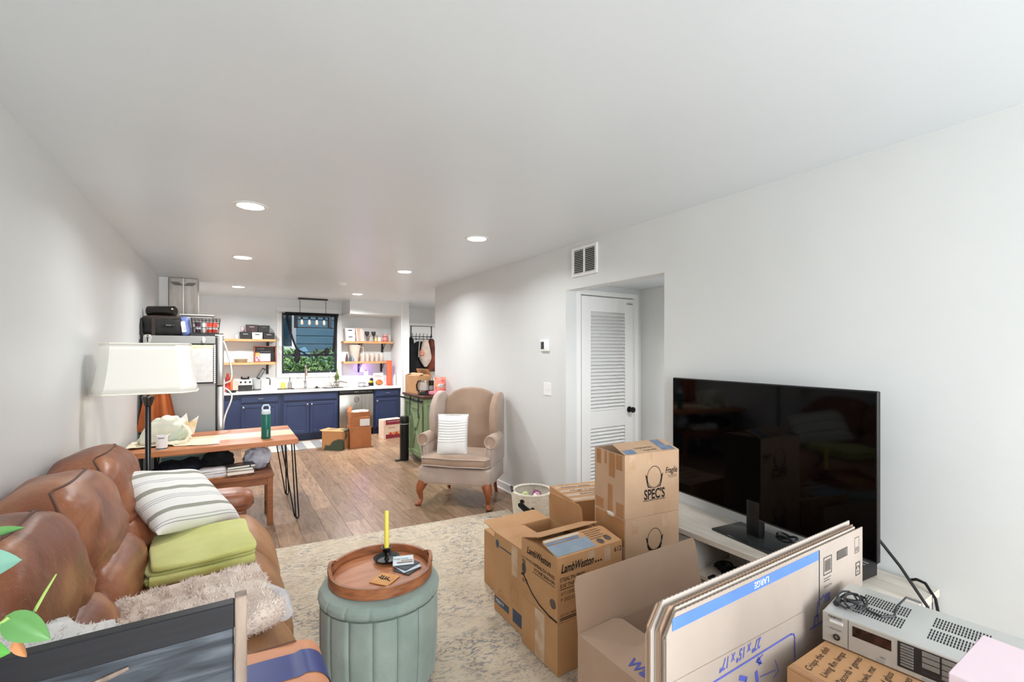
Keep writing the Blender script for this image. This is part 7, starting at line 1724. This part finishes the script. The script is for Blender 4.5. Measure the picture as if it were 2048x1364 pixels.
# taped and written-on box behind
t = simple_carton('taped_carton', 'tan carton covered in tape and handwriting behind the tall stack', (2.04, 2.31, 0.0), R(-12), 0.40, 0.36, 0.575, KR, flaps=None)
m_ = full_m(t); PT = lambda x, y: m_ @ Vector((x, y, 0.5795)); ex = m_.to_3x3() @ Vector((1, 0, 0)); ey = m_.to_3x3() @ Vector((0, 1, 0))
for k in range(4): tape(t, -0.19, 0.19, -0.16 + 0.085 * k, -0.11 + 0.085 * k, 'T', TAPE2, top=0.579)
for k, s_ in enumerate(('Kitchen plates', 'Mugs + cups', 'baking pans')): text(t, s_, PT(-0.15 + 0.03 * k, 0.10 - 0.08 * k), ex, ey, h=0.024, w=0.22, m=INK, shear=.25, name='handwriting')

# large open moving carton
MX0, MX1, MY0, MY1, MH = 1.135, 1.885, 0.915, 1.345, 0.42
mc = ((MX0 + MX1) / 2, (MY0 + MY1) / 2)
t = simple_carton('moving_carton', 'large open tan moving carton with a tall raised back flap', (mc[0], mc[1], 0.0135), 0, MX1 - MX0, MY1 - MY0, MH - 0.0135, KR3, closed=False, flaps=[('B', 0.205, 99), ('L', 0.205, 3)])
BLU = mat('blue_violet_print', (92, 98, 190), rough=0.6)
lm = Matrix.Translation((MX0, mc[1], MH + 0.002)) @ Matrix.Rotation(R(90), 4, 'Z') @ Matrix.Rotation(R(-3), 4, 'X')
text(t, 'Walmart', Vector((MX0 + 0.03, MY0 + 0.215, MH + 0.006)), (0.02, -1, 0), (1, 0.02, 0.05), h=0.045, w=0.20, m=BLU, bold=0.02)
text(t, 'kitchen', Vector((MX0, MY1 - 0.12, 0.29)), (0, -1, 0), (0, 0, 1), h=0.03, m=BLU, shear=.2)

# standing bundle of flattened boxes
FLM = [mat('flat_card_front', (178, 165, 155), (171, 158, 147), scale=4, rough=0.75), mat('flat_card_a', (190, 164, 142), rough=0.8), mat('flat_card_b', (192, 181, 171), rough=0.8), mat('flat_card_c', (168, 140, 118), rough=0.8)]
EDGE = mat('corrugated_edge', (196, 172, 150), (110, 90, 76), scale=260, rough=0.9, lo=0.42, hi=0.58, stretch=(1, .1, 1), detail=1)
FBX0, FBX1, FBH = 0.905, 1.985, 0.858
rr = random.Random(21)
for k in range(6):
    y = 0.745 + k * 0.0098; x0 = FBX0 + (0 if k == 0 else rr.uniform(-0.012, 0.012)); hh = FBH + (0 if k == 0 else rr.uniform(-0.002, 0.012))
    x1 = FBX1 + (0 if k == 0 else rr.uniform(-0.05, 0.01))
    lb = ('front flattened moving box with blue print in the standing bundle', 'flattened box directly behind the blue-printed one in the bundle', 'third flattened box from the front of the standing bundle', 'fourth flattened box from the front of the standing bundle', 'second last flattened box of the bundle, before the open carton', 'last flattened box of the bundle, beside the open moving carton')[k]
    t = thing('flattened_box', lb, 'flattened box', ((x0 + x1) / 2, y, 0.0135), 0, None if k == 0 else 'flattened boxes behind the printed front one')
    if k == 0: del_ = t.get('group')
    for j in range(2):
        q = B(); ya = -0.004 + j * 0.0045; c = 0.02 + 0.01 * rr.random()
        hw = (x1 - x0) / 2; hz = hh - 0.0135 - j * 0.004
        q.prism([(-hw, 0), (hw, 0), (hw, hz), (-hw + c * 1.6, hz), (-hw, hz - c * 2.2)], ya, ya + 0.0036, 'xz'); o = obj('panel', q, FLM[0] if (k == 0 and j == 0) else FLM[1 + (k + j) % 3], t)
    # fluted top edge
    q = B()
    for i in range(60):
        xx_ = -hw + 0.05 + i * (2 * hw - 0.06) / 60
        q.bm.faces.new([q.bm.verts.new((xx_ + dx_, -0.0038 + dy_, hz + 0.0044 + dz_)) for dx_, dy_, dz_ in ((0, 0, 0), (0.007, 0, 0.0), (0.012, 0.003, 0.0), (0.005, 0.003, 0.0))])
    f_ = obj('fluted_edge', q, mat('flute_shadow', (120, 98, 82), rough=0.9), t, smooth=False); f_['kind'] = 'stuff'
    if k == 0: FB = t
FY_ = 0.745 - 0.004
BLP = mat('cobalt_print', (88, 128, 226), (96, 136, 232), scale=6, rough=0.6); BLP2 = mat('violet_blue_print', (94, 104, 200), rough=0.6)
def fq(x0, x1, z0, z1, m, nm='print'):
    q = B(); q.bm.faces.new([q.bm.verts.new((x, FY_ - 0.001, z)) for x, z in ((x0, z0), (x1, z0), (x1, z1), (x0, z1))]); return obj(nm, q, m, FB, world=True, smooth=False)
fq(0.925, 1.655, 0.816, 0.847, BLP, 'blue_band')
UX, UZ = (-1, 0, 0), (0, 0, -1)       # printing is upside down on the standing box
text(FB, 'LARGE', (1.355, FY_, 0.841), UX, UZ, h=0.018, m=WP, bold=0.01)
fq(1.658, 1.662, 0.66, 0.847, GAPSHADE, 'slit')
text(FB, '27" x 15" x 17"', (1.315, FY_, 0.674), UX, UZ, h=0.030, w=0.20, m=BLP2, shear=0.25, bold=0.015)
strokes(FB, (0, FY_, 0), (1, 0, 0), (0, 0, 1), [[(0.93, 0.628), (1.48, 0.628), (1.497, 0.622), (1.503, 0.61), (1.503, 0.48)]], 0.0055, BLP2, 'print')
# simple carrying pictogram: box, arms and legs (upside down)
for sg_ in [[(0, 0.02), (0.01, -0.03)], [(-0.03, -0.045), (0.0, -0.03), (0.03, -0.05)], [(-0.08, 0.035), (-0.05, 0.02)], [(-0.13, 0.02), (-0.09, 0.01)], [(0.01, 0.055), (0.02, 0.04)]]: strokes(FB, (1.29, FY_, 0.56), (1, 0, 0), (0, 0, 1), [sg_], 0.014, BLP2, 'pictogram')
for sg_ in [[(-0.05, 0.02), (-0.12, -0.06)], [(0.02, 0.0), (0.10, -0.01)], [(0.10, 0.02), (0.12, -0.02), (0.09, -0.03)], [(0.03, 0.035), (0.0, 0.05), (0.035, 0.06)]]: strokes(FB, (1.29, FY_, 0.56), (1, 0, 0), (0, 0, 1), [sg_], 0.003, BLP2, 'pictogram')
for sg_ in [[(-0.06, -0.01), (0.03, -0.01)], [(-0.035, -0.008), (-0.03, 0.02), (-0.01, 0.02), (-0.01, 0.0)], [(-0.015, 0.02), (-0.01, 0.06), (0.03, 0.075)]]: strokes(FB, (1.66, FY_, 0.615), (1, 0, 0), (0, 0, 1), [sg_], 0.006, BLP2, 'pictogram')
strokes(FB, (0, FY_, 0), (1, 0, 0), (0, 0, 1), [[(0.93, 0.69), (1.655, 0.672)]], 0.0016, mat('crease_line', (176, 158, 142)), 'crease')
INKG = mat('soft_black_ink', (78, 74, 72), rough=0.7)
def sqr(x0, x1, z0, z1): return [[(x0, z0), (x1, z0), (x1, z1), (x0, z1), (x0, z0)]]
strokes(FB, (0, FY_, 0), (1, 0, 0), (0, 0, 1), sqr(1.69, 1.745, 0.755, 0.812) + [[(1.70 + 0.007 * k, 0.765), (1.70 + 0.007 * k, 0.802)] for k in range(6)], 0.003, INKG, 'barcode')
strokes(FB, (0, FY_, 0), (1, 0, 0), (0, 0, 1), sqr(1.785, 1.86, 0.785, 0.812) + [[(1.79 + 0.0075 * k, 0.788), (1.79 + 0.0075 * k, 0.809)] for k in range(9)], 0.0035, INKG, 'barcode')
strokes(FB, (0, FY_, 0), (1, 0, 0), (0, 0, 1), sqr(1.92, 1.955, 0.775, 0.83) + [[(1.925 + 0.006 * k, 0.78), (1.925 + 0.006 * k, 0.795)] for k in range(5)], 0.0016, INKG, 'barcode')
strokes(FB, (1.945, FY_, 0.715), (1, 0, 0), (0, 0, 1), sqr(-0.016, 0.016, -0.022, 0.022) + [[(0.009 * math.cos(R(a)), 0.011 * math.sin(R(a))) for a in range(s0, s0 + 80, 20)] for s0 in (0, 120, 240)], 0.0035, INKG, 'recycling_mark')
for k in range(2): strokes(FB, (1.69, FY_, 0.742 - 0.008 * k), (1, 0, 0), (0, 0, 1), [[(0, 0), (0.05 - 0.01 * k, 0)]], 0.002, INKG, 'print')
text(FB, 'WALMART', (1.745, FY_, 0.718), UX, UZ, h=0.008, w=0.055, m=INKG, space=1.3)
text(FB, 'EUSA', (1.735, FY_, 0.69), UX, UZ, h=0.02, w=0.042, m=BLP2, bold=0.02)
strokes(FB, (1.695, FY_, 0.665), (1, 0, 0), (0, 0, 1), [[(0, 0), (0.04, 0)]], 0.004, BLP2, 'print')

# written-on carton under the receiver
JH = 0.615
t = simple_carton('stored_carton', 'lower brown carton hidden beneath the handwritten one', (1.60, 0.43, 0.0), 0, 0.52, 0.50, 0.30, KR)
t = simple_carton('written_carton', 'orange-tan carton with black handwriting under the silver receiver', (1.60, 0.43, 0.3045), 0, 0.52, 0.50, JH - 0.309, KR)
ZT = JH
HW = ['Crisps the dish', 'Living Rm lamps', 'Records + games', 'Dog bowls, mat', 'Cups and glass', 'Coasters/frames', 'Books (tall)', 'misc cords']
for k, s_ in enumerate(HW):
    text(t, s_, (1.375 + 0.006 * k, 0.635 - 0.036 * k, ZT), (1, 0.10, 0), (-0.10, 1, 0), h=0.017, w=0.15 + 0.01 * (k % 3), m=INK, shear=.25, name='handwriting')
tape(t, -0.258, -0.235, -0.248, 0.248, 'T', TAPE, top=JH - 0.3045)
tape(t, -0.235, 0.25, -0.06, -0.02, 'T', TAPE, top=JH - 0.3045)
q = B(); q.box(-0.2615, -0.26, -0.05, 0.03, 0.05, 0.22); obj('tape', q, TAPE, t)

# silver receiver
RL, RD, RH = 0.435, 0.262, 0.088
ra = math.atan2(-0.991, 0.132)
t = thing('stereo_receiver', 'silver vintage stereo receiver with slotted top on the handwritten carton', 'receiver', (1.556, 0.683, JH + 0.006), ra)
SIL = mat('silver_metal_paint', (196, 196, 192), (190, 190, 186), scale=3, rough=0.38, metal=0.25)
SILF = mat('silver_face', (186, 182, 174), rough=0.35, metal=0.3)
q = B(); q.box(0, RL, 0.004, RD, 0, RH, bev=0.002); obj('case', q, SIL, t)
q = B(); q.box(-0.001, RL + 0.001, -0.004, 0.004, -0.002, RH - 0.001, bev=0.0015); fp = obj('front_panel', q, SILF, t)
DKB = mat('receiver_black', (38, 36, 36), rough=0.4); BTN = mat('button_grey', (120, 116, 110), (132, 128, 122), scale=20, rough=0.45, metal=0.2)
def fbox(nm, x0, x1, z0, z1, d_, m, parent=None, y0=-0.004):
    q = B(); q.box(x0, x1, y0 - d_, y0 + 0.0005, z0, z1, bev=min(0.001, d_ * .4)); return obj(nm, q, m, parent or fp)
fbox('power_button', 0.018, 0.052, 0.062, 0.07, 0.004, mat('light_button', (220, 218, 214), rough=0.35))
fbox('seam', 0.064, 0.0655, 0.0, RH - 0.002, 0.0003, DKB)
fbox('display_window', 0.075, 0.165, 0.044, 0.074, 0.0008, mat('smoked_display', (58, 34, 28), (30, 18, 16), scale=40, rough=0.1))
fbox('preset_panel', 0.178, 0.345, 0.012, 0.082, 0.0006, DKB)
for k in range(8): fbox('preset_button', 0.184, 0.212, 0.018 + k * 0.0078, 0.0235 + k * 0.0078, 0.0025, BTN)
for i in range(3):
    for k in range(4 if i else 3):
        fbox('selector_button', 0.229 + i * 0.039, 0.264 + i * 0.039, 0.0655 - k * 0.0155, 0.0785 - k * 0.0155, 0.002, BTN)
fbox('slider', 0.226, 0.28, 0.016, 0.024, 0.0022, DKB); 
for (x0, x1) in ((0.13, 0.152), (0.23, 0.275)): fbox('label_plate', x0, x1, 0.002, 0.009, 0.0008, GREYP)
fbox('seam', 0.352, 0.3533, 0.0, RH - 0.002, 0.0003, DKB)
q = B(); q.lathe([(0, 0), (0.0055, 0), (0.0055, 0.003), (0.009, 0.003), (0.009, 0)], 16, m=Matrix.Translation((0.036, -0.004, 0.022)) @ Matrix.Rotation(R(90), 4, 'X')); obj('headphone_jack', q, DKB, fp)
m_ = full_m(t); rx = m_.to_3x3() @ Vector((1, 0, 0)); ry = m_.to_3x3() @ Vector((0, 1, 0))
text(fp, 'ONKYO', m_ @ Vector((0.015, -0.0042, 0.076)), rx, (0, 0, 1), h=0.006, w=0.034, m=INK, bold=0.02)
text(fp, 'NEC', m_ @ Vector((0.14, -0.0042, 0.014)), rx, (0, 0, 1), h=0.005, m=INK)
text(fp, 'Onkyo stereo', m_ @ Vector((0.018, -0.0042, 0.042)), rx, (0, 0, 1), h=0.006, w=0.03, m=INKG, shear=.3)
# vent fields: thin dark slabs on the top, slot shade put in as colour
slot = None
for (cx_, cy_) in ((0.115, 0.17), (0.115, 0.085), (0.285, 0.17), (0.285, 0.085)):
    q = B()
    for i in range(18):
        for j in range(4):
            x = cx_ - 0.055 + i * 0.0065; y = cy_ - 0.026 + j * 0.0175
            q.box(x, x + 0.0032, y, y + 0.0135, RH - 0.0002, RH + 0.0005)
    obj('vent_field', q, GAPSHADE, t)
t2 = thing('appliance_cord', 'coiled dark grey power cord lying on the silver receiver', 'cable', (1.66, 0.60, JH + 0.006 + RH + 0.001))
CRD = mat('grey_rubber_cord', (48, 48, 50), rough=0.5)
m_ = full_m(t)
def RP(x, y, z): return m_ @ Vector((x, y, RH + z))
pts = []
for i in range(44):
    a = i * 0.62; pts.append(RP(0.035 + 0.026 * math.cos(a) + 0.0006 * i, 0.10 + 0.055 * math.sin(a) * (0.6 + .4 * math.sin(i * .21)), 0.006 + 0.014 * abs(math.sin(i * 0.4))))
pts += [RP(0.09, 0.09, 0.006), RP(0.125, 0.08, 0.005), RP(0.15, 0.11, 0.006), RP(0.145, 0.165, 0.012), RP(0.16, 0.215, 0.03), RP(0.19, 0.235, 0.02)]
q = B(); q.tube(pts, 0.0032, 6); obj('cord', q, CRD, t2, world=True)
q = B(); q.tube([RP(0.02, 0.05, 0.01), RP(0.02, 0.08, 0.012)], 0.009, 8); obj('plug', q, CRD, t2, world=True)
# pink paper box and its support
simple_carton('support_carton', 'tall plain carton carrying the pale pink box', (1.19, 0.10, 0.0), 0, 0.27, 0.34, 0.695, KR3)
t = thing('pink_box', 'pale pink cardboard box with sharp corners beside the silver receiver', 'box', (1.255, 0.16, 0.70), R(0))
q = B(); q.box(-0.105, 0.105, -0.13, 0.13, 0, 0.16, bev=0.0015); obj('body', q, mat('pale_pink_paper', (226, 206, 212), (222, 200, 208), scale=4, rough=0.6), t)
q = B(); q.box(-0.107, 0.107, -0.132, 0.132, 0.155, 0.202, bev=0.0015); obj('lid', q, mat('pale_pink_paper', (0, 0, 0)), t)
